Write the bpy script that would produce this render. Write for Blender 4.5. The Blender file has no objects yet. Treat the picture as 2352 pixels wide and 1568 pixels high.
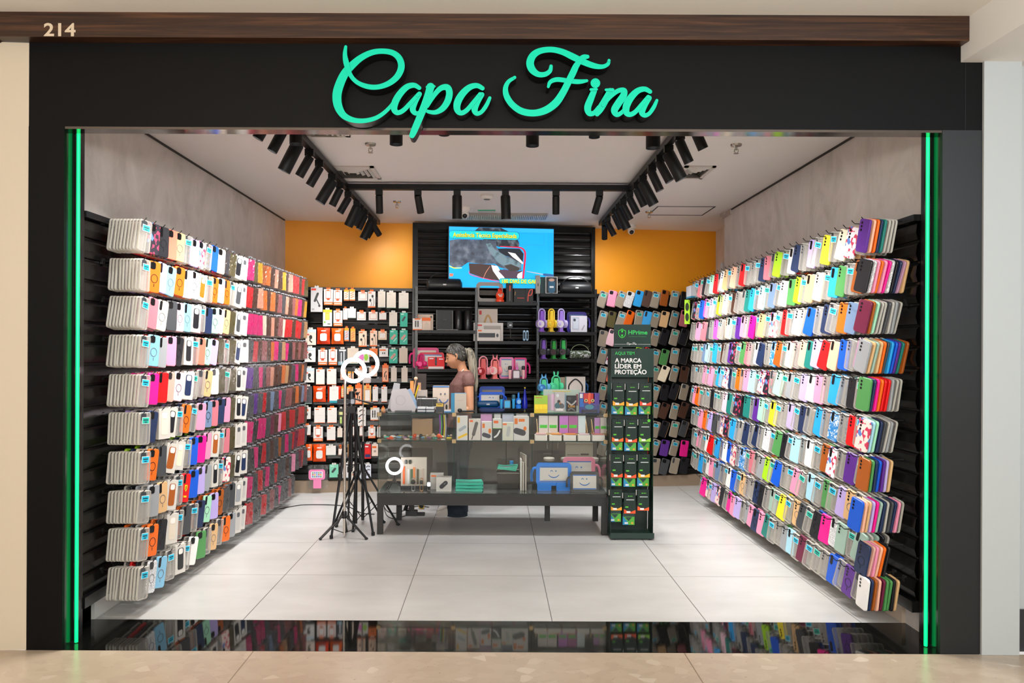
import bpy, math, random
import numpy as np
from mathutils import Vector, Matrix, noise
random.seed(7)
SC = bpy.context.scene
COL = SC.collection
# ---------------------------------------------------------------- camera, world, exposure
F, VX, VY, HC, ROLL = 1758.0, 1135.0, 806.0, 1.571, 0.0045
cd = bpy.data.cameras.new('camera'); cam = bpy.data.objects.new('camera', cd); COL.objects.link(cam)
cd.sensor_width = 36; cd.lens = F / 2352 * 36
cd.shift_x = (1176 - VX) / 2352; cd.shift_y = (VY - 784) / 2352
cd.clip_start = .05
cam.matrix_world = Matrix.Translation((0, 0, HC)) @ Matrix.Rotation(math.pi / 2, 4, 'X') @ Matrix.Rotation(ROLL, 4, 'Z')
SC.camera = cam
SC.view_settings.view_transform = 'Standard'; SC.view_settings.look = 'None'
SC.view_settings.exposure = 0.5; SC.view_settings.gamma = 1; SC.view_settings.use_curve_mapping = False
SC.cycles.transparent_max_bounces = 28
SC.cycles.max_bounces = 8; SC.cycles.diffuse_bounces = 4; SC.cycles.glossy_bounces = 4
SC.cycles.sample_clamp_indirect = 4
SC.cycles.caustics_reflective = False; SC.cycles.caustics_refractive = False
w = bpy.data.worlds.new('world'); SC.world = w; w.use_nodes = True
w.node_tree.nodes['Background'].inputs[0].default_value = (1, .95, .9, 1)
w.node_tree.nodes['Background'].inputs[1].default_value = .5

def area(name, loc, target, sx, sy, power, color):
    l = bpy.data.lights.new(name, 'AREA'); l.shape = 'RECTANGLE'; l.size = sx; l.size_y = sy
    l.energy = power; l.color = color
    o = bpy.data.objects.new(name, l); COL.objects.link(o); o.location = loc
    o.rotation_euler = (Vector(target) - Vector(loc)).to_track_quat('-Z', 'Y').to_euler()
    return o
area('mall_light_warm', (-2.6, .6, 3.1), (-2.6, 2.6, 0), 2.2, 1.6, 22, (1, .82, .64))
area('mall_light_cool', (3.0, .6, 2.9), (2.4, 3.2, .3), 1.6, 1.6, 70, (.68, .86, 1))
area('mall_light_middle', (0, -1.5, 3.1), (0, 3.0, 1.2), 3, 1.5, 44, (1, .95, .9))
area('mall_ceiling_fill', (0, -1.6, 2.2), (0, .8, 3.3), 5, .6, 165, (1, .96, .9))  # added fill out of view, aimed up to brighten the mall ceiling
SPOTW = 52.0

# ---------------------------------------------------------------- colour and materials
def lin(c):
    if isinstance(c, str):
        c = tuple(int(c[i:i + 2], 16) / 255 for i in (0, 2, 4))
    return tuple(x / 12.92 if x <= .04045 else ((x + .055) / 1.055) ** 2.4 for x in c)
_M = {}
def mat(hexc, rough=.5, metal=0, emit=0, kind=None, spec=.5):
    key = (hexc, rough, metal, emit, kind, spec)
    if key in _M: return _M[key]
    m = bpy.data.materials.new('m_%s_%s' % (kind or 'plain', hexc)); m.use_nodes = True
    nt = m.node_tree; N = nt.nodes; L = nt.links; b = N['Principled BSDF']
    c = lin(hexc) + (1,)
    b.inputs['Base Color'].default_value = c; b.inputs['Roughness'].default_value = rough
    b.inputs['Metallic'].default_value = metal; b.inputs['Specular IOR Level'].default_value = spec
    if emit:
        b.inputs['Emission Color'].default_value = c; b.inputs['Emission Strength'].default_value = emit
    def tex(t, scale, **k):
        tc = N.new('ShaderNodeTexCoord'); mp = N.new('ShaderNodeMapping'); n = N.new(t)
        L.new(tc.outputs['Object'], mp.inputs[0]); L.new(mp.outputs[0], n.inputs['Vector'])
        mp.inputs['Scale'].default_value = scale
        for a, v in k.items(): n.inputs[a].default_value = v
        return n
    def ramp(src, stops):
        r = N.new('ShaderNodeValToRGB'); e = r.color_ramp.elements
        while len(e) < len(stops): e.new(.5)
        for i, (p, cc) in enumerate(stops): e[i].position = p; e[i].color = lin(cc) + (1,)
        L.new(src, r.inputs[0]); return r
    if kind in ('clear', 'rim', 'frost', 'glass', 'sleeve'):
        out = N['Material Output']; tr = N.new('ShaderNodeBsdfTransparent'); mx = N.new('ShaderNodeMixShader')
        lw = N.new('ShaderNodeLayerWeight'); mr = N.new('ShaderNodeMapRange')
        lw.inputs[0].default_value = .5
        lo, hi = {'clear': (.34, .5), 'rim': (.42, .8), 'frost': (.84, .95), 'glass': (.02, .35), 'sleeve': (.07, .2)}[kind]
        mr.inputs['To Min'].default_value = lo; mr.inputs['To Max'].default_value = hi
        L.new(lw.outputs['Facing'], mr.inputs[0]); L.new(mr.outputs[0], mx.inputs[0])
        src = b
        if kind in ('glass', 'sleeve'):
            src = N.new('ShaderNodeBsdfGlossy'); src.inputs['Roughness'].default_value = rough; src.inputs['Color'].default_value = c
            if kind == 'sleeve':
                n = tex('ShaderNodeTexNoise', (1, 1, .4), Scale=38, Detail=2, Distortion=1.5); bp = N.new('ShaderNodeBump'); bp.inputs['Distance'].default_value = .012
                L.new(n.outputs[0], bp.inputs['Height']); L.new(bp.outputs[0], src.inputs['Normal'])
        L.new(tr.outputs[0], mx.inputs[1]); L.new(src.outputs[0], mx.inputs[2]); L.new(mx.outputs[0], out.inputs[0])
        tr.inputs[0].default_value = {'clear': (.96, .95, .93, 1), 'rim': (.93, .92, .9, 1), 'frost': (.93, .92, .9, 1), 'glass': (.985, .992, .987, 1), 'sleeve': (.95, .95, .95, 1)}[kind]
    elif kind == 'wood':
        n = tex('ShaderNodeTexNoise', (.7, 8, 26), Scale=2.2, Detail=8, Roughness=.62, Distortion=.6)
        r = ramp(n.outputs[0], [(.3, '170b06'), (.5, '331d10'), (.68, '51321c')]); L.new(r.outputs[0], b.inputs['Base Color'])
    elif kind == 'concrete':
        n = tex('ShaderNodeTexNoise', (1, 1, .55), Scale=2.6, Detail=9, Roughness=.68, Distortion=1.1)
        r = ramp(n.outputs[0], [(.3, 'c2bab4'), (.5, 'd5cec8'), (.64, 'dfd8d3'), (.78, 'ebe6e1')]); L.new(r.outputs[0], b.inputs['Base Color'])
    elif kind == 'terrazzo':
        n = tex('ShaderNodeTexVoronoi', (1, 1.2, 1), Scale=17, Randomness=1)
        r = ramp(n.outputs['Color'], [(.25, 'a99784'), (.5, 'ad9c88'), (.8, 'b09f8b'), (.92, 'bdae9c')])
        n2 = tex('ShaderNodeTexNoise', (1, 1, 1), Scale=60, Detail=4)
        r2 = ramp(n2.outputs[0], [(.4, 'ffffff'), (.68, 'ffffff'), (.75, '9a8a78')])
        br = tex('ShaderNodeTexBrick', (1, 1, 1))
        br.offset = 0; br.inputs['Scale'].default_value = 1; br.inputs['Brick Width'].default_value = 2.25; br.inputs['Row Height'].default_value = 9
        br.inputs['Mortar Size'].default_value = .003; br.inputs['Color1'].default_value = br.inputs['Color2'].default_value = (1, 1, 1, 1)
        br.inputs['Mortar'].default_value = (.45, .4, .34, 1); N['Mapping.002'].inputs['Location'].default_value = (1.25, 5, 0)
        mx = N.new('ShaderNodeMixRGB'); mx.blend_type = 'MULTIPLY'; mx.inputs[0].default_value = .8
        L.new(r.outputs[0], mx.inputs[1]); L.new(r2.outputs[0], mx.inputs[2])
        my = N.new('ShaderNodeMixRGB'); my.blend_type = 'MULTIPLY'; my.inputs[0].default_value = 1
        L.new(mx.outputs[0], my.inputs[1]); L.new(br.outputs[0], my.inputs[2]); L.new(my.outputs[0], b.inputs['Base Color'])
    elif kind == 'tile':
        n = tex('ShaderNodeTexNoise', (1, 2.2, 1), Scale=1.3, Detail=7, Roughness=.6)
        r = ramp(n.outputs[0], [(.3, 'b0afad'), (.6, 'bebdbb'), (.8, 'c9c8c6')])
        br = tex('ShaderNodeTexBrick', (1, 1, 1))
        br.offset = 0; br.inputs['Scale'].default_value = 1; br.inputs['Brick Width'].default_value = .9; br.inputs['Row Height'].default_value = .9
        br.inputs['Mortar Size'].default_value = .0024; br.inputs['Color1'].default_value = br.inputs['Color2'].default_value = (1, 1, 1, 1)
        br.inputs['Mortar'].default_value = (.16, .15, .14, 1); N['Mapping.001'].inputs['Location'].default_value = (.555 + 9, -4.455 + .9 * 5, 0)
        my = N.new('ShaderNodeMixRGB'); my.blend_type = 'MULTIPLY'; my.inputs[0].default_value = 1
        L.new(r.outputs[0], my.inputs[1]); L.new(br.outputs[0], my.inputs[2]); L.new(my.outputs[0], b.inputs['Base Color'])
    elif kind == 'granite':
        n = tex('ShaderNodeTexNoise', (1, 1, 1), Scale=90, Detail=6, Roughness=.8)
        r = ramp(n.outputs[0], [(.45, hexc), (.7, '22221f'), (.8, '6a6a66')]); L.new(r.outputs[0], b.inputs['Base Color'])
    elif kind == 'floral':
        n = tex('ShaderNodeTexVoronoi', (1, 1, 1), Scale=48)
        r = ramp(n.outputs['Color'], [(.2, 'c83a5a'), (.34, hexc), (.6, hexc), (.62, '5a7fc0'), (.7, hexc), (.86, 'e8a23a')])
        r.color_ramp.interpolation = 'CONSTANT'; L.new(r.outputs[0], b.inputs['Base Color'])
    elif kind == 'glitter':
        n = tex('ShaderNodeTexVoronoi', (1, 1, 1), Scale=260)
        r = ramp(n.outputs['Color'], [(.2, hexc), (.55, hexc), (.8, 'ffffff')]); L.new(r.outputs[0], b.inputs['Base Color'])
    elif kind == 'marble':
        n = tex('ShaderNodeTexNoise', (1, 1, 1), Scale=24, Detail=5, Distortion=2)
        r = ramp(n.outputs[0], [(.36, hexc), (.5, hexc), (.6, 'e8eef2'), (.7, hexc)]); L.new(r.outputs[0], b.inputs['Base Color'])
    elif kind == 'crumple':
        n = tex('ShaderNodeTexNoise', (1, 1, 1), Scale=34, Detail=3, Distortion=1.5)
        bp = N.new('ShaderNodeBump'); bp.inputs['Strength'].default_value = .5; bp.inputs['Distance'].default_value = .01
        L.new(n.outputs[0], bp.inputs['Height']); L.new(bp.outputs[0], b.inputs['Normal'])
    elif kind == 'knit':
        n = tex('ShaderNodeTexNoise', (1, 1, 1), Scale=11, Detail=3)
        r = ramp(n.outputs[0], [(.3, '33373f'), (.5, hexc), (.75, '737b86')])
        L.new(r.outputs[0], b.inputs['Base Color'])
        if emit: L.new(r.outputs[0], b.inputs['Emission Color'])
    elif kind == 'hair':
        n = tex('ShaderNodeTexNoise', (9, 80, 80) if rough == .5 else (90, 90, 6), Scale=1.0, Detail=2)
        r = ramp(n.outputs[0], [(.36, '1b1a18'), (.5, hexc), (.6, hexc), (.72, 'b3ab98')]); L.new(r.outputs[0], b.inputs['Base Color'])
    elif kind == 'cloth':
        n = tex('ShaderNodeTexNoise', (1, 1, 1), Scale=14, Detail=4)
        bp = N.new('ShaderNodeBump'); bp.inputs['Strength'].default_value = .6; bp.inputs['Distance'].default_value = .02
        L.new(n.outputs[0], bp.inputs['Height']); L.new(bp.outputs[0], b.inputs['Normal'])
    else:
        n = tex('ShaderNodeTexNoise', (1, 1, 1), Scale=40, Detail=2)
        mr = N.new('ShaderNodeMapRange'); mr.inputs['To Min'].default_value = max(0, rough - .04); mr.inputs['To Max'].default_value = min(1, rough + .05)
        if not emit: L.new(n.outputs[0], mr.inputs[0]); L.new(mr.outputs[0], b.inputs['Roughness'])
    _M[key] = m
    return m
BLK = mat('0e0e10', .35); BLKG = mat('0b0b0c', .16); METAL = mat('b8b4ae', .25, 1); WHITE = mat('e6e2dc', .5)
GLASS = mat('eef4f2', .04, kind='glass'); CLEAR = mat('b9b6b1', .18, kind='clear'); FROST = mat('a39684', .3, kind='frost'); RIMC = mat('e2dcd3', .2, kind='rim'); SLEEVE = mat('f4f4f4', .12, kind='sleeve')

# ---------------------------------------------------------------- geometry helpers
def rrect(w, h, r, n=4, cx=0, cz=0):
    r = min(r, w / 2 - 1e-4, h / 2 - 1e-4); P = []
    for sx, sz, a0 in ((1, 1, 0), (-1, 1, 90), (-1, -1, 180), (1, -1, 270)):
        for i in range(n + 1):
            a = math.radians(a0 + 90 * i / n)
            P.append((cx + sx * (w / 2 - r) + r * math.cos(a), cz + sz * (h / 2 - r) + r * math.sin(a)))
    return P
def circ(r, n=16, cx=0, cz=0, rz=None):
    rz = rz or r
    return [(cx + r * math.cos(2 * math.pi * i / n), cz + rz * math.sin(2 * math.pi * i / n)) for i in range(n)]
class MB:
    def __init__(s): s.v = []; s.f = []; s.m = []; s.X = Matrix.Identity(4)
    def add(s, V, Fc, mi=0):
        k = len(s.v); s.v += [tuple(s.X @ Vector(p)) for p in V]
        s.f += [tuple(k + i for i in f) for f in Fc]; s.m += [mi] * len(Fc) if isinstance(mi, int) else list(mi)
        return s
    def box(s, x0, x1, y0, y1, z0, z1, mi=0, bev=0):
        if bev:
            b = min(bev, (x1 - x0) / 2.01, (z1 - z0) / 2.01)
            return s.prism(rrect(x1 - x0, z1 - z0, b, 3, (x0 + x1) / 2, (z0 + z1) / 2), y0, y1, mi)
        V = [(x, y, z) for x in (x0, x1) for y in (y0, y1) for z in (z0, z1)]
        return s.add(V, [(0, 1, 3, 2), (4, 6, 7, 5), (0, 4, 5, 1), (2, 3, 7, 6), (0, 2, 6, 4), (1, 5, 7, 3)], mi)
    def prism(s, P, y0, y1, mi=0, side=None):          # polygon in x,z (counter-clockwise seen from -y), y0 in front
        n = len(P)
        V = [(x, y0, z) for x, z in P] + [(x, y1, z) for x, z in P]
        Fc = [tuple(range(n)), tuple(range(2 * n - 1, n - 1, -1))] + [(i, i + n, (i + 1) % n + n, (i + 1) % n) for i in range(n)]
        sd = mi if side is None else side
        return s.add(V, Fc, [mi, mi] + [sd] * n)
    def ring(s, P, Q, y0, y1, mi=0):                   # band between two outlines of equal length
        n = len(P); V = [(x, y, z) for y in (y0, y1) for L_ in (P, Q) for x, z in L_]
        Fc = []
        for i in range(n):
            j = (i + 1) % n
            Fc += [(i, j, n + j, n + i), (2 * n + i, 3 * n + i, 3 * n + j, 2 * n + j), (i, 2 * n + i, 2 * n + j, j), (n + i, n + j, 3 * n + j, 3 * n + i)]
        return s.add(V, Fc, mi)
    def quad(s, x0, x1, z0, z1, y, mi=0): return s.add([(x0, y, z0), (x1, y, z0), (x1, y, z1), (x0, y, z1)], [(0, 1, 2, 3)], mi)
    def flat(s, P, y, mi=0): return s.add([(x, y, z) for x, z in P], [tuple(range(len(P)))], mi)
    def tube(s, pts, r, n=8, mi=0, closed=False):
        pts = [Vector(p) for p in pts]; m = len(pts); R = r if isinstance(r, (list, tuple)) else [r] * m
        V = []; up = Vector((0, 0, 1)); pu = None
        for i, p in enumerate(pts):
            if closed: t = pts[(i + 1) % m] - pts[i - 1]
            else: t = pts[min(i + 1, m - 1)] - pts[max(i - 1, 0)]
            t.normalize()
            if pu is None: pu = t.cross(Vector((.31, .22, .92)) if abs(t.z) < .9 else Vector((1, .1, 0))).normalized()
            u = (pu - t * pu.dot(t)).normalized(); pu = u; q = t.cross(u)
            for k in range(n):
                a = 2 * math.pi * k / n; V.append(tuple(p + (u * math.cos(a) + q * math.sin(a)) * R[i]))
        Fc = []
        for i in range(m if closed else m - 1):
            a, b = i * n, ((i + 1) % m) * n
            Fc += [(a + k, a + (k + 1) % n, b + (k + 1) % n, b + k) for k in range(n)]
        if not closed: Fc += [tuple(range(n - 1, -1, -1)), tuple(range((m - 1) * n, m * n))]
        return s.add(V, Fc, mi)
    def lathe(s, prof, n=16, mi=0, axis='z', c=(0, 0, 0)):   # prof: (radius, height)
        V = []; Fc = []
        for r, h in prof:
            for k in range(n):
                a = 2 * math.pi * k / n; x, y = r * math.cos(a), r * math.sin(a)
                p = (x, y, h) if axis == 'z' else ((h, x, y) if axis == 'x' else (x, h, y))
                V.append((p[0] + c[0], p[1] + c[1], p[2] + c[2]))
        for i in range(len(prof) - 1):
            Fc += [(i * n + k, i * n + (k + 1) % n, (i + 1) * n + (k + 1) % n, (i + 1) * n + k) for k in range(n)]
        Fc += [tuple(range(n - 1, -1, -1)), tuple(range((len(prof) - 1) * n, len(prof) * n))]
        mm = mi if not isinstance(mi, list) else [x for x in mi for _ in range(n)] + [mi[0], mi[-1]]
        return s.add(V, Fc, mm)
    def ball(s, c, r, n=12, mi=0):
        r = r if isinstance(r, tuple) else (r, r, r); V = []; Fc = []; m = n // 2
        for i in range(m + 1):
            t = math.pi * i / m
            for k in range(n):
                a = 2 * math.pi * k / n
                V.append((c[0] + r[0] * math.sin(t) * math.cos(a), c[1] + r[1] * math.sin(t) * math.sin(a), c[2] + r[2] * math.cos(t)))
        for i in range(m): Fc += [(i * n + k, (i + 1) * n + k, (i + 1) * n + (k + 1) % n, i * n + (k + 1) % n) for k in range(n)]
        return s.add(V, Fc, mi)
    def mesh(s, name, mats, smooth=False):
        me = bpy.data.meshes.new(name); me.from_pydata(s.v, [], s.f)
        for m in mats: me.materials.append(m)
        if len(mats) > 1: me.polygons.foreach_set('material_index', s.m)
        if smooth:
            me.polygons.foreach_set('use_smooth', [True] * len(me.polygons))
            try: me.set_sharp_from_angle(angle=math.radians(40))
            except Exception: pass
        me.update(); return me
    def build(s, name, mats, parent=None, smooth=False, loc=None, rz=0):
        o = bpy.data.objects.new(name, s.mesh(name, mats if isinstance(mats, (list, tuple)) else [mats], smooth)); COL.objects.link(o)
        if parent: o.parent = parent
        if loc is not None: o.location = loc
        if rz: o.rotation_euler = (0, 0, rz)
        return o
def tag(o, label, cat, group=None):
    o['label'] = label; o['category'] = cat
    if group: o['group'] = group
    return o
def struct(name, mb, m, smooth=False):
    o = mb.build(name, m, smooth=smooth); o['kind'] = 'structure'; return o
def thing(name, label, cat, loc=(0, 0, 0), rz=0, group=None):
    o = bpy.data.objects.new(name, None); COL.objects.link(o); o.location = loc; o.rotation_euler = (0, 0, rz); o.empty_display_size = .05
    return tag(o, label, cat, group)
def copy_tree(o, parent=None):
    c = o.copy(); COL.objects.link(c)
    if parent: c.parent = parent
    for ch in list(o.children): copy_tree(ch, c)
    return c
_fc = {}
def text(s, size, bold=0.0, align='CENTER'):
    """flat outline of a line of writing as (verts x,z ; faces)"""
    cu = bpy.data.curves.new('t', 'FONT'); cu.body = s; cu.size = size; cu.offset = bold; cu.align_x = align; cu.align_y = 'CENTER'
    cu.resolution_u = 3
    ob = bpy.data.objects.new('t', cu); COL.objects.link(ob)
    dg = bpy.context.evaluated_depsgraph_get(); me = bpy.data.meshes.new_from_object(ob.evaluated_get(dg))
    V = [(v.co.x, v.co.y) for v in me.vertices]; Fc = [tuple(p.vertices) for p in me.polygons]
    bpy.data.objects.remove(ob); bpy.data.curves.remove(cu); bpy.data.meshes.remove(me)
    return V, Fc
def put_text(mb, s, size, x, z, y, mi, bold=0.0, width=None, align='CENTER', depth=0):
    V, Fc = text(s, size, bold, align)
    if not V: return
    sx = 1
    if width:
        ww = max(v[0] for v in V) - min(v[0] for v in V); sx = width / ww
    mb.add([(x + v[0] * sx, y, z + v[1]) for v in V], Fc, mi)
# pixel (in the 2352x1568 frame) to point at a depth, from the measured camera
def P(px, py, Y):
    u, v = px - VX, VY - py; c, s = math.cos(ROLL), math.sin(ROLL)
    return (u * c - v * s) * Y / F, HC + (u * s + v * c) * Y / F
BA, BB = 8.86, .13                                     # back wall: Y = BA + BB * X
BR = math.atan(BB)
def PB(px, py, off=0.0):
    u = (px - VX) * math.cos(ROLL) - (VY - py) * math.sin(ROLL)
    Y = (BA - off) / (1 - BB * u / F); X, Z = P(px, py, Y)
    return X, Y, Z
def ordn(n):
    return ['first', 'second', 'third', 'fourth', 'fifth', 'sixth', 'seventh', 'eighth', 'ninth', 'tenth', 'eleventh', 'twelfth', 'thirteenth', 'fourteenth', 'fifteenth', 'sixteenth',
            'seventeenth', 'eighteenth', 'nineteenth', 'twentieth', 'twenty-first', 'twenty-second', 'twenty-third', 'twenty-fourth', 'twenty-fifth', 'twenty-sixth', 'twenty-seventh',
            'twenty-eighth', 'twenty-ninth', 'thirtieth', 'thirty-first', 'thirty-second', 'thirty-third', 'thirty-fourth', 'thirty-fifth', 'thirty-sixth'][n]
# ---------------------------------------------------------------- the setting
XL, XR, YR = -2.34, 2.40, 8.0
yb = lambda x: BA + BB * x
CZ = 3.02
TILE = mat('c4c3c0', .32, kind='tile'); CEIL = mat('f0ece9', .8); CONC = mat('aaa29b', .75, kind='concrete'); ORANGE = mat('ea9800', .5)
struct('floor', MB().add([(-2.6, 4.455, 0), (2.9, 4.455, 0), (2.9, 9.4, 0), (-2.6, 9.4, 0)], [(0, 1, 2, 3)]), TILE)
m = MB().box(-2.44, 2.54, 3.997, 4.455, -.05, 0)
struct('floor_threshold', m, mat('070707', .04, kind='granite'))
struct('floor_mall', MB().add([(-6, -3, -.001), (6, -3, -.001), (6, 3.997, -.001), (-6, 3.997, -.001)], [(0, 1, 2, 3)]), mat('d8c6b0', .28, kind='terrazzo'))
struct('ceiling', MB().box(-2.6, 2.9, 4.07, 9.6, CZ, CZ + .05), CEIL)
struct('wall_left', MB().box(XL - .1, XL, 4.2, yb(XL) + .1, 0, CZ), CONC)
struct('wall_right', MB().box(XR, XR + .25, 4.2, YR, 0, CZ), CONC)
struct('wall_niche', MB().box(2.66, 2.78, YR, 9.5, 0, CZ), CONC)
m = MB(); a, b = yb(XL - .05), yb(2.75)
m.add([(XL - .05, a, 0), (2.75, b, 0), (2.75, b, CZ), (XL - .05, a, CZ), (XL - .05, a + .1, 0), (2.75, b + .1, 0), (2.75, b + .1, CZ), (XL - .05, a + .1, CZ)],
      [(0, 1, 2, 3), (4, 7, 6, 5), (0, 3, 7, 4), (1, 5, 6, 2), (3, 2, 6, 7), (0, 4, 5, 1)])
struct('wall_back', m, ORANGE)
# shadow gap between the side walls and the ceiling, skirting
DARK = mat('3a3632', .8)
struct('trim_1', MB().box(XL, XL + .012, 4.3, 8.5, CZ - .012, CZ), DARK)
struct('trim_2', MB().box(XR - .012, XR, 4.3, YR, CZ - .012, CZ), DARK)
m = MB().box(XR - .02, XR + .25, YR - .26, YR + .02, CZ - .05, CZ).box(XR - .035, XR + .25, YR - .1, YR + .04, CZ - .028, CZ)
struct('trim_3', m, mat('b9b0a8', .7))
SK = mat('cfcfca', .45)
struct('baseboard_left', MB().box(XL, XL + .02, 4.456, 8.5, 0, .13), SK)
struct('baseboard_right', MB().box(XR - .02, XR, 4.456, YR, 0, .13), mat('c9b7a3', .45))
m = MB().box(-.05, 5.0, -.16, 0, 0, .125)
o = struct('baseboard_back', m, mat('9c8873', .5)); o.location = (XL, yb(XL), 0); o.rotation_euler = (0, 0, BR)
# storefront: fascia, soffit, wood band, mall walls, bulkhead
FAS = mat('040303', .55, spec=.15)
m = MB().box(-2.437, 2.545, 4.0, 4.07, 2.735, 3.2)
struct('wall_fascia', m, FAS)
struct('trim_4', MB().box(-2.25, 2.337, 4.001, 4.085, 2.722, 2.735), mat('77706c', .12, 1))
struct('trim_5', MB().box(2.455, 2.457, 3.9985, 4.0, 2.735, 3.09), mat('050505', .5))
WOOD = mat('4a2c1a', .38, kind='wood')
m = MB().box(-2.572, 2.43, 3.925, 4.02, 3.172, 3.3)
struct('trim_6', m, WOOD)
struct('trim_7', MB().box(-3.2, -2.576, 3.92, 4.02, 3.165, 3.3), WOOD)
BEI = mat('bfb29e', .75)
struct('ceiling_mall', MB().box(-6, 6, -3, 4.1, 3.3, 3.36), mat('f0ebe2', .85))
struct('wall_bulkhead', MB().box(2.432, 6, -1.0, 4.12, 3.09, 3.3), mat('e8e4de', .8))
m = MB(); m.add([(-4.5, 3.85, 0), (-2.437, 4.0, 0), (-2.437, 4.0, 3.17), (-4.5, 3.85, 3.17), (-2.437, 4.1, 0), (-2.437, 4.1, 3.17)], [(0, 1, 2, 3), (1, 4, 5, 2)])
struct('wall_mall_left', m, BEI)
m = MB().box(2.545, 2.742, 3.985, 4.3, 0, 3.09).box(2.742, 6, 4.05, 4.35, 0, 3.09)
struct('wall_mall_right', m, mat('a9acab', .6))
struct('baseboard_mall_right', MB().box(2.745, 6, 4.035, 4.05, 0, .22), mat('26272a', .4))
# black jambs with polished reveals and green light tubes
for nm, s, x0, x1, jm in (('wall_jamb_left', -1, 2.25, 2.437, FAS), ('wall_jamb_right', 1, 2.337, 2.545, mat('101112', .5))):
    a, b = (-x1, -x0) if s < 0 else (x0, x1)
    struct(nm, MB().box(a, b, 3.998, 4.02, 0, 2.735), jm)
    struct('trim_reveal', MB().box(a + .002 * 0, b, 4.02, 4.165, 0, 2.735), BLKG)
    xi = s * x0
    t = thing('light_tube', 'green glowing light tube standing along the %s jamb of the shop opening' % ('left-hand' if s < 0 else 'right-hand'), 'light',
              (xi - s * .022, 4.094, 0), 0, 'green light tubes')
    MB().tube([(0, 0, .005), (0, 0, 2.73)], .009, 12).build('tube', mat('00e070', .4, emit=1.35), t, True)
    MB().box(-.003, .018, -.004, .004, .01, 2.73).build('channel', BLK, t).location = (0, .012, 0) if s > 0 else (-.016, .012, 0)
    # shutter guide and end panel behind the reveal
    struct('trim_guide', MB().box(min(s * (x0 + .01), s * (x0 + .06)), max(s * (x0 + .01), s * (x0 + .06)), 4.165, 4.215, 0, 3.0), mat('161514', .3))
    xx = s * (x0 + .09); struct('trim_endpanel', MB().box(min(xx, xx + s * .05), max(xx, xx + s * .05), 4.17, 4.456, 0, 2.2), mat('111012', .3))
# ---------------------------------------------------------------- slatwalls
SLATM = mat('0a0909', .24, spec=.35)
def slats(mb, x0, x1, y, z0, z1, pitch=.075, d=.022):
    """horizontal rounded slats: profile swept along x, face towards -y"""
    n = int((z1 - z0) / pitch); pitch = (z1 - z0) / n; prof = []
    for i in range(n):
        b = z0 + i * pitch
        prof += [(y, b), (y, b + .010), (y - d * .55, b + .014), (y - d, b + pitch * .45), (y - d * .72, b + pitch * .86), (y - d * .3, b + pitch * .97)]
    prof.append((y, z1))
    k = len(prof); V = [(x0, a, b) for a, b in prof] + [(x1, a, b) for a, b in prof]
    mb.add(V, [(i, i + k, i + k + 1, i + 1) for i in range(k - 1)])
    mb.box(x0, x1, y, y + .015, z0, z1)
def slatwall(label, loc, rz, L, z0, z1):
    t = thing('slatwall', label, 'wall panel', loc, rz)
    m = MB(); slats(m, 0, L, 0, z0, z1, .114); m.build('slat_panel', SLATM, t)
    MB().box(0, L, -.035, .02, z1, z1 + .035).build('top_rail', BLK, t)
    MB().box(0, L, -.035, .02, z0 - .06, z0).build('bottom_rail', BLK, t)
    return t
SWL_X, SWR_X = -2.285, 2.345
# local x runs along the wall, local -y faces the room
swl = slatwall('black glossy slatwall covered in hanging phone cases on the left-hand side of the shop', (SWL_X, 4.22, 0), math.pi / 2, 4.2, .2, 2.3)
swr = slatwall('black glossy slatwall covered in hanging phone cases on the right-hand side of the shop', (SWR_X, 8.42, 0), -math.pi / 2, 4.2, .2, 2.3)
x, y, z = PB(668, 900, .05); xe, ye, ze = PB(948, 900, .05)
swb = slatwall('black slatwall with boxed accessories under the orange wall, behind the tripods', (x, y, 0), BR, (xe - x) / math.cos(BR), .19, 2.24)
x, y, z = PB(1365, 900, .05)
swc = slatwall('black slatwall with tilted phone cases under the orange wall, behind the green stand', (x, y, 0), BR, 1.42, .19, 2.21)
# ---------------------------------------------------------------- ceiling fittings
TRK = mat('0c0c0c', .45, spec=.3)
t = thing('lighting_track', 'black ceiling lighting track frame running along both sides and across', 'light track', (0, 0, 0))
for x in (-1.28, 1.165): MB().box(x - .022, x + .022, 4.2, 8.42, 2.955, 3.0).build('rail', TRK, t)
MB().box(-1.28, 1.165, 6.56, 6.62, 2.955, 3.0).build('rail', TRK, t)
for x in (-1.28, 1.165):
    for y in (4.8, 6.59, 8.2): MB().lathe([(.008, 3.0), (.008, 3.021)], 8, c=(x, y, 0)).build('hanger', TRK, t)
HB = mat('0b0b0b', .5, spec=.3); LENS = mat('ffffff', .4, emit=6)
def spot_lamp(parent, color, power, size, blend):
    l = bpy.data.lights.new('spot_light', 'SPOT'); l.energy = power; l.color = color; l.spot_size = math.radians(size); l.spot_blend = blend; l.shadow_soft_size = .025
    o = bpy.data.objects.new('spot_light', l); COL.objects.link(o); o.parent = parent; return o
hm = {}
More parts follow.
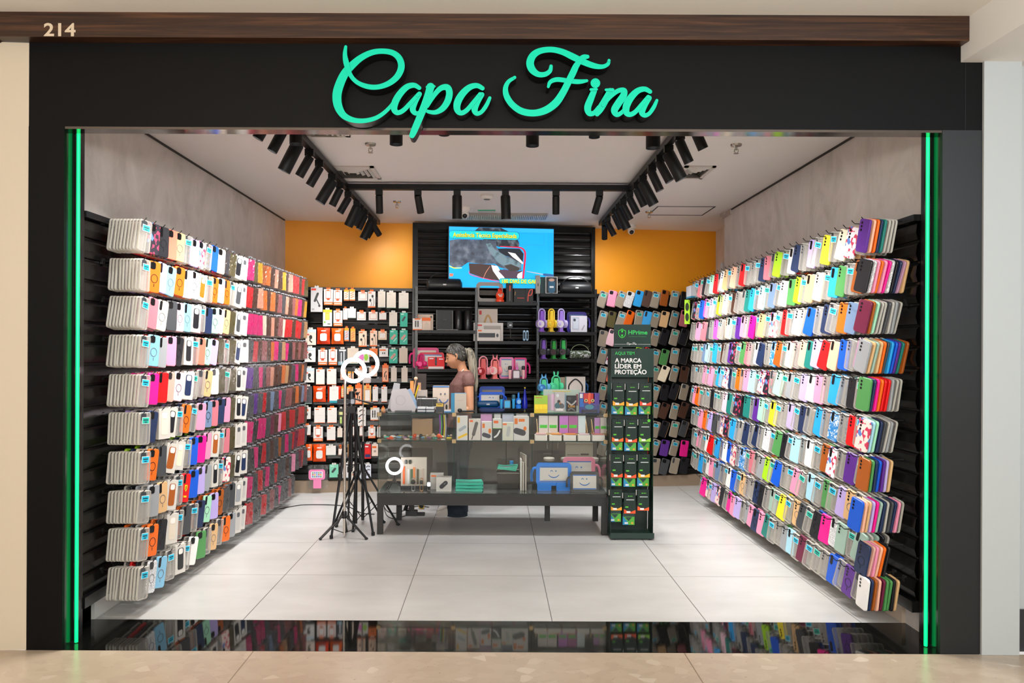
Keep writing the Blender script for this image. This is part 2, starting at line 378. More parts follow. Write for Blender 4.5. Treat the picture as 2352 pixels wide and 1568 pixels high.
def head(x, y, big, ax, ay, label, group, color=(.98, .99, 1), power=SPOTW, size=92):
    """ax, ay: lean of the head away from plumb, in degrees, towards +x and +y"""
    t = thing('track_spotlight', label, 'spotlight', (x, y, 2.955), 0, group)
    MB().box(-.03, .03, -.016, .016, -.045, .001).build('adapter', TRK, t)
    MB().tube([(0, 0, -.04), (0, 0, -.06)], .007, 8).build('joint', TRK, t)
    r, h = (.042, .19) if big else (.031, .145)
    if big not in hm:
        hm[big] = (MB().lathe([(r * .9, .012), (r, 0), (r, -h), (r - .004, -h), (r - .004, -h + .016)], 20).mesh('head', [HB], True),
                   MB().lathe([(r - .005, -h + .012), (r - .006, -h + .010)], 20).mesh('lens', [LENS]))
    e = Matrix.Rotation(math.radians(-ax), 4, 'Y') @ Matrix.Rotation(math.radians(ay), 4, 'X')
    for i, nm in enumerate(('head', 'lens')):
        o = bpy.data.objects.new(nm, hm[big][i]); COL.objects.link(o); o.parent = t; o.matrix_basis = Matrix.Translation((0, 0, -.058)) @ e
    s = spot_lamp(t, color, power, size, 1.0); s.matrix_basis = Matrix.Translation((0, 0, -.058)) @ e @ Matrix.Translation((0, 0, -h - .004))
GH = 'black cylinder spotlights on the ceiling track'
LH = [(4.35, 0), (4.62, 0), (4.95, 1), (5.28, 0), (5.58, 0), (6.02, 1), (6.32, 0), (6.68, 0), (7.1, 1), (7.32, 0), (7.55, 0), (7.92, 1), (8.12, 0)]
for i, (y, bg) in enumerate(LH):
    head(-1.28, y, bg, -27 + random.uniform(-3, 3), random.uniform(-5, 8), 'black cylinder spotlight, %s from the entrance on the left-hand track' % ordn(i), GH,
         (1, .9, .78) if i % 3 == 1 else (.97, .99, 1))
head(-1.28, 8.02, 0, 30, 34, 'black cylinder spotlight at the far end of the left-hand track, turned inward', GH, power=SPOTW * .3, size=150)
RH = [(4.5, 0), (4.83, 0), (5.14, 1), (5.4, 0), (5.68, 0), (6.03, 1), (6.28, 0), (6.62, 0), (6.95, 0), (7.2, 1), (7.45, 0), (7.9, 0)]
for i, (y, bg) in enumerate(RH):
    head(1.165, y, bg, 27 + random.uniform(-3, 3), random.uniform(-5, 8), 'black cylinder spotlight, %s from the entrance on the right-hand track' % ordn(i), GH,
         (1, .9, .78) if i % 3 == 1 else (.97, .99, 1))
head(1.165, 8.12, 0, 6, 34, 'black cylinder spotlight at the far end of the right-hand track, turned inward', GH, power=SPOTW * .5, size=150)
for i, (px, bg, ax, ay) in enumerate(((871, 0, -2, 14), (960, 0, 8, 18), (1050, 1, 0, 4), (1161, 1, 2, 4), (1277, 0, 2, 12), (1377, 0, -14, 16))):
    X, Z = P(px, 440, 6.59)
    head(X, 6.59, bg, ax, ay + (10 if not bg else 0), 'black cylinder spotlight, %s of six hanging from the cross track' % ordn(i), GH, power=SPOTW * 1.05, size=66)
for i, (px, yy, r, zb) in enumerate(((680, 4.72, .04, 2.84), (910, 4.72, .04, 2.84), (1223, 4.72, .04, 2.835), (1500, 4.72, .044, 2.825), (1020, 4.4, .032, 2.81), (1365, 4.4, .032, 2.80))):
    X, Z = P(px, 320, yy)
    t = thing('ceiling_downlight', 'black cylinder ceiling downlight behind the sign, %s' % ('%s in the nearer row' % ordn(i - 4) if i > 3 else '%s of four in the deeper row' % ordn(i)), 'downlight', (X, yy, CZ), 0, 'black surface downlights')
    MB().lathe([(r, .0), (r, zb - CZ), (r - .004, zb - CZ), (r - .004, zb - CZ + .07)], 20).build('housing', HB, t, True)
    MB().lathe([(r - .005, zb - CZ + .066), (r - .006, zb - CZ + .064)], 20).build('lens', LENS, t)
    s = spot_lamp(t, (1, .95, .88), SPOTW * .45, 76, 1); s.location = (0, 0, zb - CZ - .003)
for i, (px, py, w_) in enumerate(((851, 331, 'beside the near end of the vent'), (1691, 329, 'near the right-hand wall'), (912, 463, 'behind the cross track'), (1491, 484, 'in front of the access panel'))):
    Y = (CZ - HC) * F / (VY - py); X, Z = P(px, py, Y)
    t = thing('sprinkler', 'chrome fire sprinkler on the white ceiling, %s' % w_, 'sprinkler', (X, Y, CZ), 0, 'ceiling sprinklers')
    MB().lathe([(.04, 0), (.036, -.012), (.014, -.016)], 20).build('escutcheon', METAL, t, True)
    MB().tube([(0, 0, -.012), (0, 0, -.04)], .008, 10).tube([(-.012, 0, -.03), (-.014, 0, -.05), (0, 0, -.062), (.014, 0, -.05), (.012, 0, -.03)], .003, 6).build('nozzle', METAL, t, True)
    MB().lathe([(.018, -.062), (.018, -.065)], 14).build('deflector', METAL, t)
VW = mat('d5d0ca', .6)
def vent(px0, px1, py0, py1, label):
    Y0 = (CZ - HC) * F / (VY - py0); Y1 = (CZ - HC) * F / (VY - py1)
    X0, _ = P(px0, py1, Y1); X1, _ = P(px1, py1, Y1); w_ = (X1 - X0); d = abs(Y0 - Y1)
    t = thing('ceiling_vent', label, 'air vent', ((X0 + X1) / 2, (Y0 + Y1) / 2, CZ), 0, 'square ceiling vents')
    m = MB(); a, b = w_ / 2, d / 2
    m.box(-a, a, -b, -b + .03, -.012, 0).box(-a, a, b - .03, b, -.012, 0).box(-a, -a + .03, -b, b, -.012, 0).box(a - .03, a, -b, b, -.012, 0); m.build('frame', VW, t)
    for k in range(1, 5):
        f = 1 - k * .19; m = MB(); g = .012
        for s in (-1, 1):
            m.add([(-a * f, s * b * f, -.002), (a * f, s * b * f, -.002), (a * (f - .1), s * b * (f - .1), -.016), (-a * (f - .1), s * b * (f - .1), -.016)], [(0, 1, 2, 3)])
            m.add([(s * a * f, -b * f, -.002), (s * a * f, b * f, -.002), (s * a * (f - .1), b * (f - .1), -.016), (s * a * (f - .1), -b * (f - .1), -.016)], [(0, 1, 2, 3)])
        m.build('louver', VW, t)
    MB().box(-a + .02, a - .02, -b + .02, b - .02, -.0015, 0).build('throat', mat('4a4642', .8), t)
vent(768, 876, 382, 410, 'square white ceiling vent beside the left-hand lighting track')
vent(1545, 1612, 378, 406, 'square white ceiling vent beside the right-hand lighting track')
vent(690, 805, 300, 313, 'square white ceiling vent just behind the fascia')
X, Y, Z = PB(1153, 509, .1); L_ = .8
t = thing('linear_vent', 'long white slotted air vent where the ceiling meets the black shelving', 'air vent', (X, 8.18, CZ), 0)
MB().box(-.47, .47, -.15, .15, -.02, 0).build('frame', mat('9c9893', .6), t)
for k in range(46): MB().box(-.45 + k * .0198, -.437 + k * .0198, -.12, .12, -.03, -.02).build('slat', mat('c4bfb9', .5), t)
X, Z = P(1118, 447, 6.95)
t = thing('smoke_detector', 'round white smoke detector on the ceiling behind the cross track', 'smoke detector', (X, 7.1, CZ))
MB().lathe([(.06, 0), (.058, -.025), (.04, -.04), (.01, -.044)], 24).build('body', WHITE, t, True)
MB().lathe([(.03, -.042), (.03, -.046)], 16).build('sensor', mat('777470', .5), t)
def dome(px, Y, label, zc):
    X, _ = P(px, 480, Y)
    t = thing('security_camera', label, 'camera', (X, Y, CZ), 0, 'ceiling cameras')
    MB().lathe([(.055, 0), (.055, -.03), (.04, -.045)], 20).build('mount', WHITE, t, True)
    MB().ball((0, 0, -.07), .042, 16).build('housing', WHITE, t, True)
    MB().ball((0, -.022, -.084), .027, 12).build('camera_lens', mat('1a1d22', .1), t, True)
dome(1068, 7.75, 'small white dome camera on the ceiling behind the third cross-track spotlight', 0)
dome(1450, 8.75, 'white dome camera below the ceiling at the orange wall', 0)
X, _ = P(1118, 493, 7.95)
t = thing('emergency_light', 'flat emergency light with a green stripe above the slotted vent', 'light', (X, 7.86, CZ))
MB().box(-.09, .09, -.05, .05, -.02, 0).build('housing', VW, t); MB().box(-.09, .09, -.052, -.049, -.02, -.008).build('green_stripe', mat('2f9a7a', .5), t)
m = MB(); X, Y = 1.95, 8.0
struct('ceiling_hatch', MB().box(1.62, 2.2, 7.62, 7.63, CZ - .004, CZ).box(1.62, 2.2, 8.1, 8.11, CZ - .004, CZ).box(1.62, 1.63, 7.62, 8.1, CZ - .004, CZ).box(2.19, 2.2, 7.62, 8.1, CZ - .004, CZ), DARK)
# ---------------------------------------------------------------- the sign
def catm(pts, n=7):
    out = []
    for i in range(len(pts) - 1):
        p0, p1, p2, p3 = pts[max(i - 1, 0)], pts[i], pts[i + 1], pts[min(i + 2, len(pts) - 1)]
        for k in range(n):
            t = k / n
            out.append(tuple(.5 * (2 * b + (c - a) * t + (2 * a - 5 * b + 4 * c - d) * t * t + (3 * b - a - 3 * c + d) * t ** 3) for a, b, c, d in zip(p0, p1, p2, p3)))
    out.append(pts[-1]); return out
def stroke(mb, pts, T, y0, y1, mf=0, ms=1, n=7):
    """variable-width ribbon with round ends, extruded y0..y1; T maps traced x,y,w to x,z,w"""
    S = [T(*p) for p in catm(pts, n)]; m = len(S); Lp, Rp = [], []; step = (y1 - y0) * .0004; y0 += (y1 - y0) * .01 * (len(mb.v) % 7)
    for i, (x, z, w_) in enumerate(S):
        a, b = S[max(i - 1, 0)], S[min(i + 1, m - 1)]; dx, dz = b[0] - a[0], b[1] - a[1]; l = math.hypot(dx, dz) or 1
        Lp.append((x - dz / l * w_, z + dx / l * w_)); Rp.append((x + dz / l * w_, z - dx / l * w_))
    V = [(x, y + (step * i if y == y0 else 0), z) for y in (y0, y1) for Q in (Lp, Rp) for i, (x, z) in enumerate(Q)]; Fc = []; mi = []
    for i in range(m - 1):
        a, b, c, d = i, i + 1, m + i + 1, m + i
        Fc += [(a, d, c, b), (2 * m + a, 2 * m + b, 2 * m + c, 2 * m + d), (a, b, 2 * m + b, 2 * m + a), (d, 2 * m + d, 2 * m + c, c)]; mi += [mf, mf if y1 - y0 < .004 else ms, ms, ms]
    mb.add(V, Fc, mi)
    for (x, z, w_) in (S[0], S[-1]): mb.prism(circ(w_, 14, x, z), y0 + (y1 - y0) * .004, y1, mf, ms)
SCR = {'C': [[(155, 78, 9), (150, 130, 13), (160, 190, 17), (185, 262, 13), (230, 312, 13), (300, 340, 15), (370, 342, 15), (440, 318, 17), (495, 272, 19), (521, 212, 20), (508, 155, 19), (465, 118, 17), (400, 106, 16), (330, 114, 17), (262, 145, 19),
                  (205, 190, 22), (150, 250, 25), (112, 330, 27), (96, 400, 27), (105, 470, 25), (140, 528, 20), (200, 558, 16), (270, 564, 14), (345, 548, 13), (405, 512, 12), (455, 462, 11), (480, 420, 10)]],
       'a1': [[(640, 350, 12), (606, 332, 15), (560, 342, 18), (515, 385, 20), (482, 440, 21), (474, 488, 19), (496, 512, 15), (535, 496, 14), (580, 450, 13), (630, 395, 12)],
              [(640, 388, 15), (610, 440, 18), (596, 488, 18), (614, 514, 14), (640, 508, 11), (672, 470, 10)]],
       'p': [[(714, 342, 24), (700, 390, 22), (676, 460, 22), (640, 550, 21), (606, 630, 20), (592, 662, 17)], [(690, 342, 8), (726, 338, 12), (738, 338, 8)],
             [(690, 470, 12), (735, 400, 14), (780, 352, 16), (822, 345, 19), (838, 378, 20), (828, 432, 20), (795, 482, 18), (750, 508, 14), (706, 506, 11), (680, 495, 9)]],
       'a2': [[(1056, 352, 13), (1020, 334, 15), (972, 345, 18), (924, 388, 21), (892, 444, 22), (890, 492, 19), (914, 514, 15), (952, 496, 14), (1000, 440, 13), (1040, 390, 12)],
              [(1052, 392, 15), (1022, 440, 18), (1004, 488, 19), (1018, 516, 14), (1050, 505, 12), (1082, 462, 12), (1104, 414, 10)]],
       'F': [[(1508, 206, 10), (1500, 238, 13), (1466, 260, 15), (1420, 258, 17), (1382, 226, 22), (1370, 180, 23), (1392, 132, 21), (1440, 104, 18), (1510, 96, 17), (1580, 110, 18), (1650, 142, 20), (1720, 176, 19), (1790, 202, 17), (1846, 208, 13), (1882, 192, 11), (1890, 168, 9)],
             [(1688, 168, 14), (1722, 146, 16), (1748, 142, 12)],
             [(1712, 158, 12), (1676, 200, 18), (1652, 250, 20), (1622, 310, 20), (1586, 380, 21), (1540, 446, 23), (1474, 494, 22), (1396, 514, 20), (1316, 502, 20), (1254, 460, 19), (1216, 404, 18), (1208, 350, 15), (1228, 306, 12), (1268, 280, 10)],
             [(1490, 340, 8), (1504, 308, 12), (1548, 292, 14), (1620, 300, 14), (1690, 306, 14), (1744, 300, 9)]],
       'i': [[(1770, 360, 8), (1808, 358, 8)], [(1792, 368, 17), (1770, 420, 20), (1750, 476, 21), (1760, 514, 17), (1792, 512, 14), (1822, 476, 12)]],
       'n': [[(1870, 362, 8), (1914, 362, 10)], [(1898, 368, 18), (1866, 430, 21), (1830, 490, 21), (1812, 520, 14)], [(1852, 460, 12), (1900, 405, 13), (1950, 368, 14), (1990, 366, 16), (1984, 402, 21), (1950, 452, 22), (1926, 496, 21), (1942, 524, 15), (1976, 508, 12), (2010, 464, 11)]],
       'a3': [[(2160, 374, 13), (2126, 357, 15), (2080, 368, 18), (2036, 410, 21), (2006, 464, 22), (2004, 508, 19), (2028, 524, 15), (2064, 506, 14), (2108, 456, 13), (2148, 408, 12)],
              [(2156, 414, 15), (2126, 460, 18), (2108, 506, 19), (2126, 528, 14), (2156, 516, 12), (2186, 474, 12), (2206, 430, 9)]]}
sg = thing('shop_sign', 'raised turquoise script lettering on the black fascia above the entrance', 'sign', (0, 0, 0))
def TS(x, y, w_):
    X, Z = P(740 + x * .34864, 80 + y * .34864, 3.905); return X, Z, w_ * .34864 * 3.905 / F * 1.1
TEAL = mat('00b894', .5, emit=.16, spec=.2); LSIDE = mat('0c0b0b', .4)
for k, S in SCR.items():
    m = MB()
    for st in S: stroke(m, st, TS, 3.905, 3.99)
    if k == 'i':
        x, z, w_ = TS(1800, 318, 29); m.prism(circ(w_, 20, x, z), 3.905, 3.99, 0, 1)
    m.build('letter', [TEAL, LSIDE], sg)
m = MB(); X, Z = P(137, 69, 3.924); put_text(m, '214', .092, X, Z - .002, 3.9238, 0, .0022, .163)
tag(m.build('unit_number', mat('c9b69c', .6)), 'pale metal number 214 on the dark wooden band', 'sign')
# ---------------------------------------------------------------- phone cases on the side walls
PAL = dict(P=('purple', '5b2a8c'), L=('lilac', 'b6a5de'), R=('red', 'dd1418'), W=('white', 'ece9e6'), K=('black', '1d1d22'), N=('navy', '223154'), B=('blue', '1458cf'), Sk=('sky blue', '2a9fe4'),
           Pb=('powder blue', 'a3d3e6'), Te=('teal', '1f7a72'), G=('green', '4f9050'), Lm=('lime', 'a3d824'), Mi=('mint', 'a0dab8'), Y=('yellow', 'f3de30'), O=('orange', 'ec6a18'), Br=('brown', 'a5561c'),
           Ta=('tan', 'd8ae7c'), Cr=('cream', 'f1e4c8'), Pe=('peach', 'f1b498'), Pi=('pink', 'ee92b2'), H=('hot pink', 'f01890'), Ro=('rose', 'cc7480'), Ma=('mauve', 'b98ba9'), Mr=('maroon', '6c1d3c'),
           Gy=('grey', '979a9e'), Sl=('slate blue', '6f86a6'), Sa=('sage', '9ab6a8'), Co=('coral', 'fa7860'), Dg=('dark grey', '44464a'), Mg=('magenta', 'dc55c0'), Ol=('olive', '5c5530'), Cb=('clear blue', '7fb9d8'),
           Rg=('rose gold', 'd9a596'), Gl=('glittering silver', 'b9b9bd'), Fl=('flowery pale', 'f0d8d0'), Mb=('marbled blue', '2f7fc0'), Fk=('patterned dark', '2a2530'), Fw=('flowery white', 'efe9ef'), Pp=('pale pink', 'f2c4d0'),
           Db=('dark brown', '4b2f22'), Bg=('beige', 'd8cbb8'), C=('clear', 'e9e2d8'), T=('clear', 'e9e2d8'))
KIND = dict(Gl='glitter', Fl='floral', Fk='floral', Fw='floral', Mb='marble')
def cmat(k):
    return CLEAR if k in 'CT' else mat(PAL[k][1], .38, kind=KIND.get(k))
HX, HZ = .022, .02                                     # the hook goes through the camera opening, near one top corner
W_, H_, T_ = .096, .188, .011
def case_mesh(w=W_, h=H_, t=T_):
    m = MB(); cx, cz = w / 2 - HX - .004, -h / 2 + HZ
    A = rrect(w - .006, h - .006, .013, 3, cx, cz); B = rrect(w, h, .015, 3, cx, cz); D = rrect(w - .006, h - .006, .012, 3, cx, cz); n = len(A)
    V = [(x, -t / 2, z) for x, z in A] + [(x, -t / 2 + .003, z) for x, z in B] + [(x, t / 2, z) for x, z in B] + [(x, t / 2, z) for x, z in D] + [(x, -t / 2 + .003, z) for x, z in D]
    Fc = [tuple(range(n))]
    for r in range(4): Fc += [(r * n + i, r * n + n + i, r * n + n + (i + 1) % n, r * n + (i + 1) % n) for i in range(n)]
    m.add(V, Fc, [0] + [1] * (4 * n)); return m
CX_, CZ_ = W_ / 2 - HX - .004, -H_ / 2 + HZ
TPL = {}
TPL['case'] = case_mesh()
TPL['cam_lens'] = MB().prism(circ(.0075, 8, .0, -.003), -T_ / 2 - .0012, -T_ / 2 + .001).prism(circ(.0075, 8, .0, -.023), -T_ / 2 - .0012, -T_ / 2 + .001).prism(circ(.0075, 8, .0, -.043), -T_ / 2 - .0012, -T_ / 2 + .001)
TPL['cam_square'] = MB().prism(rrect(.042, .042, .011, 3, .006, -.008), -T_ / 2 - .0015, -T_ / 2 + .001)
TPL['cam_bar'] = MB().prism(rrect(.022, .06, .010, 3, .0, -.016), -T_ / 2 - .0012, -T_ / 2 + .001)
TPL['mring'] = MB().ring(circ(.027, 16, CX_, CZ_ - .01), circ(.0235, 16, CX_, CZ_ - .01), -T_ / 2 - .0012, -T_ / 2).box(CX_ - .0018, CX_ + .0018, -T_ / 2 - .0012, -T_ / 2, CZ_ - .06, CZ_ - .042)
TPL['tag'] = MB().box(-.008, .05, -T_ / 2 - .003, -T_ / 2 - .002, -.047, -.008, 0).box(-.005, .047, -T_ / 2 - .0036, -T_ / 2 - .003, -.044, -.011, 1).box(.002, .04, -T_ / 2 - .0039, -T_ / 2 - .0036, -.028, -.021, 2).box(.01, .032, -T_ / 2 - .0039, -T_ / 2 - .0036, -.039, -.034, 2)
TAGM = [mat('dff3f6', .5), mat('14b9dc', .5), mat('0c3a4a', .6)]
TAGG = [mat('dff3f6', .5), mat('22b9a0', .5), mat('0c3a4a', .6)]
# boxed case: white carton with a window; sleeve: booklet case in a clear bag with a header tab
bw, bh = .1, .186
TPL['carton'] = MB().box(-HX, bw - HX, -.011, .011, HZ - bh, HZ, 0)
TPL['window'] = MB().prism(rrect(bw * .56, bh * .74, .014, 3, bw / 2 - HX, HZ - bh * .49), -.0118, -.0108, 0)
TPL['inlay'] = MB().prism(rrect(bw * .4, bh * .19, .011, 3, bw / 2 - HX, HZ - bh * .235), -.0126, -.0116, 0)
TPL['wallet'] = MB().box(-HX + .002, .084 - HX, -.008, .008, HZ - .178, HZ - .006, 0, .006)
TPL['clasp'] = MB().box(.062 - HX, .084 - HX, -.0095, -.0078, HZ - .105, HZ - .08, 0, .006)
TPL['pouch'] = MB().box(-HX - .001, .087 - HX, -.0096, -.0092, HZ - .19, HZ + .012, 0).box(-HX - .001, .087 - HX, .0092, .0096, HZ - .19, HZ + .012, 0)
TPL['header'] = MB().box(.022 - HX, .062 - HX, -.002, .002, HZ + .008, HZ + .02, 0)
TD = {}
for k, m in TPL.items(): TD[k] = (np.array(m.v, dtype=np.float32), m.f, m.m)
_sh = {}
def shared(k, mats):
    key = k
    if key not in _sh: _sh[key] = TPL[k].mesh(k, mats)
    return _sh[key]
def inst(name, tpl, mats, M=None, parent=None):
    o = bpy.data.objects.new(name, shared(tpl, mats)); COL.objects.link(o)
    for i, mm in enumerate(mats):
        if o.data.materials[i] != mm:
            o.material_slots[i].link = 'OBJECT'; o.material_slots[i].material = mm
    if parent: o.parent = parent
    if M is not None: o.matrix_basis = M
    return o
class Stuff:
    def __init__(s): s.V = []; s.F = []; s.I = []; s.mats = []; s.k = 0
    def add(s, tpl, mats, M):
        V, Fc, mi = TD[tpl]; A = np.array(M, dtype=np.float32); s.V.append(V @ A[:3, :3].T + A[:3, 3])
        ids = []
        for mm in mats:
            if mm not in s.mats: s.mats.append(mm)
            ids.append(s.mats.index(mm))
        k = s.k; s.F += [tuple(k + i for i in f) for f in Fc]; s.I += [ids[i] for i in mi]; s.k += len(V)
    def build(s, name):
        if not s.k: return
        me = bpy.data.meshes.new(name); me.from_pydata(np.concatenate(s.V).tolist(), [], s.F)
        for m in s.mats: me.materials.append(m)
        me.polygons.foreach_set('material_index', s.I); me.update()
        o = bpy.data.objects.new(name, me); COL.objects.link(o); o['kind'] = 'stuff'; return o
ITEMS = []                                             # (kind, priority, spec)
HOOKS = {'l': [], 'r': []}
def row_word(r): return ['top row', 'second row', 'third row', 'fourth row', 'fifth row', 'sixth row', 'seventh row', 'eighth row', 'ninth row', 'bottom row'][r]
def add_stack(side, c, r, tok, back, Y, zt, n, gap, xfront, yaw, lean, marks=''):
    """one hook with n cases; the front one is tok, the others come from the list back"""
    s = 1 if side == 'r' else -1
    for i in range(n):
        k = tok if i == 0 else back[(i - 1) % len(back)]
        x = s * (xfront + i * gap)
        if abs(x) > (SWR_X if s > 0 else -SWL_X) - .035: break
        j = random.uniform(-3, 3)
        M = Matrix.Translation((x, Y, zt)) @ Matrix.Rotation(math.radians((-90 + yaw + j) if s > 0 else (90 - yaw + j)), 4, 'Z') @ Matrix.Rotation(math.radians(lean + random.uniform(-2, 2)), 4, 'Y')
        kind = 'carton' if k[0] == '#' else ('wallet' if k[0] == '%' else ('clear' if k in 'CT' else 'color'))
        d = Vector((x, Y, zt - HC)).length; pri = (abs(x) / d + .3) * (1.0 if i == 0 else (.28 if k in 'CT' else .24)) / (d * d)
        ITEMS.append((kind, pri, side, c, r, i, k, M, marks if i == 0 else ''))
def parse(s): return s.split()
RW = ['P T Fw Cr T Y T L C N Gl T Lm C Ro N T C T R C Pe T Ta W C R Mi T K T Ro T T',
      'K Br T G Sk T Cr Ta T Lm G W T Sl T Pb T Sk Te T C Db T Cr C Lm T L T Mg B T Fk T',
      'Mr T Sl O T N C B C W T R T Fl T Ta T H C Pi P T Mi Pe C T Mg T Dg Ro T Pi C T',
      'Gy Ma C B Pe R L Te Pe T Cr T Br Mb C N W C Ro G T Fk P C Db T Sk T Pb Sl T C T T',
      'G T K T Sk T Pi Gl L T Gy T Mi C Fk Fl T Pb Pi T O T N Fw T Sk T Pi T Pi C T T T',
      'Fl T R T Mb C Sk T N T L C T Y T Mi P C Te K Fk T Te Pp C T T K T C T O Pi T',
      'Br T P C Fw Br T W C Pb T K G T Gl C N C N T C Sk T Fk Fl T Dg L T O Pi T C T',
      'B T Ta L T G T Pb T Pi T C B T Lm Gy C Ro T Mb C Fl B W C Sk T R W T C Pi T T',
      'N Sa T Sa Gl H K T Dg Ta T Y T Sa C K N T C Ta T B W T C Sl T Pi W T Sk C T T',
      'W C P C B C T T Mr T Pb Gy C T Te Pi N Pi Gy T L Pi H C K Fl L T Fl H T C Pi T']
RFIRST = ['Pe O N Te C C C', 'Gl Pi O Pi H Gl K N Ma Ta Mr', 'Br Mi C C Dg C Gy C', 'Ta Sa Ta O Dg Sk B P Te Br', 'N H O R R Gy C C', 'Pb Mi N Dg C Gy C', 'G N B P L Ta', 'Pe Ta L H Sa N C Dg N Pi C', 'Rg Pi Pe O K', 'N Br Pe Mr G G K Ta']
LW = ['T Fk K Co Ta T L Fw T B Bg #Dg #Dg #K #W', 'T O L Cb O W Gl #O T O Pb O T #Dg #W', 'T Ro Cr Dg Pp Cb #K T N Mi W Ta #K #Dg #W', 'T Cb Gy Pi K #K T Co Mi L #Gy T #K #N #W',
      'T H R Rg Pp #N T C Ta W #N T #K #K #W', 'T N #Cr #K T O T Pi Sl Ro N Pi #W #K #N', 'T O Dg #Br #Cr T B H Pi #Br T Ro #K #W #W', 'T Gy Ta #Br T R B L Gy #K T Fl #K #K #N',
      'T O K #Bg T Dg T N Mi L Br #O Dg #Gy #W', 'T Gl Cb T #K T W G C Ta C O Gy #W #W']
LBACK = ['Fk Pe R K C Pi', 'O Bg Cr L C', 'C Pi L Sl C', 'R G C C', 'C Pi H C', 'N K C L', 'C Cr N Lm', 'C Gy K', 'O C Dg', 'C K R']
SLV = ['H Ol Y Br O Db Pe Db Y Db Pe R R Db R Ol H', 'R Db Pe O Db O Db Ro Dg Pe Db Ro O H Db Y Dg', 'H H H Bg Db Pe Db Ro Bg R R Db R R Dg Ta Db', 'Dg R Db Ro Db O H Dg Ta H K Ro Db Ro Db Ro Db',
       'P Dg H Dg Ro Pe Db Db O Ta Db Dg H Db O Dg H', 'Dg P Dg R Dg Sl Dg H Dg Ro Ro Db O Db Sl Ro Ro', 'H K H H Dg Mr Db Pi R Db R R Db R R Db H', 'K H K R Dg Db Dg Br Dg H Dg R Mr R R Dg R',
       'H Dg R Dg H Dg R Dg Dg Db Dg Pi Dg Mr R Dg Br', 'R Dg Dg R Dg Ro Dg H Dg Dg Ro Dg P Dg R Dg Dg']
ZT = [2.308 - .2245 * r for r in range(10)]
NR, PR = 34, .117
for r in range(10):
    toks = parse(RW[r])
    for c in range(NR):
        tok = toks[c % len(toks)]; Y = 4.34 + PR * c + (random.uniform(-.008, .008) if c else 0)
        if r == 9 and c > 30: continue
        if tok in 'CT': back = ['C']; n = 5
        else:
            back = random.choice([['C', tok, 'K'], ['C', 'C'], [random.choice(['N', 'Ro', 'Pi', 'K', 'Te', 'B', 'G', 'Ta', 'L', 'R']), 'C', random.choice(['K', 'Ma', 'Sk', 'O'])]]); n = 5
        gap = .03; xf = 2.125 + random.uniform(0, .02)
        zt = ZT[r] + random.uniform(-.006, .006)
        if c == 0:
            back = parse(RFIRST[r]); n = len(back) + 1; gap = .0205; xf = 2.09
            if r in (7,): xf = 2.05
            if r == 8: zt -= .03
        mk = ('t' if tok == 'T' and (c % 2 == 0 or random.random() < .7) else '')
        if tok in ('Ta', 'P', 'K', 'N') and r > 6: mk += 'm'
        add_stack('r', c, r, tok, back, Y, zt, n, gap, xf, 14 + random.uniform(-4, 6), 14 + random.uniform(-4, 5), mk)
        HOOKS['r'].append((Y, zt, .25))
for r in range(10):
    toks = parse(LW[r]); toks = [('%Dg' if i % 2 else '%Ol') if 9 < i < 13 and q[0] == '#' else q for i, q in enumerate(toks)]
    for c in range(15):
        tok = toks[c]; Y = 4.44 + .125 * c; back = [tok] if tok[0] == '#' else (parse(LBACK[r]) if c else ['C']); n = 10 if c == 0 else 5; gap = .019 if c == 0 else .034
        if tok in 'CT': back = ['C']
        zt = ZT[r] + random.uniform(-.006, .006); mk = 't' if tok == 'T' else ''
        if tok in ('Cb', 'Ta', 'Gl', 'Cr', 'Sl', 'K', 'Mi', 'Pp', 'Br', 'O') : mk += 'm'
        add_stack('l', c, r, tok, back, Y, zt, n, gap, 2.045 if c else 2.04, 12 + random.uniform(-4, 8), 7 + random.uniform(-5, 5), mk)
        HOOKS['l'].append((Y, zt, .25))
    toks = parse(SLV[r])
    for c in range(16):
        if r == 9 and c > 11: continue
        Y = 6.34 + .122 * c; zt = ZT[r] + random.uniform(-.005, .005)
        add_stack('l', 15 + c, r, '%' + toks[c], ['%Dg', '%' + toks[c]], Y, zt, 2, .06, 2.04, 24 + random.uniform(-5, 8), 3 + random.uniform(-4, 6))
        HOOKS['l'].append((Y, zt, .25))
STF = {k: Stuff() for k in ('carton', 'wallet', 'clear', 'color')}
CAMM = mat('101013', .2); CAMC = mat('3a3d42', .25)
def side_name(s): return {'l': 'left wall', 'r': 'right wall', 'b': 'slatwall behind green stand'}[s]
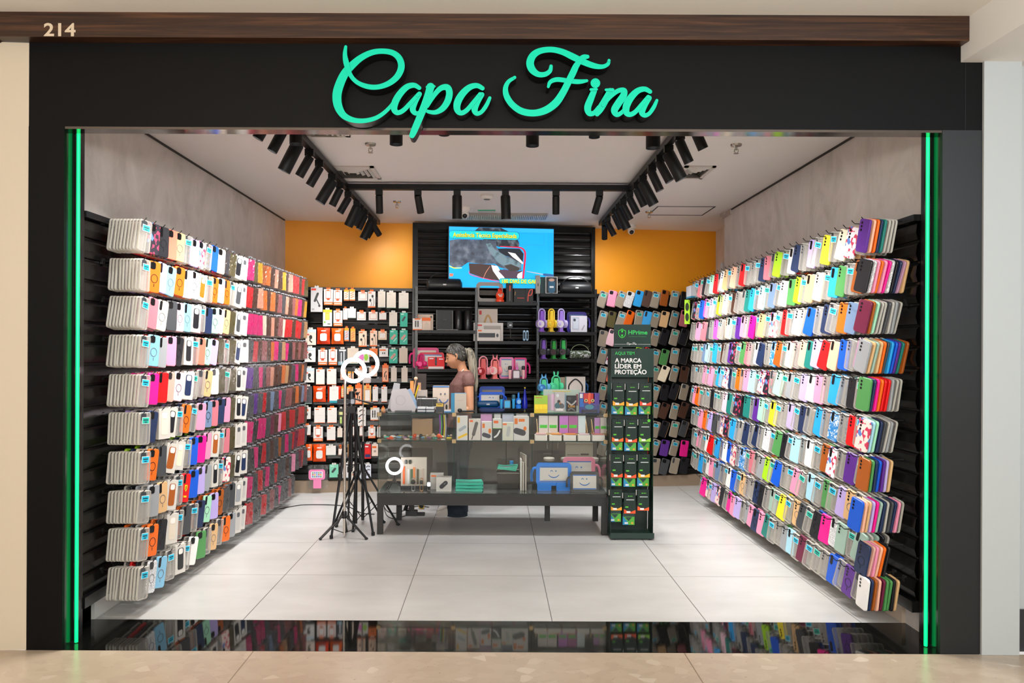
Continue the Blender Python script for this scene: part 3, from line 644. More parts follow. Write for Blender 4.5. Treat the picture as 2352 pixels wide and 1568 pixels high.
# the slatwall behind the green stand: cases face the room, leaning on their hooks
cols = [1387, 1408, 1430, 1449, 1470, 1489, 1508, 1529, 1552, 1574]
rys = [687, 733, 776, 819, 859, 901, 943, 987, 1029, 1071]
BRW = ['T Pi T Gl Sk Db T Br T K', 'T Ol T O T Sk T Ta T Ro', 'C Pp T K T Db T K T K', 'T Fw T Cr Lm R T G T K', 'T Co T Cr Pe Br T Cr T Db', 'T K T Db T H T K K C', 'T Ta T K T Cr T Db T Db', 'T Br T K T Te T K T Dg', 'T Gl T K N R T P T H', 'C Cr C Ta C Cr C Dg C K']
for r in range(10):
    toks = parse(BRW[r])
    for c, px in enumerate(cols):
        if r == 9 and c < 5: continue
        k = toks[c]; lean = random.uniform(8, 22)
        X, Y, Z = PB(px - 6 + 8 * math.sin(math.radians(lean)), rys[r] - 16 + random.uniform(-2, 2), .19)
        M = Matrix.Translation((X, Y, Z)) @ Matrix.Rotation(BR + math.radians(random.uniform(-6, 14)), 4, 'Z') @ Matrix.Rotation(math.radians(lean), 4, 'Y')
        for i in range(2):
            kk = k if i == 0 else ('C' if k in 'CT' else random.choice(['C', 'K', 'Ta', k]))
            hid = 1403 < px < 1500 and r > 2
            pri = (.15 if hid else 1.2) * (1 if i == 0 else .2) / 82
            ITEMS.append(('clear' if kk in 'CT' else 'color', pri, 'b', c, r, i, kk, Matrix.Translation((.012 * i, .03 * i, -.004 * i)) @ M, 't' if kk == 'T' else ''))

GRP = {'clear': 'clear phone cases on hooks', 'color': 'coloured phone cases on hooks', 'carton': 'boxed phone cases on hooks', 'wallet': 'bagged wallet cases on hooks'}
NAME = {'clear': 'clear_phone_case', 'color': 'phone_case', 'carton': 'boxed_phone_case', 'wallet': 'wallet_phone_case'}
def build_item(it, solo):
    kind, pri, side, c, r, i, k, M, mk = it
    I4 = Matrix.Identity(4); rnd = (c * 7 + r * 3 + i) % 3
    add = None
    parts = []
    if kind in ('clear', 'color'):
        body = ('case', [FROST if side == 'b' and k in 'CT' else cmat(k), RIMC if k in 'CT' else cmat(k)])
        cm = ('cam_lens' if side == 'r' and rnd != 1 else ('cam_bar' if side == 'r' else ('cam_square' if rnd != 2 else 'cam_bar')))
        if i == 0: parts.append(('camera_cutout', cm, [CAMC if kind == 'clear' else CAMM]))
        if 'm' in mk: parts.append(('magnet_ring', 'mring', [mat('6a6a70' if k in ('Cb', 'Ta', 'Cr', 'Mi', 'Pp', 'Gl') else '1a1a1e', .3)]))
        if 't' in mk: parts.append(('price_tag', 'tag', TAGM if (c + r) % 5 else TAGG))
    elif kind == 'carton':
        kk = k[1:]; dark = mat(PAL[kk][1], .35)
        body = ('carton', [mat('cdc8c0', .5)]); 
        if i == 0: parts += [('window', 'window', [mat('bdbab6', .4) if kk == 'W' else dark]), ('inlay', 'inlay', [WHITE if kk != 'W' else mat('55555a', .4)])]
    else:
        kk = k[1:]; wc = {'Y': 'd8981c', 'O': 'cc6a28', 'Pe': 'cb8d76', 'R': 'c01a22', 'H': 'd01c6e', 'Ta': 'b98d62', 'Ro': '8e5050'}.get(kk, PAL[kk][1])
        body = ('wallet', [mat(wc, .34)])
        if i == 0 and rnd == 0: parts.append(('clasp', 'clasp', [mat(wc, .25)]))
        parts.append(('plastic_sleeve', 'pouch', [SLEEVE])); parts.append(('header_tab', 'header', [mat('85878c', .25)]))
    if not solo:
        st = STF[kind]; st.add(body[0], body[1], M)
        for _, tp, mm in parts: st.add(tp, mm, M)
        return
    o = inst(NAME[kind], body[0], body[1], M)
    kk = k.lstrip('#%'); col = PAL[kk][0]
    noun = {'clear': 'phone case', 'color': 'phone case', 'carton': 'boxed case', 'wallet': 'wallet case'}[kind]
    pos = ['front', 'second', 'third', 'fourth', 'fifth', 'sixth', 'seventh', 'eighth', 'ninth', 'tenth', 'eleventh', 'twelfth'][i]
    tag(o, ('%s %s, %s on %s hook from entrance, %s, %s' if side != 'b' else '%s %s, %s on %s hook, %s, %s') % (col, noun, pos, ordn(c), row_word(r), side_name(side)), 'phone case', GRP[kind])
    for nm, tp, mm in parts: inst(nm, tp, mm, None, o)
for kind in STF:
    its = sorted([t for t in ITEMS if t[0] == kind], key=lambda t: -t[1])
    for n, it in enumerate(its): build_item(it, n < 300)
for kind, nm, cat, lb in (('clear', 'clear_phone_cases', 'phone cases', 'mass of further clear phone cases hanging deeper in the racks'),
                     ('color', 'phone_cases', 'phone cases', 'mass of further coloured phone cases hanging deeper in the racks')):
    o = STF[kind].build(nm)
    if o: tag(o, lb, cat, GRP[kind])
for kind in ('carton', 'wallet'):
    o = STF[kind].build(NAME[kind] + 's')
    if o: tag(o, 'remaining %s deeper in the racks of the left wall' % NAME[kind].replace('_', ' '), 'phone cases', GRP[kind])
# hooks: single prong with an upturned tip, parts of the slatwalls
HKM = mat('141414', .3)
def hook_mb(L=.26):
    return MB().box(-.012, .012, -.02, -.002, -.014, .02).tube([(0, -.01, .004), (0, -L + .012, .010), (0, -L, .022), (0, -L - .006, .03)], .0028, 6)
for side, wall in (('l', swl), ('r', swr)):
    hs = sorted(HOOKS[side], key=lambda h: h[0]); tpl = hook_mb(); me = tpl.mesh('hook', [HKM]); rest = MB()
    for n, (Y, z, L) in enumerate(sorted(hs, key=lambda h: h[0] * h[0] + (h[1] - HC) ** 2)):
        lx = (Y - 4.22) if side == 'l' else (8.42 - Y)
        if n < 100:
            o = bpy.data.objects.new('hook', me); COL.objects.link(o); o.parent = wall; o.location = (lx, 0, z)
        else:
            rest.X = Matrix.Translation((lx, 0, z)); rest.add(tpl.v, tpl.f, 0)
    o = rest.build('hooks', HKM, wall); o['kind'] = 'stuff'

for o in [x for x in COL.objects if x.get('label', '').startswith('red phone case, front on sixth hook from entrance, eighth row, left')]:
    YS = mat('f0c81c', .4); y0 = -T_ / 2 - .002
    MB().prism([(CX_ + a, CZ_ + b) for a, b in ((0, -.024), (.012, -.01), (.015, .012), (.011, .02), (-.011, .02), (-.015, .012), (-.012, -.01))], y0, y0 + .002).build('shield_emblem', YS, o)
    m = MB(); stroke(m, [(CX_ - .004, CZ_ - .012, .002), (CX_ + .001, CZ_ - .002, .003), (CX_ - .002, CZ_ + .006, .003), (CX_ + .005, CZ_ + .012, .0015)], lambda x, z, q: (x, z, q), y0 - .0008, y0, 0, 0, 4); m.build('horse_emblem', BLK, o)
    MB().box(CX_ - .016, CX_ + .016, y0, y0 + .002, CZ_ - .062, CZ_ - .05).build('yellow_plate', YS, o)
# ---------------------------------------------------------------- boxed accessories on the slatwall by the tripods
OR_, RD, TL, DK, GRY = 'f06a12', 'e8400e', '12b394', '2a2826', '9a9794'
WH = 'e9e4de'
def art(mb, mats, style, w, h, y):
    """printed front of a pack; u,v run 0..1 from the lower left"""
    def mi(c):
        m_ = mat(c, .5)
        if m_ not in mats: mats.append(m_)
        return mats.index(m_)
    lay = [y]
    def R(u0, v0, u1, v1, c): lay[0] -= .0004; mb.quad(-w / 2 + u0 * w, -w / 2 + u1 * w, v0 * h, v1 * h, lay[0], mi(c))
    def E_(u, v, ru, rv, c, n=12): lay[0] -= .0004; mb.flat([(-w / 2 + (u + ru * math.cos(2 * math.pi * k / n)) * w, (v + rv * math.sin(2 * math.pi * k / n)) * h) for k in range(n)], lay[0], mi(c))
    def S(pts, hw, c):
        lay[0] -= .0004; m2 = MB(); stroke(m2, [(-w / 2 + u * w, v * h, hw * w) for u, v in pts], lambda x, z, q: (x, z, q), lay[0], lay[0] + .0003, mi(c), mi(c), 4); mb.add(m2.v, m2.f, m2.m)
    if style == 'charger':
        R(0, .0, 1, .2, OR_); R(.1, .08, .9, .13, WH); R(.2, .4, .8, .93, 'e46a3a'); R(.25, .45, .75, .88, 'f4f1ec'); R(.34, .3, .66, .42, 'd04a20'); R(.36, .9, .6, .97, OR_)
    elif style == 'yellow':
        R(0, 0, 1, .3, 'e8efdc'); R(.25, .38, .75, .82, 'f2b81e'); R(.3, .42, .7, .76, 'ffd65a'); R(0, .84, 1, 1, 'f5c62a'); R(.5, .12, .85, .16, DK); R(.1, .2, .3, .3, '7fc04a')
    elif style == 'cable':
        R(0, .8, 1, 1, 'f5a21a'); S([(.2, .6), (.8, .75)], .06, OR_); S([(.2, .42), (.8, .57)], .06, OR_); S([(.2, .24), (.8, .39)], .06, OR_); R(0, 0, 1, .1, OR_)
    elif style == 'square':
        R(.12, .15, .88, .8, 'd4835a'); R(.16, .19, .84, .76, 'efe6dc'); R(.35, .86, .75, .96, OR_)
    elif style == 'ear':
        E_(.32, .45, .14, .09, DK); E_(.62, .7, .14, .09, DK); S([(.32, .45), (.45, .25), (.4, .08)], .025, DK); S([(.62, .7), (.8, .4), (.72, .1)], .025, DK); R(0, 0, 1, .07, OR_); R(.08, .88, .5, .94, OR_)
    elif style == 'plain': R(.15, .84, .5, .9, 'cfc6bc'); R(.3, .45, .7, .455, 'd8d0c6'); R(0, 0, 1, .03, '8fb8a8')
    elif style == 'plain_o': R(.12, .86, .42, .93, OR_); R(.3, .5, .7, .51, 'd5ccc2'); R(0, 0, 1, .03, OR_)
    elif style == 'holder':
        S([(.35, .45), (.6, .75)], .1, '3a3a3c'); S([(.5, .5), (.72, .3)], .05, '3a3a3c'); E_(.74, .25, .1, .05, '3a3a3c'); R(.05, .88, .45, .96, 'e2402a'); R(.1, .08, .3, .14, GRY)
    elif style == 'mount':
        E_(.5, .5, .16, .14, DK); S([(.5, .45), (.42, .3), (.6, .18)], .06, DK); R(0, .8, 1, 1, 'cfe0ea'); R(.05, .62, .35, .7, 'e2402a')
    elif style == 'teal':
        R(.12, .86, .5, .93, 'bfe8dc'); S([(.3, .4), (.62, .62)], .16, 'd8a79a'); S([(.5, .2), (.85, .42)], .05, 'bfe8dc')
    elif style == 'tealdark': R(.12, .86, .5, .93, 'bfe8dc'); S([(.35, .45), (.62, .68)], .13, '3a4246')
    elif style == 'cabledark':
        R(0, 0, 1, .22, '7fa6b2'); S([(.35, .1), (.35, .75)], .05, 'f4f4f4'); S([(.68, .2), (.68, .85)], .05, 'f4f4f4'); R(.1, .86, .9, .96, 'dcdcdc')
    elif style == 'buds': R(.05, .68, .75, .84, OR_); S([(.4, .48), (.4, .34)], .05, DK); S([(.62, .48), (.62, .34)], .05, DK)
    elif style == 'whiteteal': R(0, 0, 1, .14, '1d98a8'); R(.3, .78, .7, .8, 'd0cac2')
    elif style == 'orangeear': S([(.3, .3), (.35, .5), (.6, .6)], .07, DK); S([(.6, .15), (.62, .4)], .07, DK); R(.1, .68, .35, .76, WH); R(.08, .05, .92, .82, 'f2b08c'); S([(.35, .3), (.4, .5), (.65, .62)], .07, DK); S([(.62, .15), (.64, .4)], .07, DK)
    elif style == 'darkyg': R(.1, .62, .9, .8, 'd8d890'); R(.3, .1, .7, .5, 'b9d868'); E_(.5, .4, .1, .05, 'f4f4f4')
    elif style == 'watches': S([(.25, .25), (.25, .75)], .06, DK); S([(.5, .25), (.5, .75)], .06, DK); S([(.78, .25), (.78, .6)], .05, DK); E_(.25, .5, .09, .07, DK); E_(.5, .5, .09, .07, DK); R(0, 0, 1, .05, OR_); R(0, .9, .3, 1, 'f5b21a')
    elif style == 'cables3': S([(.2, .2), (.5, .3), (.75, .28)], .06, DK); S([(.2, .5), (.5, .62), (.8, .6)], .06, DK); S([(.25, .8), (.5, .88), (.8, .84)], .06, DK); R(.1, .4, .4, .44, OR_)
    elif style == 'redbox': R(.1, .8, .6, .88, 'f4f4f4'); R(.1, .1, .9, .3, '1d2a66'); R(.2, .36, .8, .7, 'f01818')
    elif style == 'rainbow': R(0, 0, 1, 1, 'e9e2da'); E_(.28, .45, .22, .3, 'e678c0'); E_(.7, .45, .2, .3, '9bd33a')
    return y
def pack_front(px0, py0, px1, py1, style, color, label, group='boxed accessories on the back slatwall', depth=.035, off=.2, name='accessory_box', tabc=None, cat='box'):
    X0, Y0, Z0 = PB((px0 + px1) / 2, py1, off); _, _, Z1 = PB((px0 + px1) / 2, py0, off)
    w_ = (px1 - px0) * Y0 / F; h_ = Z1 - Z0
    t = thing(name, label, cat, (X0, Y0, Z0), BR, group)
    mats = [mat(color, .45)]; m = MB()
    m.box(-w_ / 2, w_ / 2, 0, depth, 0, h_, 0); art(m, mats, style, w_, h_, 0)
    m.build('carton', mats, t)
    tc = tabc or ('f06a12' if style in ('charger', 'plain_o', 'cable', 'ear', 'square', 'orangeear', 'watches') else 'd9d4cc')
    MB().prism(rrect(min(.045, w_ * .5), .024, .005, 2, 0, h_ + .008), .004, .006, 0).build('hang_tab', mat(tc, .5), t)
    MB().tube([(0, off - .035, h_ + .014), (0, -.012, h_ + .014), (0, -.018, h_ + .026)], .0022, 6).build('hook', HKM, t)
    return t
def pouch_front(px0, py0, px1, py1, color, label, off=.2, inner='e9e4de'):
    X0, Y0, Z0 = PB((px0 + px1) / 2, py1, off); _, _, Z1 = PB((px0 + px1) / 2, py0, off)
    w_ = (px1 - px0) * Y0 / F; h_ = Z1 - Z0
    t = thing('cable_pouch', label, 'pouch', (X0, Y0, Z0), BR, 'orange foil pouches on the back slatwall')
    # pillow bag: crimped edges, swollen middle
    V = []; n = 8
    for s in (-1, 1):
        for i in range(n + 1):
            for j in range(n + 1):
                u, v = i / n * 2 - 1, j / n; b = (1 - u * u) * (1 - (2 * v - 1) ** 4) * .024
                pin = 1 - .07 * math.sin(v * math.pi)
                V.append((u * w_ / 2 * pin, .015 + s * b, v * h_))
    Fc = []
    for s in (0, 1):
        k = s * (n + 1) ** 2
        for i in range(n):
            for j in range(n):
                q = (k + i * (n + 1) + j, k + (i + 1) * (n + 1) + j, k + (i + 1) * (n + 1) + j + 1, k + i * (n + 1) + j + 1); Fc.append(q if s == 0 else q[::-1])
    MB().add(V, Fc).build('bag', mat(color, .22, kind='crumple'), t, True)
    m = MB(); m.flat([(x, z) for x, z in rrect(w_ * .5, h_ * .5, .02, 3, 0, h_ * .42)], -.0112)
    m2 = MB()
    P2 = rrect(w_ * .5, h_ * .46, .018, 3, 0, h_ * .42); m2.prism(P2, -.0115, .0); m2.build('clear_window', mat(inner, .3, kind='crumple'), t)
    MB().prism(rrect(w_ * .36, h_ * .06, .003, 2, 0, h_ * .8), -.0075, .0).build('printed_name', mat('f7e9dc', .5), t)
    MB().tube([(0, off - .035, h_ - .012), (0, -.012, h_ - .012), (0, -.018, h_)], .0022, 6).build('hook', HKM, t)
    return t
SN = dict(charger='white and orange wall charger box', yellow='yellow and white adapter box', cable='slim orange cable box', square='small white box with a framed square', ear='white earphone box with orange foot', plain='plain white box',
          plain_o='white box with an orange tab', holder='tall grey box showing a phone holder', mount='white box showing a dark car mount', teal='turquoise cable box', tealdark='turquoise box with a dark adapter', cabledark='dark box showing white cables',
          buds='white box with two black earbuds', whiteteal='white box with a teal foot', orangeear='orange box showing black earphones', darkyg='dark and yellow-green box', watches='white box showing dark chargers', cables3='white box showing three dark cables',
          redbox='red box with a blue foot', rainbow='box with pink and lime circles')
rows = [
 [(714,660,740,716,'holder','c9c6c6'),(744,664,764,700,'charger',WH),(766,666,785,701,'charger',WH),(790,665,801,690,'cable','f0dcc4'),(803,664,815,690,'cable','f0dcc4'),(823,670,843,690,'square',WH),(845,669,862,706,'ear',WH),(868,669,885,706,'plain','e3d6c6'),(888,671,909,707,'plain','e3d6c6'),(916,672,938,708,'plain','e3d9cc')],
 [(742,711,762,749,'yellow','e8eee8'),(766,713,786,749,'charger',WH),(788,708,798,734,'plain_o',WH),(799,708,817,730,'plain',WH),(820,716,840,735,'square',WH),(847,716,867,735,'square',WH),(871,718,887,734,'plain_o',WH),(894,717,912,749,'plain','e3d6c6'),(919,718,936,750,'tealdark',TL)],
 [(702,756,725,792,'mount','f0d9c8'),(0,)*6,(0,)*6,(791,753,801,783,'cable','b9c2cc'),(805,754,816,784,'cable','f0a860'),(824,760,842,796,'ear','f0d0b4'),(850,759,866,795,'ear','f0d0b4'),(869,760,888,780,'square','eed9b8'),(895,758,913,790,'teal',TL),(918,758,936,791,'teal',TL)],
 [(700,798,724,831,'mount',WH),(731,803,751,838,'charger',WH),(755,802,774,838,'charger',WH),(777,801,796,838,'cabledark','3a3f44'),(798,799,823,835,'plain','dccbb8'),(824,806,848,832,'rainbow',WH),(849,800,867,819,'buds','f07a1e'),(871,799,891,819,'buds',WH),(894,802,913,834,'teal',TL),(917,799,936,834,'plain','ddcbb6')],
 [(700,845,721,878,'mount',WH),(726,848,745,883,'plain_o',WH),(751,847,772,883,'plain_o',WH),(782,848,795,872,'square','e6b49c'),(799,852,812,878,'cable','efd2b0'),(822,845,837,868,'square','e9cdb8'),(848,843,866,864,'square','e9cdb8'),(878,838,892,877,'orangeear','f06a12'),(898,844,911,877,'plain','dfd0c0'),(922,844,936,878,'plain','dfd0c0')],
 [(700,887,716,927,'plain','4a4a4e'),(0,)*6,(757,888,777,925,'whiteteal',WH),(784,887,793,913,'cable','f4cfa0'),(797,888,811,905,'cable','f4cfa0'),(816,883,831,928,'orangeear','f06a12'),(836,885,852,928,'square','f2b45a'),(856,888,868,922,'plain_o',WH),(876,888,889,923,'plain_o',WH)],
 [(694,935,713,962,'buds',WH),(722,936,746,971,'plain_o',WH),(752,936,773,971,'plain_o',WH),(778,938,788,976,'darkyg','2c3026'),(805,939,813,971,'plain',WH),(821,936,840,978,'cables3',WH),(851,936,871,965,'watches',WH),(876,936,884,950,'plain_o','f0a860')],
 [(698,976,713,999,'plain_o',WH),(720,980,741,1013,'charger',WH),(751,980,770,1011,'plain_o',WH),(775,983,786,1004,'plain','ead8c8'),(805,980,813,1000,'plain_o',WH),(826,980,835,1000,'plain_o',WH),(846,980,862,1006,'charger',WH),(866,980,874,1004,'plain_o',WH)],
 [(0,)*6,(0,)*6,(749,1024,771,1045,'plain',WH),(776,1025,787,1048,'square','3a3836'),(799,1020,809,1048,'cable','f0a860'),(822,1024,832,1046,'buds',WH),(837,1020,852,1053,'redbox','d01a1a'),(854,1020,868,1047,'buds','f0d8c8')],
 [(0,)*6,(757,1067,777,1096,'tealdark','7fd0b0'),(780,1064,790,1098,'plain','ddd8d8'),(795,1063,805,1097,'plain','ddd8d8'),(807,1064,821,1108,'cables3','d8d0c6'),(826,1066,836,1100,'plain','c9ced6'),(838,1066,852,1098,'cables3','dfe2ee')]]
for r, row in enumerate(rows):
    for c, q in enumerate(row):
        if not q[1]: continue
        pack_front(*q, '%s, %s along the %s of the back slatwall' % (SN[q[4]], ordn(c), row_word(r)))
pn = 0
for (a, b, c, d, col, rw) in ((728,752,758,790,'e83c0c','third row'),(761,753,789,790,'f06418','third row, nearer the shelves'),(719,886,748,923,'ee4a10','sixth row'),(752,886,783,923,'e03208','sixth row, behind a white box'),(702,1020,717,1058,'ee5a14','ninth row, near the corner'),(719,1020,748,1060,'ee5010','ninth row')):
    pouch_front(a, b, c, d, col, 'shiny orange foil pouch, %s of the back slatwall' % rw, off=.2 if 'behind' not in rw else .17)
# pink armband in a clear bag
X0, Y0, Z0 = PB(730, 1123, .21); w_, h_ = 45 * Y0 / F, 56 * Y0 / F
t = thing('sports_armband', 'pink sports armband with a phone picture, hanging in a clear bag', 'armband', (X0, Y0, Z0), BR)
MB().prism(rrect(w_, h_, .02, 3, 0, h_ / 2), -.004, .004).build('clear_bag', mat('dfe2e2', .12, kind='sleeve'), t)
PKA = mat('ee86b4', .5); m = MB().prism(rrect(w_ * .82, h_ * .42, .025, 4, -.01, h_ * .6), -.012, -.005); m.prism(rrect(w_ * .4, h_ * .36, .008, 3, -.005, h_ * .22), -.012, -.005); m.build('band', PKA, t)
m = MB(); m.prism(rrect(w_ * .6, h_ * .27, .01, 3, -.01, h_ * .6), -.0135, -.012); m.build('phone_picture', mat('e4e2e6', .2), t)
m = MB(); cc = ['3f7fd0', 'd04a5a', '49a85a', 'e8a030', '7a60c0', '40b8d0']; mats = [mat(x, .4) for x in cc]
for i in range(5):
    for j in range(3): m.prism(rrect(w_ * .07, h_ * .05, .003, 2, -.01 + (i - 2) * w_ * .1, h_ * (.6 + (j - 1) * .075)), -.0142, -.0136, (i * 2 + j) % 6)
m.build('screen_icons', mats, t)
# ---------------------------------------------------------------- phone cases on the slatwall behind the green stand
# lime box with sunglasses pictures at the corner, boxes above the right rack
X0, Z0 = P(1577, 744, 8.3); t = thing('glasses_box', 'lime green box with two dark oval lens pictures at the rack corner', 'box', (X0, 8.28, Z0), math.radians(-25))
MB().box(-.028, .028, 0, .03, 0, .262, 0).build('carton', mat('a4dd1e', .4), t)
MB().prism(circ(.02, 14, 0, .185, .045), -.002, 0).prism(circ(.02, 14, 0, .075, .045), -.002, 0).build('lens_picture', mat('1a2a12', .2), t)
XR0 = 2.16
t = thing('storage_shelf', 'small black ledge on top of the right slatwall carrying speaker boxes', 'shelf', (0, 0, 0))
MB().box(2.1, 2.39, 8.06, 8.44, 2.13, 2.145).build('board', BLK, t)
def sbox(label, x, y, z, w_, d, h_, c, pic=None, name='product_box', rz=0, foot=None, group=None):
    t = thing(name, label, 'box', (x, y, z), rz, group); MB().box(-w_ / 2, w_ / 2, 0, d, 0, h_).build('carton', mat(c, .5), t)
    if foot: MB().box(-w_ / 2 - .0005, w_ / 2 + .0005, -.001, d, 0, h_ * .14).build('colour_band', mat(foot, .5), t)
    if pic: pic(t, w_, h_)
    return t
def pic_speaker(t, w_, h_): MB().prism(rrect(w_ * .6, h_ * .48, h_ * .2, 5, w_ * .06, h_ * .5), -.003, 0).build('speaker_picture', mat('15161a', .3), t)
sbox('grey speaker box with a black oval picture above the right wall rack', 2.19, 8.1, 2.1451, .22, .2, .13, 'b9bcc4', pic_speaker, foot='1a7a9a')
sbox('white and yellow box beside the speaker box above the right rack', 2.345, 8.12, 2.1451, .085, .2, .13, 'ddd8cc', foot=None)
# rolled poster leaning by the niche
t = thing('rolled_poster', 'pale rolled posters leaning in the niche beyond the right wall', 'poster', (2.52, 8.5, 2.14))
MB().box(-.1, .12, -.2, .3, -.02, 0).build('ledge', BLK, t)
MB().tube([(0, 0, 0), (.02, .02, .42)], .03, 12).tube([(.06, .05, 0), (.07, .05, .4)], .026, 12).build('roll', mat('c9c2bc', .6), t, True)
# ---------------------------------------------------------------- black display shelving with the screen
UO = .16                                               # the shelving's slat face stands this far off the back wall
SOF = .46                                              # shelf fronts
xa, ya, _ = PB(946, 900, UO); xb, yb_, _ = PB(1363, 900, UO)
UL = math.hypot(xb - xa, yb_ - ya)
un = thing('display_shelving', 'tall black steel shelving with glossy slats behind the counter, carrying the screen', 'shelving', (xa, ya, 0), BR)
ux = lambda px, off=UO: (PB(px, 700, off)[0] - xa) / math.cos(BR) - (off - UO) * math.tan(BR) * 0
m = MB(); slats(m, .06, UL - .04, 0, .9, 2.985, .0745, .024); m.build('slat_panel', mat('0d0b0a', .22), un)
m = MB().box(0, .06, -.05, .03, 0, 3.0).box(UL - .045, UL, -.05, .03, 0, 3.0).box(.06, UL - .045, -.05, .03, 2.93, 3.0); m.build('frame', mat('060606', .25, spec=.3), un)
SHM = mat('0d0c0c', .4, spec=.3)
BAYS = {'L': (952, 1084, (668, 758, 847)), 'M': (1092, 1227, (693, 783, 870, 938)), 'R': (1233, 1363, (674, 762, 824, 906))}
SZ = {}
for b, (p0, p1, ys) in BAYS.items():
    for i, py in enumerate(ys):
        X0, Y0, Z = PB((p0 + p1) / 2, py, SOF); SZ[b + str(i + 1)] = Z
        x0, x1 = ux(p0, SOF), ux(p1, SOF)
        MB().box(x0, x1, -(SOF - UO), -.02, Z - .035, Z).build('shelf', SHM, un)
for px in (951, 1088, 1229, 1361):
    x = ux(px, SOF - .1)
    m = MB().box(x - .014, x + .014, -(SOF - UO) + .06, -(SOF - UO) + .1, .75, 2.27)
    m.build('upright', mat('151414', .3), un)
    m = MB()
    for k in range(26): m.box(x - .004, x + .004, -(SOF - UO) + .058, -(SOF - UO) + .0601, .95 + k * .05, .958 + k * .05)
    o = m.build('slots', mat('5d5852', .4), un); o['kind'] = 'stuff'
# screen
X, Y, Z = PB(1152, 661, .36); xs0, _, _ = PB(1032, 600, .36); xs1, _, _ = PB(1272, 600, .36)
TW = (xs1 - xs0) / math.cos(BR); _, _, ZT_ = PB(1152, 523, .36); TH = ZT_ - Z
tv = thing('television', 'large flat screen showing gloved hands mending a phone on bright blue', 'television', (X, Y, Z), BR)
MB().box(-TW / 2 - .008, TW / 2 + .008, .001, .05, -.008, TH + .008, 0, .006).build('bezel', BLK, tv)
MB().box(-.2, .2, .05, .14, TH * .3, TH * .7).build('wall_bracket', BLK, tv)
EM = .74
def em(c, k=None): return mat(c, .6, emit=EM, kind=k)
scr = MB(); SM = [em('0aa0ea')]
def smi(c, k=None):
    m_ = em(c, k)
    if m_ not in SM: SM.append(m_)
    return SM.index(m_)
scr.quad(-TW / 2, TW / 2, 0, TH, 0, 0)
sl = [0.0]
def sp(x, y): return (x - 549) / 1178 * TW - TW / 2, (788 - y) / 672 * TH      # traced in the frame of the screen
def spoly(pts, c, k=None):
    sl[0] -= .0004; scr.flat([sp(*p) for p in reversed(pts)], sl[0], smi(c, k))
def sstroke(pts, c, k=None):
    sl[0] -= .0004; i = smi(c, k); stroke(scr, pts, lambda x, y, w_: sp(x, y) + (w_ / 1178 * TW,), sl[0], sl[0] + .0003, i, i, 5)
spoly([(549, 118), (1727, 118), (1727, 160), (549, 160)], '2aa8ee')
spoly([(820, 165), (880, 118), (1130, 118), (1290, 190), (1340, 290), (1330, 330), (1100, 330), (900, 240)], '22252c', 'knit')
spoly([(555, 270), (640, 255), (900, 255), (1075, 260), (1080, 330), (1160, 430), (1230, 440), (1360, 510), (1360, 580), (1280, 600), (1120, 560), (1060, 520), (900, 525), (760, 510), (690, 560), (600, 570), (555, 540)], '4a5260', 'knit')
sstroke([(555, 555, 4), (610, 575, 5), (690, 572, 3)], 'f2e02a')
spoly([(770, 520), (900, 525), (1060, 530), (1110, 580), (1280, 610), (1370, 590), (1372, 700), (1100, 705), (960, 690), (780, 630)], '43322f')
spoly([(1090, 350), (1180, 345), (1340, 345), (1385, 400), (1375, 520), (1230, 440), (1140, 420)], '1e222b')
spoly([(1205, 385), (1290, 400), (1380, 500), (1375, 520), (1260, 440)], 'ded8d6')
spoly([(1020, 535), (1090, 545), (1180, 690), (1120, 710), (1040, 600)], 'e0d6d8')
spoly([(1300, 640), (1370, 600), (1370, 700), (1330, 700)], 'e0cdd2')
spoly([(1100, 600), (1160, 580), (1330, 600), (1300, 690), (1190, 690)], '4b3a48')
sstroke([(1120, 325, 4), (1250, 330, 6), (1350, 335, 8), (1395, 370, 10), (1403, 430, 10), (1392, 560, 10), (1380, 690, 9)], 'd31a3c')
sstroke([(770, 610, 3), (790, 645, 4), (900, 675, 4), (1120, 720, 4)], 'd03a6a')
sstroke([(930, 690, 2), (960, 620, 3), (1005, 550, 2)], 'c98a78')
spoly([(960, 300), (1010, 290), (1060, 360), (1200, 440), (1340, 500), (1365, 540), (1320, 570), (1180, 560), (1090, 500), (1000, 390)], '66808a', 'knit')
spoly([(1160, 540), (1240, 520), (1340, 560), (1330, 595), (1230, 600)], '3c3634')
sstroke([(1420, 598, 3), (1520, 615, 6), (1620, 632, 6)], '9aa6b0'); sstroke([(1620, 632, 14), (1680, 638, 16), (1715, 640, 14)], '24507e')
spoly([(556, 635), (600, 640), (590, 668), (556, 668)], 'f07050')
for k in range(22): sstroke([(1660, 170 + k * 20, 1.2), (1680, 170 + k * 20, 1.2)], '1a7ab8'); sstroke([(1690, 170 + k * 20, 1.2), (1712, 170 + k * 20, 1.2)], '1a7ab8')
for q in (((1330, 178), (1610, 178), (1610, 305), (1330, 305)), ((1460, 178), (1462, 178), (1462, 305), (1460, 305))):
    if q[1][0] - q[0][0] > 5:
        for a, b in zip(q, q[1:] + q[:1]): sstroke([(*a, 1.2), (*b, 1.2)], '2f8ac0')
def pill(x0, y0, x1, y1, c, r):
    sl[0] -= .0004; a, b = sp(x0, y1), sp(x1, y0); scr.flat(rrect(b[0] - a[0], b[1] - a[1], r, 5, (a[0] + b[0]) / 2, (a[1] + b[1]) / 2), sl[0], smi(c))
pill(549, 160, 1336, 254, '0c6f86', .04); pill(549, 165, 1330, 249, '1cc3c8', .038)
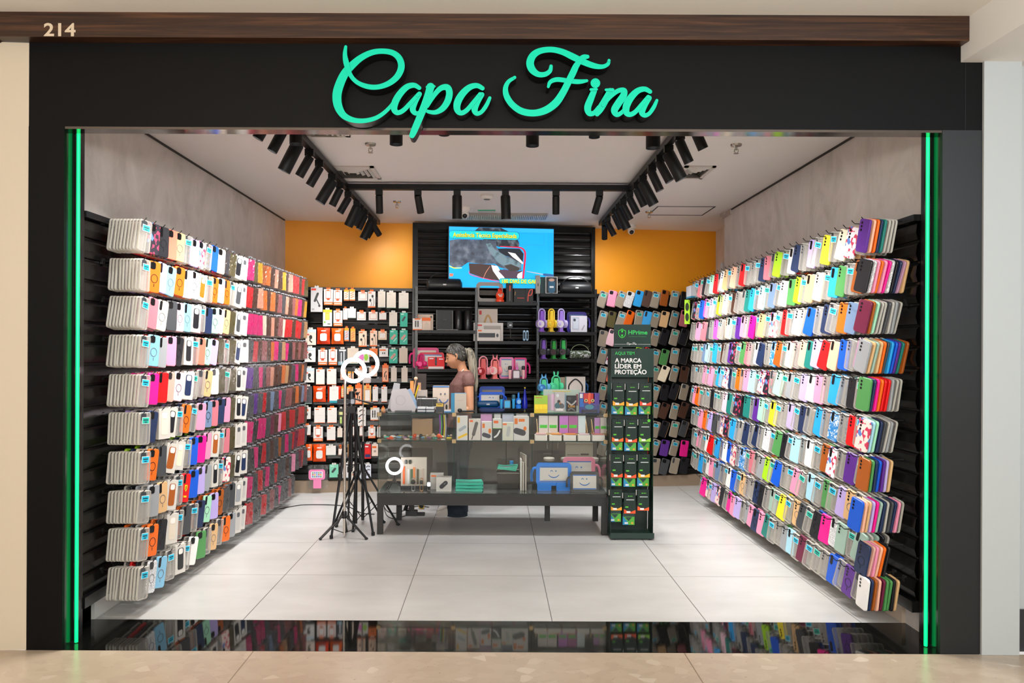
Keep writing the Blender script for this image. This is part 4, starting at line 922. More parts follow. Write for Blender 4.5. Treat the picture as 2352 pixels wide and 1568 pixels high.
x, y = sp(948, 209); sl[0] -= .0004; put_text(scr, 'Assistência Técnica Especializada', .066, x, y - .004, sl[0], smi('3a3a10'), .0028, 715 / 1178 * TW); sl[0] -= .0004; put_text(scr, 'Assistência Técnica Especializada', .066, x - .001, y - .002, sl[0], smi('ffe81a'), .0006, 710 / 1178 * TW)
pill(1105, 682, 1712, 748, '0c6f86', .035); pill(1110, 687, 1706, 743, '1cc3c8', .033)
x, y = sp(1412, 716); sl[0] -= .0004; put_text(scr, '180 DIAS DE GARANTIA', .058, x, y - .003, sl[0], smi('3a3a10'), .0028, 560 / 1178 * TW); sl[0] -= .0004; put_text(scr, '180 DIAS DE GARANTIA', .058, x, y - .001, sl[0], smi('ffe81a'), .0006, 555 / 1178 * TW)
scr.build('screen_picture', SM, tv)
# helper: where a thing stands on a shelf, from its extent in the photograph
def on(px0, px1, py, sh, off=.36):
    z = SZ[sh] if isinstance(sh, str) else sh
    X, Y, _ = PB((px0 + px1) / 2, py, off); _, _, zt = PB((px0 + px1) / 2, py, off)
    return (X, Y, z), (px1 - px0) * Y / F, zt - z
def boombox(label, px0, px1, py, sh, c='121214', logo=True):
    loc, w_, h_ = on(px0, px1, py, sh, .34); t = thing('portable_speaker', label, 'speaker', loc, BR, 'portable speakers on the shelves')
    b = h_ * .72; r = b / 2
    MB().lathe([(r * .55, -w_ / 2), (r * .9, -w_ / 2 + .012), (r, -w_ / 2 + .03), (r, w_ / 2 - .03), (r * .9, w_ / 2 - .012), (r * .55, w_ / 2)], 20, axis='x', c=(0, 0, r)).build('body', mat(c, .38), t, True)
    MB().lathe([(r * .5, -w_ / 2 - .006), (r * .62, -w_ / 2 + .004)], 18, axis='x', c=(0, 0, r)).lathe([(r * .62, w_ / 2 - .004), (r * .5, w_ / 2 + .006)], 18, axis='x', c=(0, 0, r)).build('end_cone', mat('2a2a2e', .25), t, True)
    pts = [(-w_ * .42, 0, b * .8)] + [(w_ * .42 * math.cos(math.pi - math.pi * k / 10), 0, b * .85 + (h_ - b * .85) * math.sin(math.pi * k / 10)) for k in range(11)] + [(w_ * .42, 0, b * .8)]
    MB().tube(pts, .0065, 8).build('handle', mat(c, .4), t, True)
    if logo: MB().box(-.018, .018, -r - .002, -r + .004, r - .007, r + .007, 0, .002).build('badge', mat('c9c9c9', .3), t)
    return t
boombox('black portable speaker with carry handle, top of the shelving beside the screen', 981, 1060, 627, 'L1')
boombox('black portable speaker with rounded handle, at the right end of the top shelf', 1286, 1358, 636, 'R1', '1b1d20')
def box(label, px0, px1, py, sh, c, off=.4, d=.1, foot=None, pic=None, rz=0, name='product_box', group='boxes on the shelving'):
    loc, w_, h_ = on(px0, px1, py, sh, off)
    return sbox(label, *loc, w_, d, h_, c, pic, name, BR + rz, foot, group)
def pf(fn):                                            # picture drawn with art-like calls
    def g(t, w_, h_): fn(t, w_, h_)
    return g
def band(name, u0, v0, u1, v1, c, dy=.0015, r=.002):
    def g(t, w_, h_): MB().box(-w_ / 2 + u0 * w_, -w_ / 2 + u1 * w_, -dy, 0, v0 * h_, v1 * h_, 0, r).build(name, mat(c, .5), t)
    return g
def multi(*fs):
    def g(t, w_, h_):
        for f in fs: f(t, w_, h_)
    return g
def ell(name, u, v, ru, rv, c, dy=.003):
    def g(t, w_, h_): MB().prism([(-w_ / 2 + (u + ru * math.cos(2 * math.pi * k / 16)) * w_, (v + rv * math.sin(2 * math.pi * k / 16)) * h_) for k in range(16)], -dy, 0).build(name, mat(c, .4), t)
    return g
def line(name, pts, hw, c, dy=.002):
    def g(t, w_, h_):
        m = MB(); stroke(m, [(-w_ / 2 + u * w_, v * h_, hw * w_) for u, v in pts], lambda x, z, q: (x, z, q), -dy, 0, 0, 0, 5); m.build(name, mat(c, .4), t)
    return g
# left bay
box('white charger box with orange tab and dark pins, front of the left bay', 948, 970, 731, 'L2', WH, .44, .03, pic=multi(band('orange_tab', .2, .9, .8, 1.0, OR_), line('pin_picture', [(.3, .3), (.3, .75)], .07, DK), line('pin_picture', [(.55, .3), (.55, .75)], .07, DK), band('orange_foot', 0, 0, 1, .08, OR_)))
box('white box with broad orange top beside the pin charger box', 969, 989, 729, 'L2', 'e6cdb8', .44, .03, pic=multi(band('orange_top', 0, .74, 1, 1, OR_), ell('ring_picture', .55, .4, .25, .22, 'c9b7a4')))
box('larger beige box standing behind two charger boxes', 956, 995, 722, 'L2', 'd9c3ae', .36, .04, pic=multi(band('orange_corner', 0, .55, .12, 1, OR_), ell('dark_dot', .88, .85, .06, .07, DK)))
box('black box with steel edges on the left bay middle shelf', 1002, 1041, 712, 'L2', '151414', .38, .15, pic=multi(band('steel_edge', 0, .05, .04, 1, '6d6964', .004), band('steel_edge', .95, .05, .99, .95, '6d6964', .004), band('faint_emblem', .42, .52, .62, .56, '3a3836')))
for i, (a, b) in enumerate(((1042, 1063), (1064, 1084))):
    loc, w_, h_ = on(a, b, 713, 'L2', .34); t = thing('tower_speaker', 'black cylindrical speaker, %s of the pair beside the screen post' % ('first' if i == 0 else 'second'), 'speaker', loc, BR, 'black tower speakers')
    MB().lathe([(w_ * .47, 0), (w_ * .5, .01), (w_ * .5, h_ - .01), (w_ * .44, h_)], 20).build('body', mat('0f0f11', .3), t, True)
    MB().lathe([(w_ * .36, h_), (w_ * .3, h_ + .002)], 18).build('top_plate', mat('2a2a2e', .25), t)
    MB().prism(circ(.005, 10, 0, h_ * .52), -w_ * .5 - .002, -w_ * .5 + .003).build('indicator', mat('77777a', .3), t)
loc, w_, h_ = on(1004, 1052, 751, 'L2', .45)
t = thing('charging_cable', 'thin grey cable lying in front of the black box', 'cable', loc, BR)
MB().tube([(-w_ / 2, 0, .005), (-w_ * .3, -.005, .007), (0, .006, .005), (w_ * .3, -.004, .007), (w_ / 2, 0, .005)], .004, 8).build('wire', mat('8d8a86', .3), t, True)
MB().box(w_ / 2 - .03, w_ / 2, -.007, .007, 0, .011, 0, .003).build('plug', mat('55524e', .4), t)
def tablet(label, px0, px1, py, sh, c, off=.38, smile=True, handles='both', legs=False, tilt=0, screen='e2dcd4', W=None, H=None, loc=None, lines=False, foot=True):
    if loc is None: loc, w_, h_ = on(px0, px1, py, sh, off)
    else: w_, h_ = W, H
    t = thing('childrens_tablet', label, 'tablet', loc, BR if tilt == 0 else tilt, 'chunky bumper tablets')
    m = MB(); f = min(w_, h_) * .13; b = h_ * (.18 if legs else 0)
    cx, cz = 0, (h_ + b) / 2
    m.ring(rrect(w_, h_ - b, f * 1.1, 5, cx, cz), rrect(w_ - 2 * f, h_ - b - 2 * f, f * .3, 5, cx, cz), 0, .028)
    m.build('bumper_frame', mat(c, .4), t)
    sw, sh_ = w_ - 2 * f + .002, h_ - b - 2 * f + .002
    MB().prism(rrect(sw, sh_, f * .25, 4, cx, cz), .006, .024).build('tablet_body', mat('dcd7cf' if screen == 'e2dcd4' else screen, .25), t)
    if foot: MB().box(-sw / 2 + .004, sw / 2 - .004, .0045, .006, cz - sh_ / 2 + .003, cz - sh_ / 2 + .012).box(-sw / 2 + .004, sw / 2 - .004, .0045, .006, cz + sh_ / 2 - .012, cz + sh_ / 2 - .003).build('blue_edge', mat('1b6cc0', .4), t)
    if smile:
        k = mat('1c6ab8', .4); m = MB(); u = min(sw, sh_ * 1.5)
        stroke(m, [(-u * .22, cz - sh_ * .05, u * .012), (-u * .12, cz - sh_ * .17, u * .018), (0, cz - sh_ * .21, u * .02), (u * .12, cz - sh_ * .17, u * .018), (u * .22, cz - sh_ * .05, u * .012)], lambda x, z, q: (x, z, q), .0035, .006, 0, 0, 5)
        m.build('smile', k, t)
        m = MB().prism(circ(u * .03, 12, u * .09, cz + sh_ * .2), .0035, .006); m.build('eye', k, t)
        m = MB(); stroke(m, [(-u * .14, cz + sh_ * .17, u * .01), (-u * .09, cz + sh_ * .24, u * .014), (-u * .04, cz + sh_ * .17, u * .01)], lambda x, z, q: (x, z, q), .0035, .006, 0, 0, 5); m.build('eye', k, t)
    if lines:
        m = MB().box(-sw * .36, sw * .36, .005, .006, cz - sh_ * .37, cz - sh_ * .355).box(-sw * .36, sw * .36, .005, .006, cz - sh_ * .43, cz - sh_ * .415); m.build('small_print', mat('77736c', .6), t)
    for s in (-1, 1):
        if handles == 'both' or (handles == 'left' and s < 0) or (handles == 'right' and s > 0):
            R_ = h_ * .24
            pts = [(s * (w_ / 2 - .008), .014, cz + R_ * .9), (s * (w_ / 2 + R_ * .35), .014, cz + R_ * .85), (s * (w_ / 2 + R_ * .62), .014, cz + R_ * .35), (s * (w_ / 2 + R_ * .68), .014, cz - R_ * .4), (s * (w_ / 2 + R_ * .62), .014, cz - R_ * 1.1)]
            MB().tube([tuple(p) for p in catm(pts, 4)], R_ * .2, 8).build('handle', mat(c, .4), t, True)
    if legs:
        for s in (-1, 1): MB().prism(rrect(w_ * .4, b + f, f * .3, 4, s * w_ * .27, (b + f) / 2), -.012, .034).build('leg', mat(c, .4), t)
    return t
tablet('magenta bumper tablet standing at the back of the lower left shelf', 949, 1008, 798, 'L3', 'e0257a', .3, smile=False, handles='left', screen='d8c4ae', foot=False)
tablet('red bumper tablet partly hidden behind the woman', 963, 1020, 809, 'L3', 'd4122e', .38, handles='none')
box('red box with a black watch strap picture in front of the red tablet', 983, 1021, 820, 'L3', 'e0141a', .45, .03, pic=multi(band('white_foot', .02, .0, .95, .2, 'e2d8d4'), line('strap_picture', [(.48, .35), (.48, .95)], .05, '15151a'), ell('watch_picture', .48, .62, .07, .13, '24303a'), band('white_words', .08, .84, .34, .92, 'f4e8e8'), band('white_words', .66, .8, .92, .88, 'f4e8e8')))
def headphones(label, px0, px1, py, sh, c, cup, ears=None, stand=None, off=.42, group='headphones on display stands', cat=None):
    loc, w_, h_ = on(px0, px1, py, sh, off)
    t = thing('headphones', label, 'headphones', loc, BR + .25, group); cm_ = mat(c, .35); k = h_
    ww = min(w_ * .82, k * .5)
    top = k * (.8 if ears else .97); r = ww * .42
    sc = mat(stand, .3)
    MB().prism([(-ww * .3, 0), (ww * .3, 0), (ww * .22, k * .12), (ww * .26, k * .55), (ww * .2, top - r * .5), (-ww * .2, top - r * .5), (-ww * .26, k * .55), (-ww * .22, k * .12)], -.012, .03).build('stand', sc, t)
    MB().box(-ww * .36, ww * .36, -.03, .05, 0, .008, 0, .003).build('stand_foot', sc, t)
    pts = [(-r, 0, k * .42)] + [(-r * math.cos(math.pi * q / 10), 0, top - r + r * math.sin(math.pi * q / 10)) for q in range(11)] + [(r, 0, k * .42)]
    MB().tube(pts, .008, 8).build('headband', cm_, t, True)
    for s in (-1, 1):
        R_ = k * .17
        MB().lathe([(R_ * .8, -.02), (R_, -.012), (R_, .012), (R_ * .8, .02)], 18, axis='x', c=(s * (r + .006), -.012, k * .34)).build('ear_cup', cm_, t, True)
    R_ = k * .155
    MB().lathe([(R_, -.05), (R_, -.03)], 18, axis='y', c=(-r * .8, 0, k * .33)).build('cup_face', mat(cup, .3), t)
    if ears:
        for s in (-1, 1):
            if ears == 'cat': m = MB().prism([(s * r * .35 - .014, top - .006), (s * r * .35 + .014, top - .006), (s * r * .6, top + k * .17)], -.008, .008)
            else: m = MB().tube([(s * r * .35, 0, top - .01), (s * r * .45, 0, top + k * .12), (s * r * .55, 0, top + k * .2)], [.008, .012, .004], 8)
            m.build('animal_ear', cm_, t, True)
    return t
headphones('magenta child headphones standing before the magenta tablet', 956, 978, 812, 'L3', 'd8206e', 'f05a94', stand='c81a60', off=.44)
# middle bay
loc, w_, h_ = on(1093, 1155, 648, 'M1', .34)
t = thing('ring_speaker', 'pale grey rounded frame speaker open in the middle, below the screen', 'speaker', loc, BR)
MB().ring(rrect(w_, h_, .05, 6, 0, h_ / 2), rrect(w_ * .76, h_ * .62, .03, 6, 0, h_ / 2), -.02, .05).build('frame', mat('a59d97', .45), t)
m = MB().box(-w_ * .36, w_ * .36, .02, .05, h_ * .36, h_ * .6); m.build('fabric_panel', mat('5d5853', .8), t)
loc, w_, h_ = on(1138, 1159, 661, 'M1', .44)
t = thing('toy_bottle', 'orange toy bottle with a grimacing cartoon face', 'toy', loc, BR)
OT = mat('ee4410', .35)
MB().lathe([(w_ * .46, 0), (w_ * .46, .022), (w_ * .36, .03), (w_ * .42, h_ * .28), (w_ * .48, h_ * .45), (w_ * .42, h_ * .62), (w_ * .26, h_ * .72), (w_ * .22, h_ * .8)], 20).build('body', OT, t, True)
MB().lathe([(w_ * .26, h_ * .8), (w_ * .26, h_ * .88), (w_ * .14, h_ * .98), (w_ * .1, h_)], 14).build('cap', mat('d8200e', .35), t, True)
for s in (-1, 1):
    MB().ball((s * w_ * .13, -w_ * .42, h_ * .5), (.012, .007, .011), 10).build('eye', WHITE, t, True); MB().ball((s * w_ * .13, -w_ * .42 - .006, h_ * .5), (.005, .004, .005), 8).build('pupil', BLK, t, True)
MB().box(-.016, .016, -w_ * .47, -w_ * .4, h_ * .36, h_ * .42, 0, .004).build('mouth', WHITE, t)
box('slim black box with an orange key picture standing upright', 1163, 1178, 650, 'M1', '141213', .42, .05, pic=multi(line('key_picture', [(.55, .6), (.55, .85)], .09, 'd83a10'), line('blade_picture', [(.55, .08), (.55, .58)], .035, '8a8a8c')))
box('low black box with a red line beside the slim black box', 1180, 1207, 664, 'M1', '141213', .4, .08, pic=multi(band('red_line', .3, .3, .9, .36, 'c83a20'), line('gold_mark', [(.1, .55), (.14, .8)], .03, 'a8803a')))
box('black box with an orange strap loop at the end of the top middle shelf', 1207, 1225, 662, 'M1', '161415', .4, .08, pic=multi(line('strap_picture', [(.3, .1), (.35, .5), (.55, .85), (.9, .9), (.75, .55), (.4, .5)], .06, 'd8401a')))
box('beige box with golden headphones pictured, behind the keyboard boxes', 1098, 1143, 709, 'M2', 'd8c8ba', .3, .08, pic=multi(line('headband_picture', [(.24, .25), (.32, .55), (.5, .8), (.68, .6), (.72, .35)], .05, 'b88a42'), ell('cup_picture', .62, .34, .16, .12, 'c79a5a'), band('red_badge', .06, .82, .18, .94, 'd4242a')))
box('long white keyboard box with red words, behind the smaller keyboard box', 1088, 1156, 741, 'M2', 'ddd6d0', .38, .05, pic=multi(band('keys_picture', .34, .62, .92, .84, 'a8a29c'), band('red_words', .07, .82, .28, .9, 'd83428')))
box('smaller keyboard box with dark keyboard and mouse pictured', 1096, 1149, 756, 'M2', 'dcd4cc', .45, .05, pic=multi(band('keyboard_picture', .06, .3, .78, .68, '3a3a40'), ell('mouse_picture', .88, .48, .05, .16, '2a2a30'), band('orange_words', .03, .82, .2, .94, 'e86a20')))
loc, w_, h_ = on(1160, 1186, 740, 'M2', .42)
t = thing('desk_microphone', 'small black microphone on a tripod foot beside the keyboard boxes', 'microphone', loc, BR)
MB().tube([(0, 0, .02), (0, 0, h_ * .5), (-.012, 0, h_ * .75)], .006, 8).build('arm', BLK, t, True)
for a in (0, 2.1, 4.2): MB().tube([(0, 0, .03), (.05 * math.cos(a), .05 * math.sin(a), .004)], .004, 6).build('leg', BLK, t)
MB().box(-.04, .02, -.02, .02, h_ * .72, h_, 0, .01).build('head', BLK, t); MB().box(-.018, .006, -.0215, -.019, h_ * .82, h_ * .88).build('badge', mat('d9d9d9', .3), t)
loc, w_, h_ = on(1201, 1214, 757, 'M2', .42)
t = thing('earbuds', 'pair of pale blue earbud shells on the middle shelf', 'earbuds', loc, BR)
for s in (-1, 1): MB().ring(rrect(.026, h_ * .9, .012, 4, s * .017, h_ * .5), rrect(.014, h_ * .6, .006, 4, s * .017, h_ * .5), -.006, .006).build('earbud_shell', mat('8fb4d0', .2), t)
headphones('pale pink headphones with a round face on the cup', 1096, 1124, 817, 'M3', 'f0a0ac', 'a01820', stand='e06a6a', off=.42)
headphones('coral pink cat ear headphones next to the pale pink ones', 1124, 1150, 812, 'M3', 'f08890', 'e8c0b8', ears='cat', stand='ee8078', off=.42)
tablet('pink bumper tablet with a blue smile, behind the headphones', 1147, 1180, 820, 'M3', 'e878b0', .34, handles='none')
tablet('magenta bumper tablet with a handle at the end of the pink shelf', 1180, 1210, 821, 'M3', 'e01878', .32, smile=False, handles='right', screen='d8d2ce')
def mic(label, px0, px1, py, sh, c, head='1c1c20'):
    loc, w_, h_ = on(px0, px1, py, sh, .44); t = thing('toy_microphone', label, 'microphone', loc, BR, 'toy karaoke microphones')
    MB().lathe([(w_ * .3, 0), (w_ * .34, .005), (w_ * .4, h_ * .6), (w_ * .46, h_ * .7)], 14).build('handle', mat(c, .35), t, True)
    MB().lathe([(w_ * .46, h_ * .7), (w_ * .5, h_ * .76), (w_ * .5, h_ * .94), (w_ * .36, h_)], 14).build('head', mat(head, .4), t, True)
mic('pale pink toy microphone with a black head, beside the pink watch', 1167, 1176, 840, 'M3', 'f0b8b8'); mic('pale pink toy microphone at the end by the magenta tablet', 1198, 1206, 840, 'M3', 'f0b8b8')
def watch(label, px0, px1, py, sh, c, face):
    loc, w_, h_ = on(px0, px1, py, sh, .46); t = thing('childrens_watch', label, 'watch', loc, BR, 'square child watches')
    MB().ring(rrect(w_, h_, .014, 4, 0, h_ / 2), rrect(w_ * .78, h_ * .78, .008, 4, 0, h_ / 2), -.008, .012).build('case', mat(c, .35), t); MB().prism(rrect(w_ * .8, h_ * .8, .008, 4, 0, h_ / 2), -.004, .01).build('dial', mat(face, .2), t)
watch('dark square watch with a pale dial on the pink shelf', 1177, 1195, 849, 'M3', '4a3a3e', 'd6ccd0')
loc, w_, h_ = on(1183, 1192, 832, 'M3', .4)
t = thing('toy_camera', 'tiny pink toy camera behind the square watch', 'toy', loc, BR); MB().lathe([(w_ * .5, 0), (w_ * .5, h_ * .5), (w_ * .2, h_ * .8), (w_ * .1, h_)], 12).build('body', mat('d878b8', .35), t, True); MB().ball((0, -w_ * .5, h_ * .3), .008, 8).build('camera_lens', BLK, t, True)
tablet('tall blue bumper tablet at the back of the lowest shelf', 1101, 1160, 887, 'M4', '1450c8', .3, smile=False, handles='none', screen='b8a490')
tablet('blue bumper tablet with handles behind the blue speaker', 1100, 1158, 900, 'M4', '0e5ad8', .36, handles='both')
boombox('dark blue fabric portable speaker lying on the lowest shelf', 1094, 1146, 912, 'M4', '0c4a78')
mic('sky blue toy microphone beside the blue speaker', 1147, 1156, 907, 'M4', '3aa8e0'); mic('sky blue toy microphone between the watch and toy camera', 1175, 1184, 906, 'M4', '3aa8e0', '2a5a6a')
watch('grey square watch with a sky blue dial on the lowest shelf', 1157, 1173, 918, 'M4', '4a5a66', '58b8e8')
loc, w_, h_ = on(1184, 1198, 901, 'M4', .44)
t = thing('toy_camera', 'bright blue toy figure camera with a round lens, lowest shelf', 'toy', loc, BR)
MB().lathe([(w_ * .46, 0), (w_ * .46, h_ * .2), (w_ * .3, h_ * .24), (w_ * .46, h_ * .34), (w_ * .48, h_ * .5), (w_ * .3, h_ * .62), (w_ * .16, h_ * .66), (w_ * .18, h_ * .86), (w_ * .1, h_)], 14).build('body', mat('1f78d8', .35), t, True)
MB().prism(circ(w_ * .34, 14, 0, h_ * .42), -w_ * .52, -w_ * .4).build('camera_lens', mat('8fc0ea', .2), t)
loc, w_, h_ = on(1199, 1212, 888, 'M4', .42)
t = thing('blue_bottle', 'dark blue tapering bottle with a yellow star top', 'toy', loc, BR)
MB().lathe([(w_ * .5, 0), (w_ * .5, h_ * .3), (w_ * .26, h_ * .62), (w_ * .14, h_ * .9)], 14).build('body', mat('0c1c9c', .25), t, True)
MB().prism([((.012 if k % 2 == 0 else .005) * math.cos(math.pi / 2 + k * math.pi / 5), h_ * .95 + (.012 if k % 2 == 0 else .005) * math.sin(math.pi / 2 + k * math.pi / 5)) for k in range(10)], -.004, .004).build('star', mat('e8d028', .4), t)
# right bay
box('grey box standing side-on at the start of the upper right shelf', 1231, 1241, 632, 'R1', 'a39a92', .42, .1, pic=band('dark_mark', .4, .4, .6, .56, '3a3632'))
box('dark teal box between the grey box and the blue speaker box', 1242, 1252, 636, 'R1', '12363a', .4, .1)
box('white edged box showing a small blue speaker, with a hang loop', 1253, 1281, 635, 'R1', 'c9c6c4', .42, .08, pic=multi(band('dark_field', .06, .04, .94, .96, '17191c', .001), line('speaker_picture', [(.5, .22), (.5, .62)], .28, '14506e', .003), ell('speaker_top', .5, .8, .24, .09, 'c49a86', .003), band('white_letters', .33, .34, .67, .44, 'd8e0e4', .0045)))
HS = 'headphones on stands at the right of the shelving'
headphones('lilac headphones on a purple stand, first in the upper right bay', 1233, 1256, 708, 'R2', 'b9a4e4', 'd8d4dc', stand='8a5ac8', group=HS)
headphones('yellow headphones on a yellow stand between two lilac ones', 1256, 1277, 708, 'R2', 'f0d038', 'e8b820', stand='f0cc3a', group=HS)
headphones('lilac headphones on a lavender stand, beside the purple tablet', 1278, 1300, 708, 'R2', 'c4b8ec', 'd8d4dc', stand='a080e0', group=HS)
tablet('purple bumper tablet with a handle, behind the white watch box', 1302, 1348, 716, 'R2', '3a2c9c', .32, smile=False, handles='right', screen='a8a4a2')
box('white box with a pale phone and charger pictured, before the purple tablet', 1311, 1349, 725, 'R2', 'dcdce8', .44, .03, pic=multi(band('phone_picture', .1, .16, .5, .9, 'aab4c8'), band('phone_screen', .13, .2, .47, .84, 'cdd6e4', .0025), ell('dark_ring', .22, .74, .08, .09, '3c4450', .0032), line('cable_picture', [(.7, .15), (.82, .4)], .04, 'b0a8b8')))
headphones('black cupped headphones on a glossy purple stand, lower right bay', 1238, 1259, 776, 'R3', '2a2a30', '3a3a40', stand='7a52b8', group=HS)
headphones('black cupped headphones on a dark green stand, lower right bay', 1262, 1282, 778, 'R3', '1e2a22', '3a2a2c', stand='2a9a3c', group=HS)
headphones('black cupped headphones on a bright green stand, beside the camouflage bag', 1283, 1305, 776, 'R3', '24262a', '4a4044', stand='3cb85a', group=HS)
loc, w_, h_ = on(1308, 1356, 790, 'R3', .4)
t = thing('camouflage_speaker', 'camouflage patterned speaker bag with a thin carry strap', 'speaker', loc, BR)
MB().lathe([(.034, -w_ / 2), (.046, -w_ / 2 + .02), (.048, 0), (.046, w_ / 2 - .02), (.034, w_ / 2)], 18, axis='x', c=(0, 0, .048)).build('body', mat('46563a', .5, kind='marble'), t, True)
MB().tube([(w_ * .45 * math.cos(math.pi - math.pi * k / 10), 0, .07 + (h_ - .075) * math.sin(math.pi * k / 10)) for k in range(11)], .004, 6).build('strap', mat('8fa07a', .5), t, True)
headphones('sky blue cat ear headphones, lowest right shelf', 1236, 1262, 857, 'R4', '6ab4e8', '3a78c0', ears='cat', stand='5ad8a0', group=HS)
headphones('mint green rabbit ear headphones, lowest right shelf', 1262, 1292, 852, 'R4', '58e0a8', '48c890', ears='rabbit', stand='5ee89c', group=HS)
box('white headphone box with teal edge, black headband pictured', 1299, 1345, 865, 'R4', 'dcd4cc', .44, .05, pic=multi(band('teal_edge', 0, 0, .03, 1, '168a80'), line('headband_picture', [(.16, .2), (.18, .55), (.5, .86), (.82, .55), (.84, .2)], .035, '1a1a1e')))
box('beige box edge-on behind the white headphone box', 1287, 1302, 866, 'R4', 'c9b4a0', .36, .05)
tablet('blue bumper tablet mostly hidden behind the headphone box', 1318, 1346, 872, 'R4', '1c7ad8', .3, smile=False, handles='right', screen='c9c4c0')
# low cabinet below the shelving
x0, y0, _ = PB(946, 1050, .5); x1, y1, _ = PB(1372, 1050, .5); CL = math.hypot(x1 - x0, y1 - y0)
t = thing('low_cabinet', 'long low dark cabinet with doors beneath the shelving, behind the counter', 'cabinet', (x0, y0, 0), BR)
CB = mat('332e29', .6); MB().box(0, CL, .02, .3, .1, .86).build('body', CB, t); MB().box(-.01, CL + .01, -.02, .31, .86, .885).build('cabinet_top', mat('1c1a19', .3), t); MB().box(.03, CL - .03, .05, .28, 0, .1).build('plinth', mat('1a1918', .5), t)
for k in range(4):
    a = CL / 4; d_ = MB().box(k * a + .006, (k + 1) * a - .006, 0, .02, .12, .85).build('door', mat('3b352f', .55), t)
    MB().tube([(k * a + (a - .06 if k % 2 == 0 else .06), -.02, .5), (k * a + (a - .06 if k % 2 == 0 else .06), -.02, .62)], .006, 8).build('door_handle', METAL, d_)
# ---------------------------------------------------------------- glass counter on its low table
YF, YK = 6.56, 7.13
CX0, CX1 = P(869, 1000, YF)[0], P(1394, 1000, YF)[0]
ZTB = 1.571 - (1132 - 806) / F * YF; ZTOP = 1.571 - (949 - 806) / F * YF; ZSH = 1.571 - (1012 - 806) / F * YF
t = thing('low_table', 'long low black table carrying the glass display case', 'table', ((CX0 + CX1) / 2, (YF + YK) / 2, 0)); hw = (CX1 - CX0) / 2 + .006; hd = (YK - YF) / 2
TM = mat('1d1b1a', .45)
MB().box(-hw, hw, -hd - .02, hd + .02, ZTB - .03, ZTB - .0005, 0).build('tabletop', mat('141312', .12), t)
MB().box(-hw, hw, -hd - .015, -hd + .015, ZTB - .105, ZTB - .03).box(-hw, hw, hd - .03, hd, ZTB - .105, ZTB - .03).build('apron', TM, t)
for lx, ly in ((-hw + .024, -hd + .01), (hw - .024, -hd + .01), (-hw + .12, hd - .02), (hw - .03, hd - .02), (.51, hd - .02)):
    MB().box(lx - .024, lx + .024, ly - .024, ly + .024, 0, ZTB - .104).build('leg', TM, t)
gc = thing('glass_display_case', 'long glass counter case with two shelves standing on the black table', 'display case', ((CX0 + CX1) / 2, YF, ZTB)); g = .006
HG = ZTOP - ZTB; L2 = (CX1 - CX0) / 2
d1, d2 = P(1043, 1000, YF)[0] - (CX0 + CX1) / 2, P(1222, 1000, YF)[0] - (CX0 + CX1) / 2
EDG = mat('1d3a34', .15)
for a, b in ((-L2, d1), (d1, d2), (d2, L2)): MB().box(a + .002, b - .002, 0, g, .001, HG - g).build('front_pane', GLASS, gc)
for s in (-1, 1): MB().box(s * L2 - (g if s > 0 else 0), s * L2 + (0 if s > 0 else g), g, YK - YF - .02, .001, HG - g).build('side_pane', GLASS, gc)
MB().box(-L2 - .004, L2 + .004, -.004, YK - YF, HG - g, HG).build('top_pane', GLASS, gc)
MB().box(-L2 + g, L2 - g, g + .002, YK - YF - .04, ZSH - ZTB - g, ZSH - ZTB).build('shelf_pane', GLASS, gc)
m = MB().box(-L2 - .005, L2 + .005, -.0055, -.004, HG - g, HG).box(-L2, L2, -.0015, 0, ZSH - ZTB - g, ZSH - ZTB)
for x in (-L2, d1, d2, L2): m.box(x - .0025, x + .0025, -.0014, .001, 0, HG - g)
m.build('pane_edges', EDG, gc)
for x in (-L2 + .01, d1, d2, L2 - .012):
    for z in (ZSH - ZTB - .003, HG - .01): MB().box(x - .017, x + .017, -.012, .008, z - .018, z + .014, 0, .004).build('brass_clip', mat('a08a66', .3, .7), gc)
MB().lathe([(.014, -.01), (.014, .02)], 12, axis='y', c=(L2 - .02, 0, HG - .012)).build('lock', METAL, gc)
MB().box(-L2 + .01, L2 - .01, YK - YF - .03, YK - YF - .02, .02, HG - .03).build('back_pane', GLASS, gc)
# things standing in and on the case: x extent, top and depth from the photograph
def onc(px0, px1, py, z, Y): 
    X, _ = P((px0 + px1) / 2, py, Y); _, zt = P(px0, py, Y); return (X, Y, z), (px1 - px0) * Y / F, zt - z
def cbox(label, px0, px1, py, z, Y, c, d=.05, pic=None, foot=None, rz=0, name='product_box', group=None):
    loc, w_, h_ = onc(px0, px1, py, z, Y); return sbox(label, *loc, w_, d, h_, c, pic, name, rz, foot, group)
PB_, PO = 'power bank and adapter boxes in the counter', 'e87818'
Zs = ZSH + .0005; Ys = YF + .03
cbox('white and yellow adapter box in the counter, first of the six in the middle', 1049, 1074, 955, Zs, Ys, 'dfdedb', .05, multi(band('yellow_badge', .08, .72, .3, .94, 'f0b81e'), line('adapter_picture', [(.3, .42), (.75, .55)], .14, 'a8b4bc'), line('yellow_stripe', [(.2, .1), (.9, .25)], .1, 'f5c61e')), group=PB_)
cbox('white box with a grey connector strip pictured, second in the middle of the counter', 1077, 1104, 962, Zs, Ys, 'd8d2ca', .05, multi(band('orange_words', .06, .86, .35, .95, OR_), line('strip_picture', [(.4, .28), (.65, .8)], .14, '5a5654'), line('cable_picture', [(.25, .05), (.4, .28)], .04, '4a4644')), group=PB_)
cbox('white power bank box with an orange badge and a small dark bank', 1106, 1130, 968, Zs, Ys, 'dcdad6', .05, multi(band('orange_badge', .08, .66, .32, .9, PO), line('bank_picture', [(.25, .3), (.7, .22)], .2, '3a3a4a'), ell('orange_dot', .8, .5, .14, .14, PO)), group=PB_)
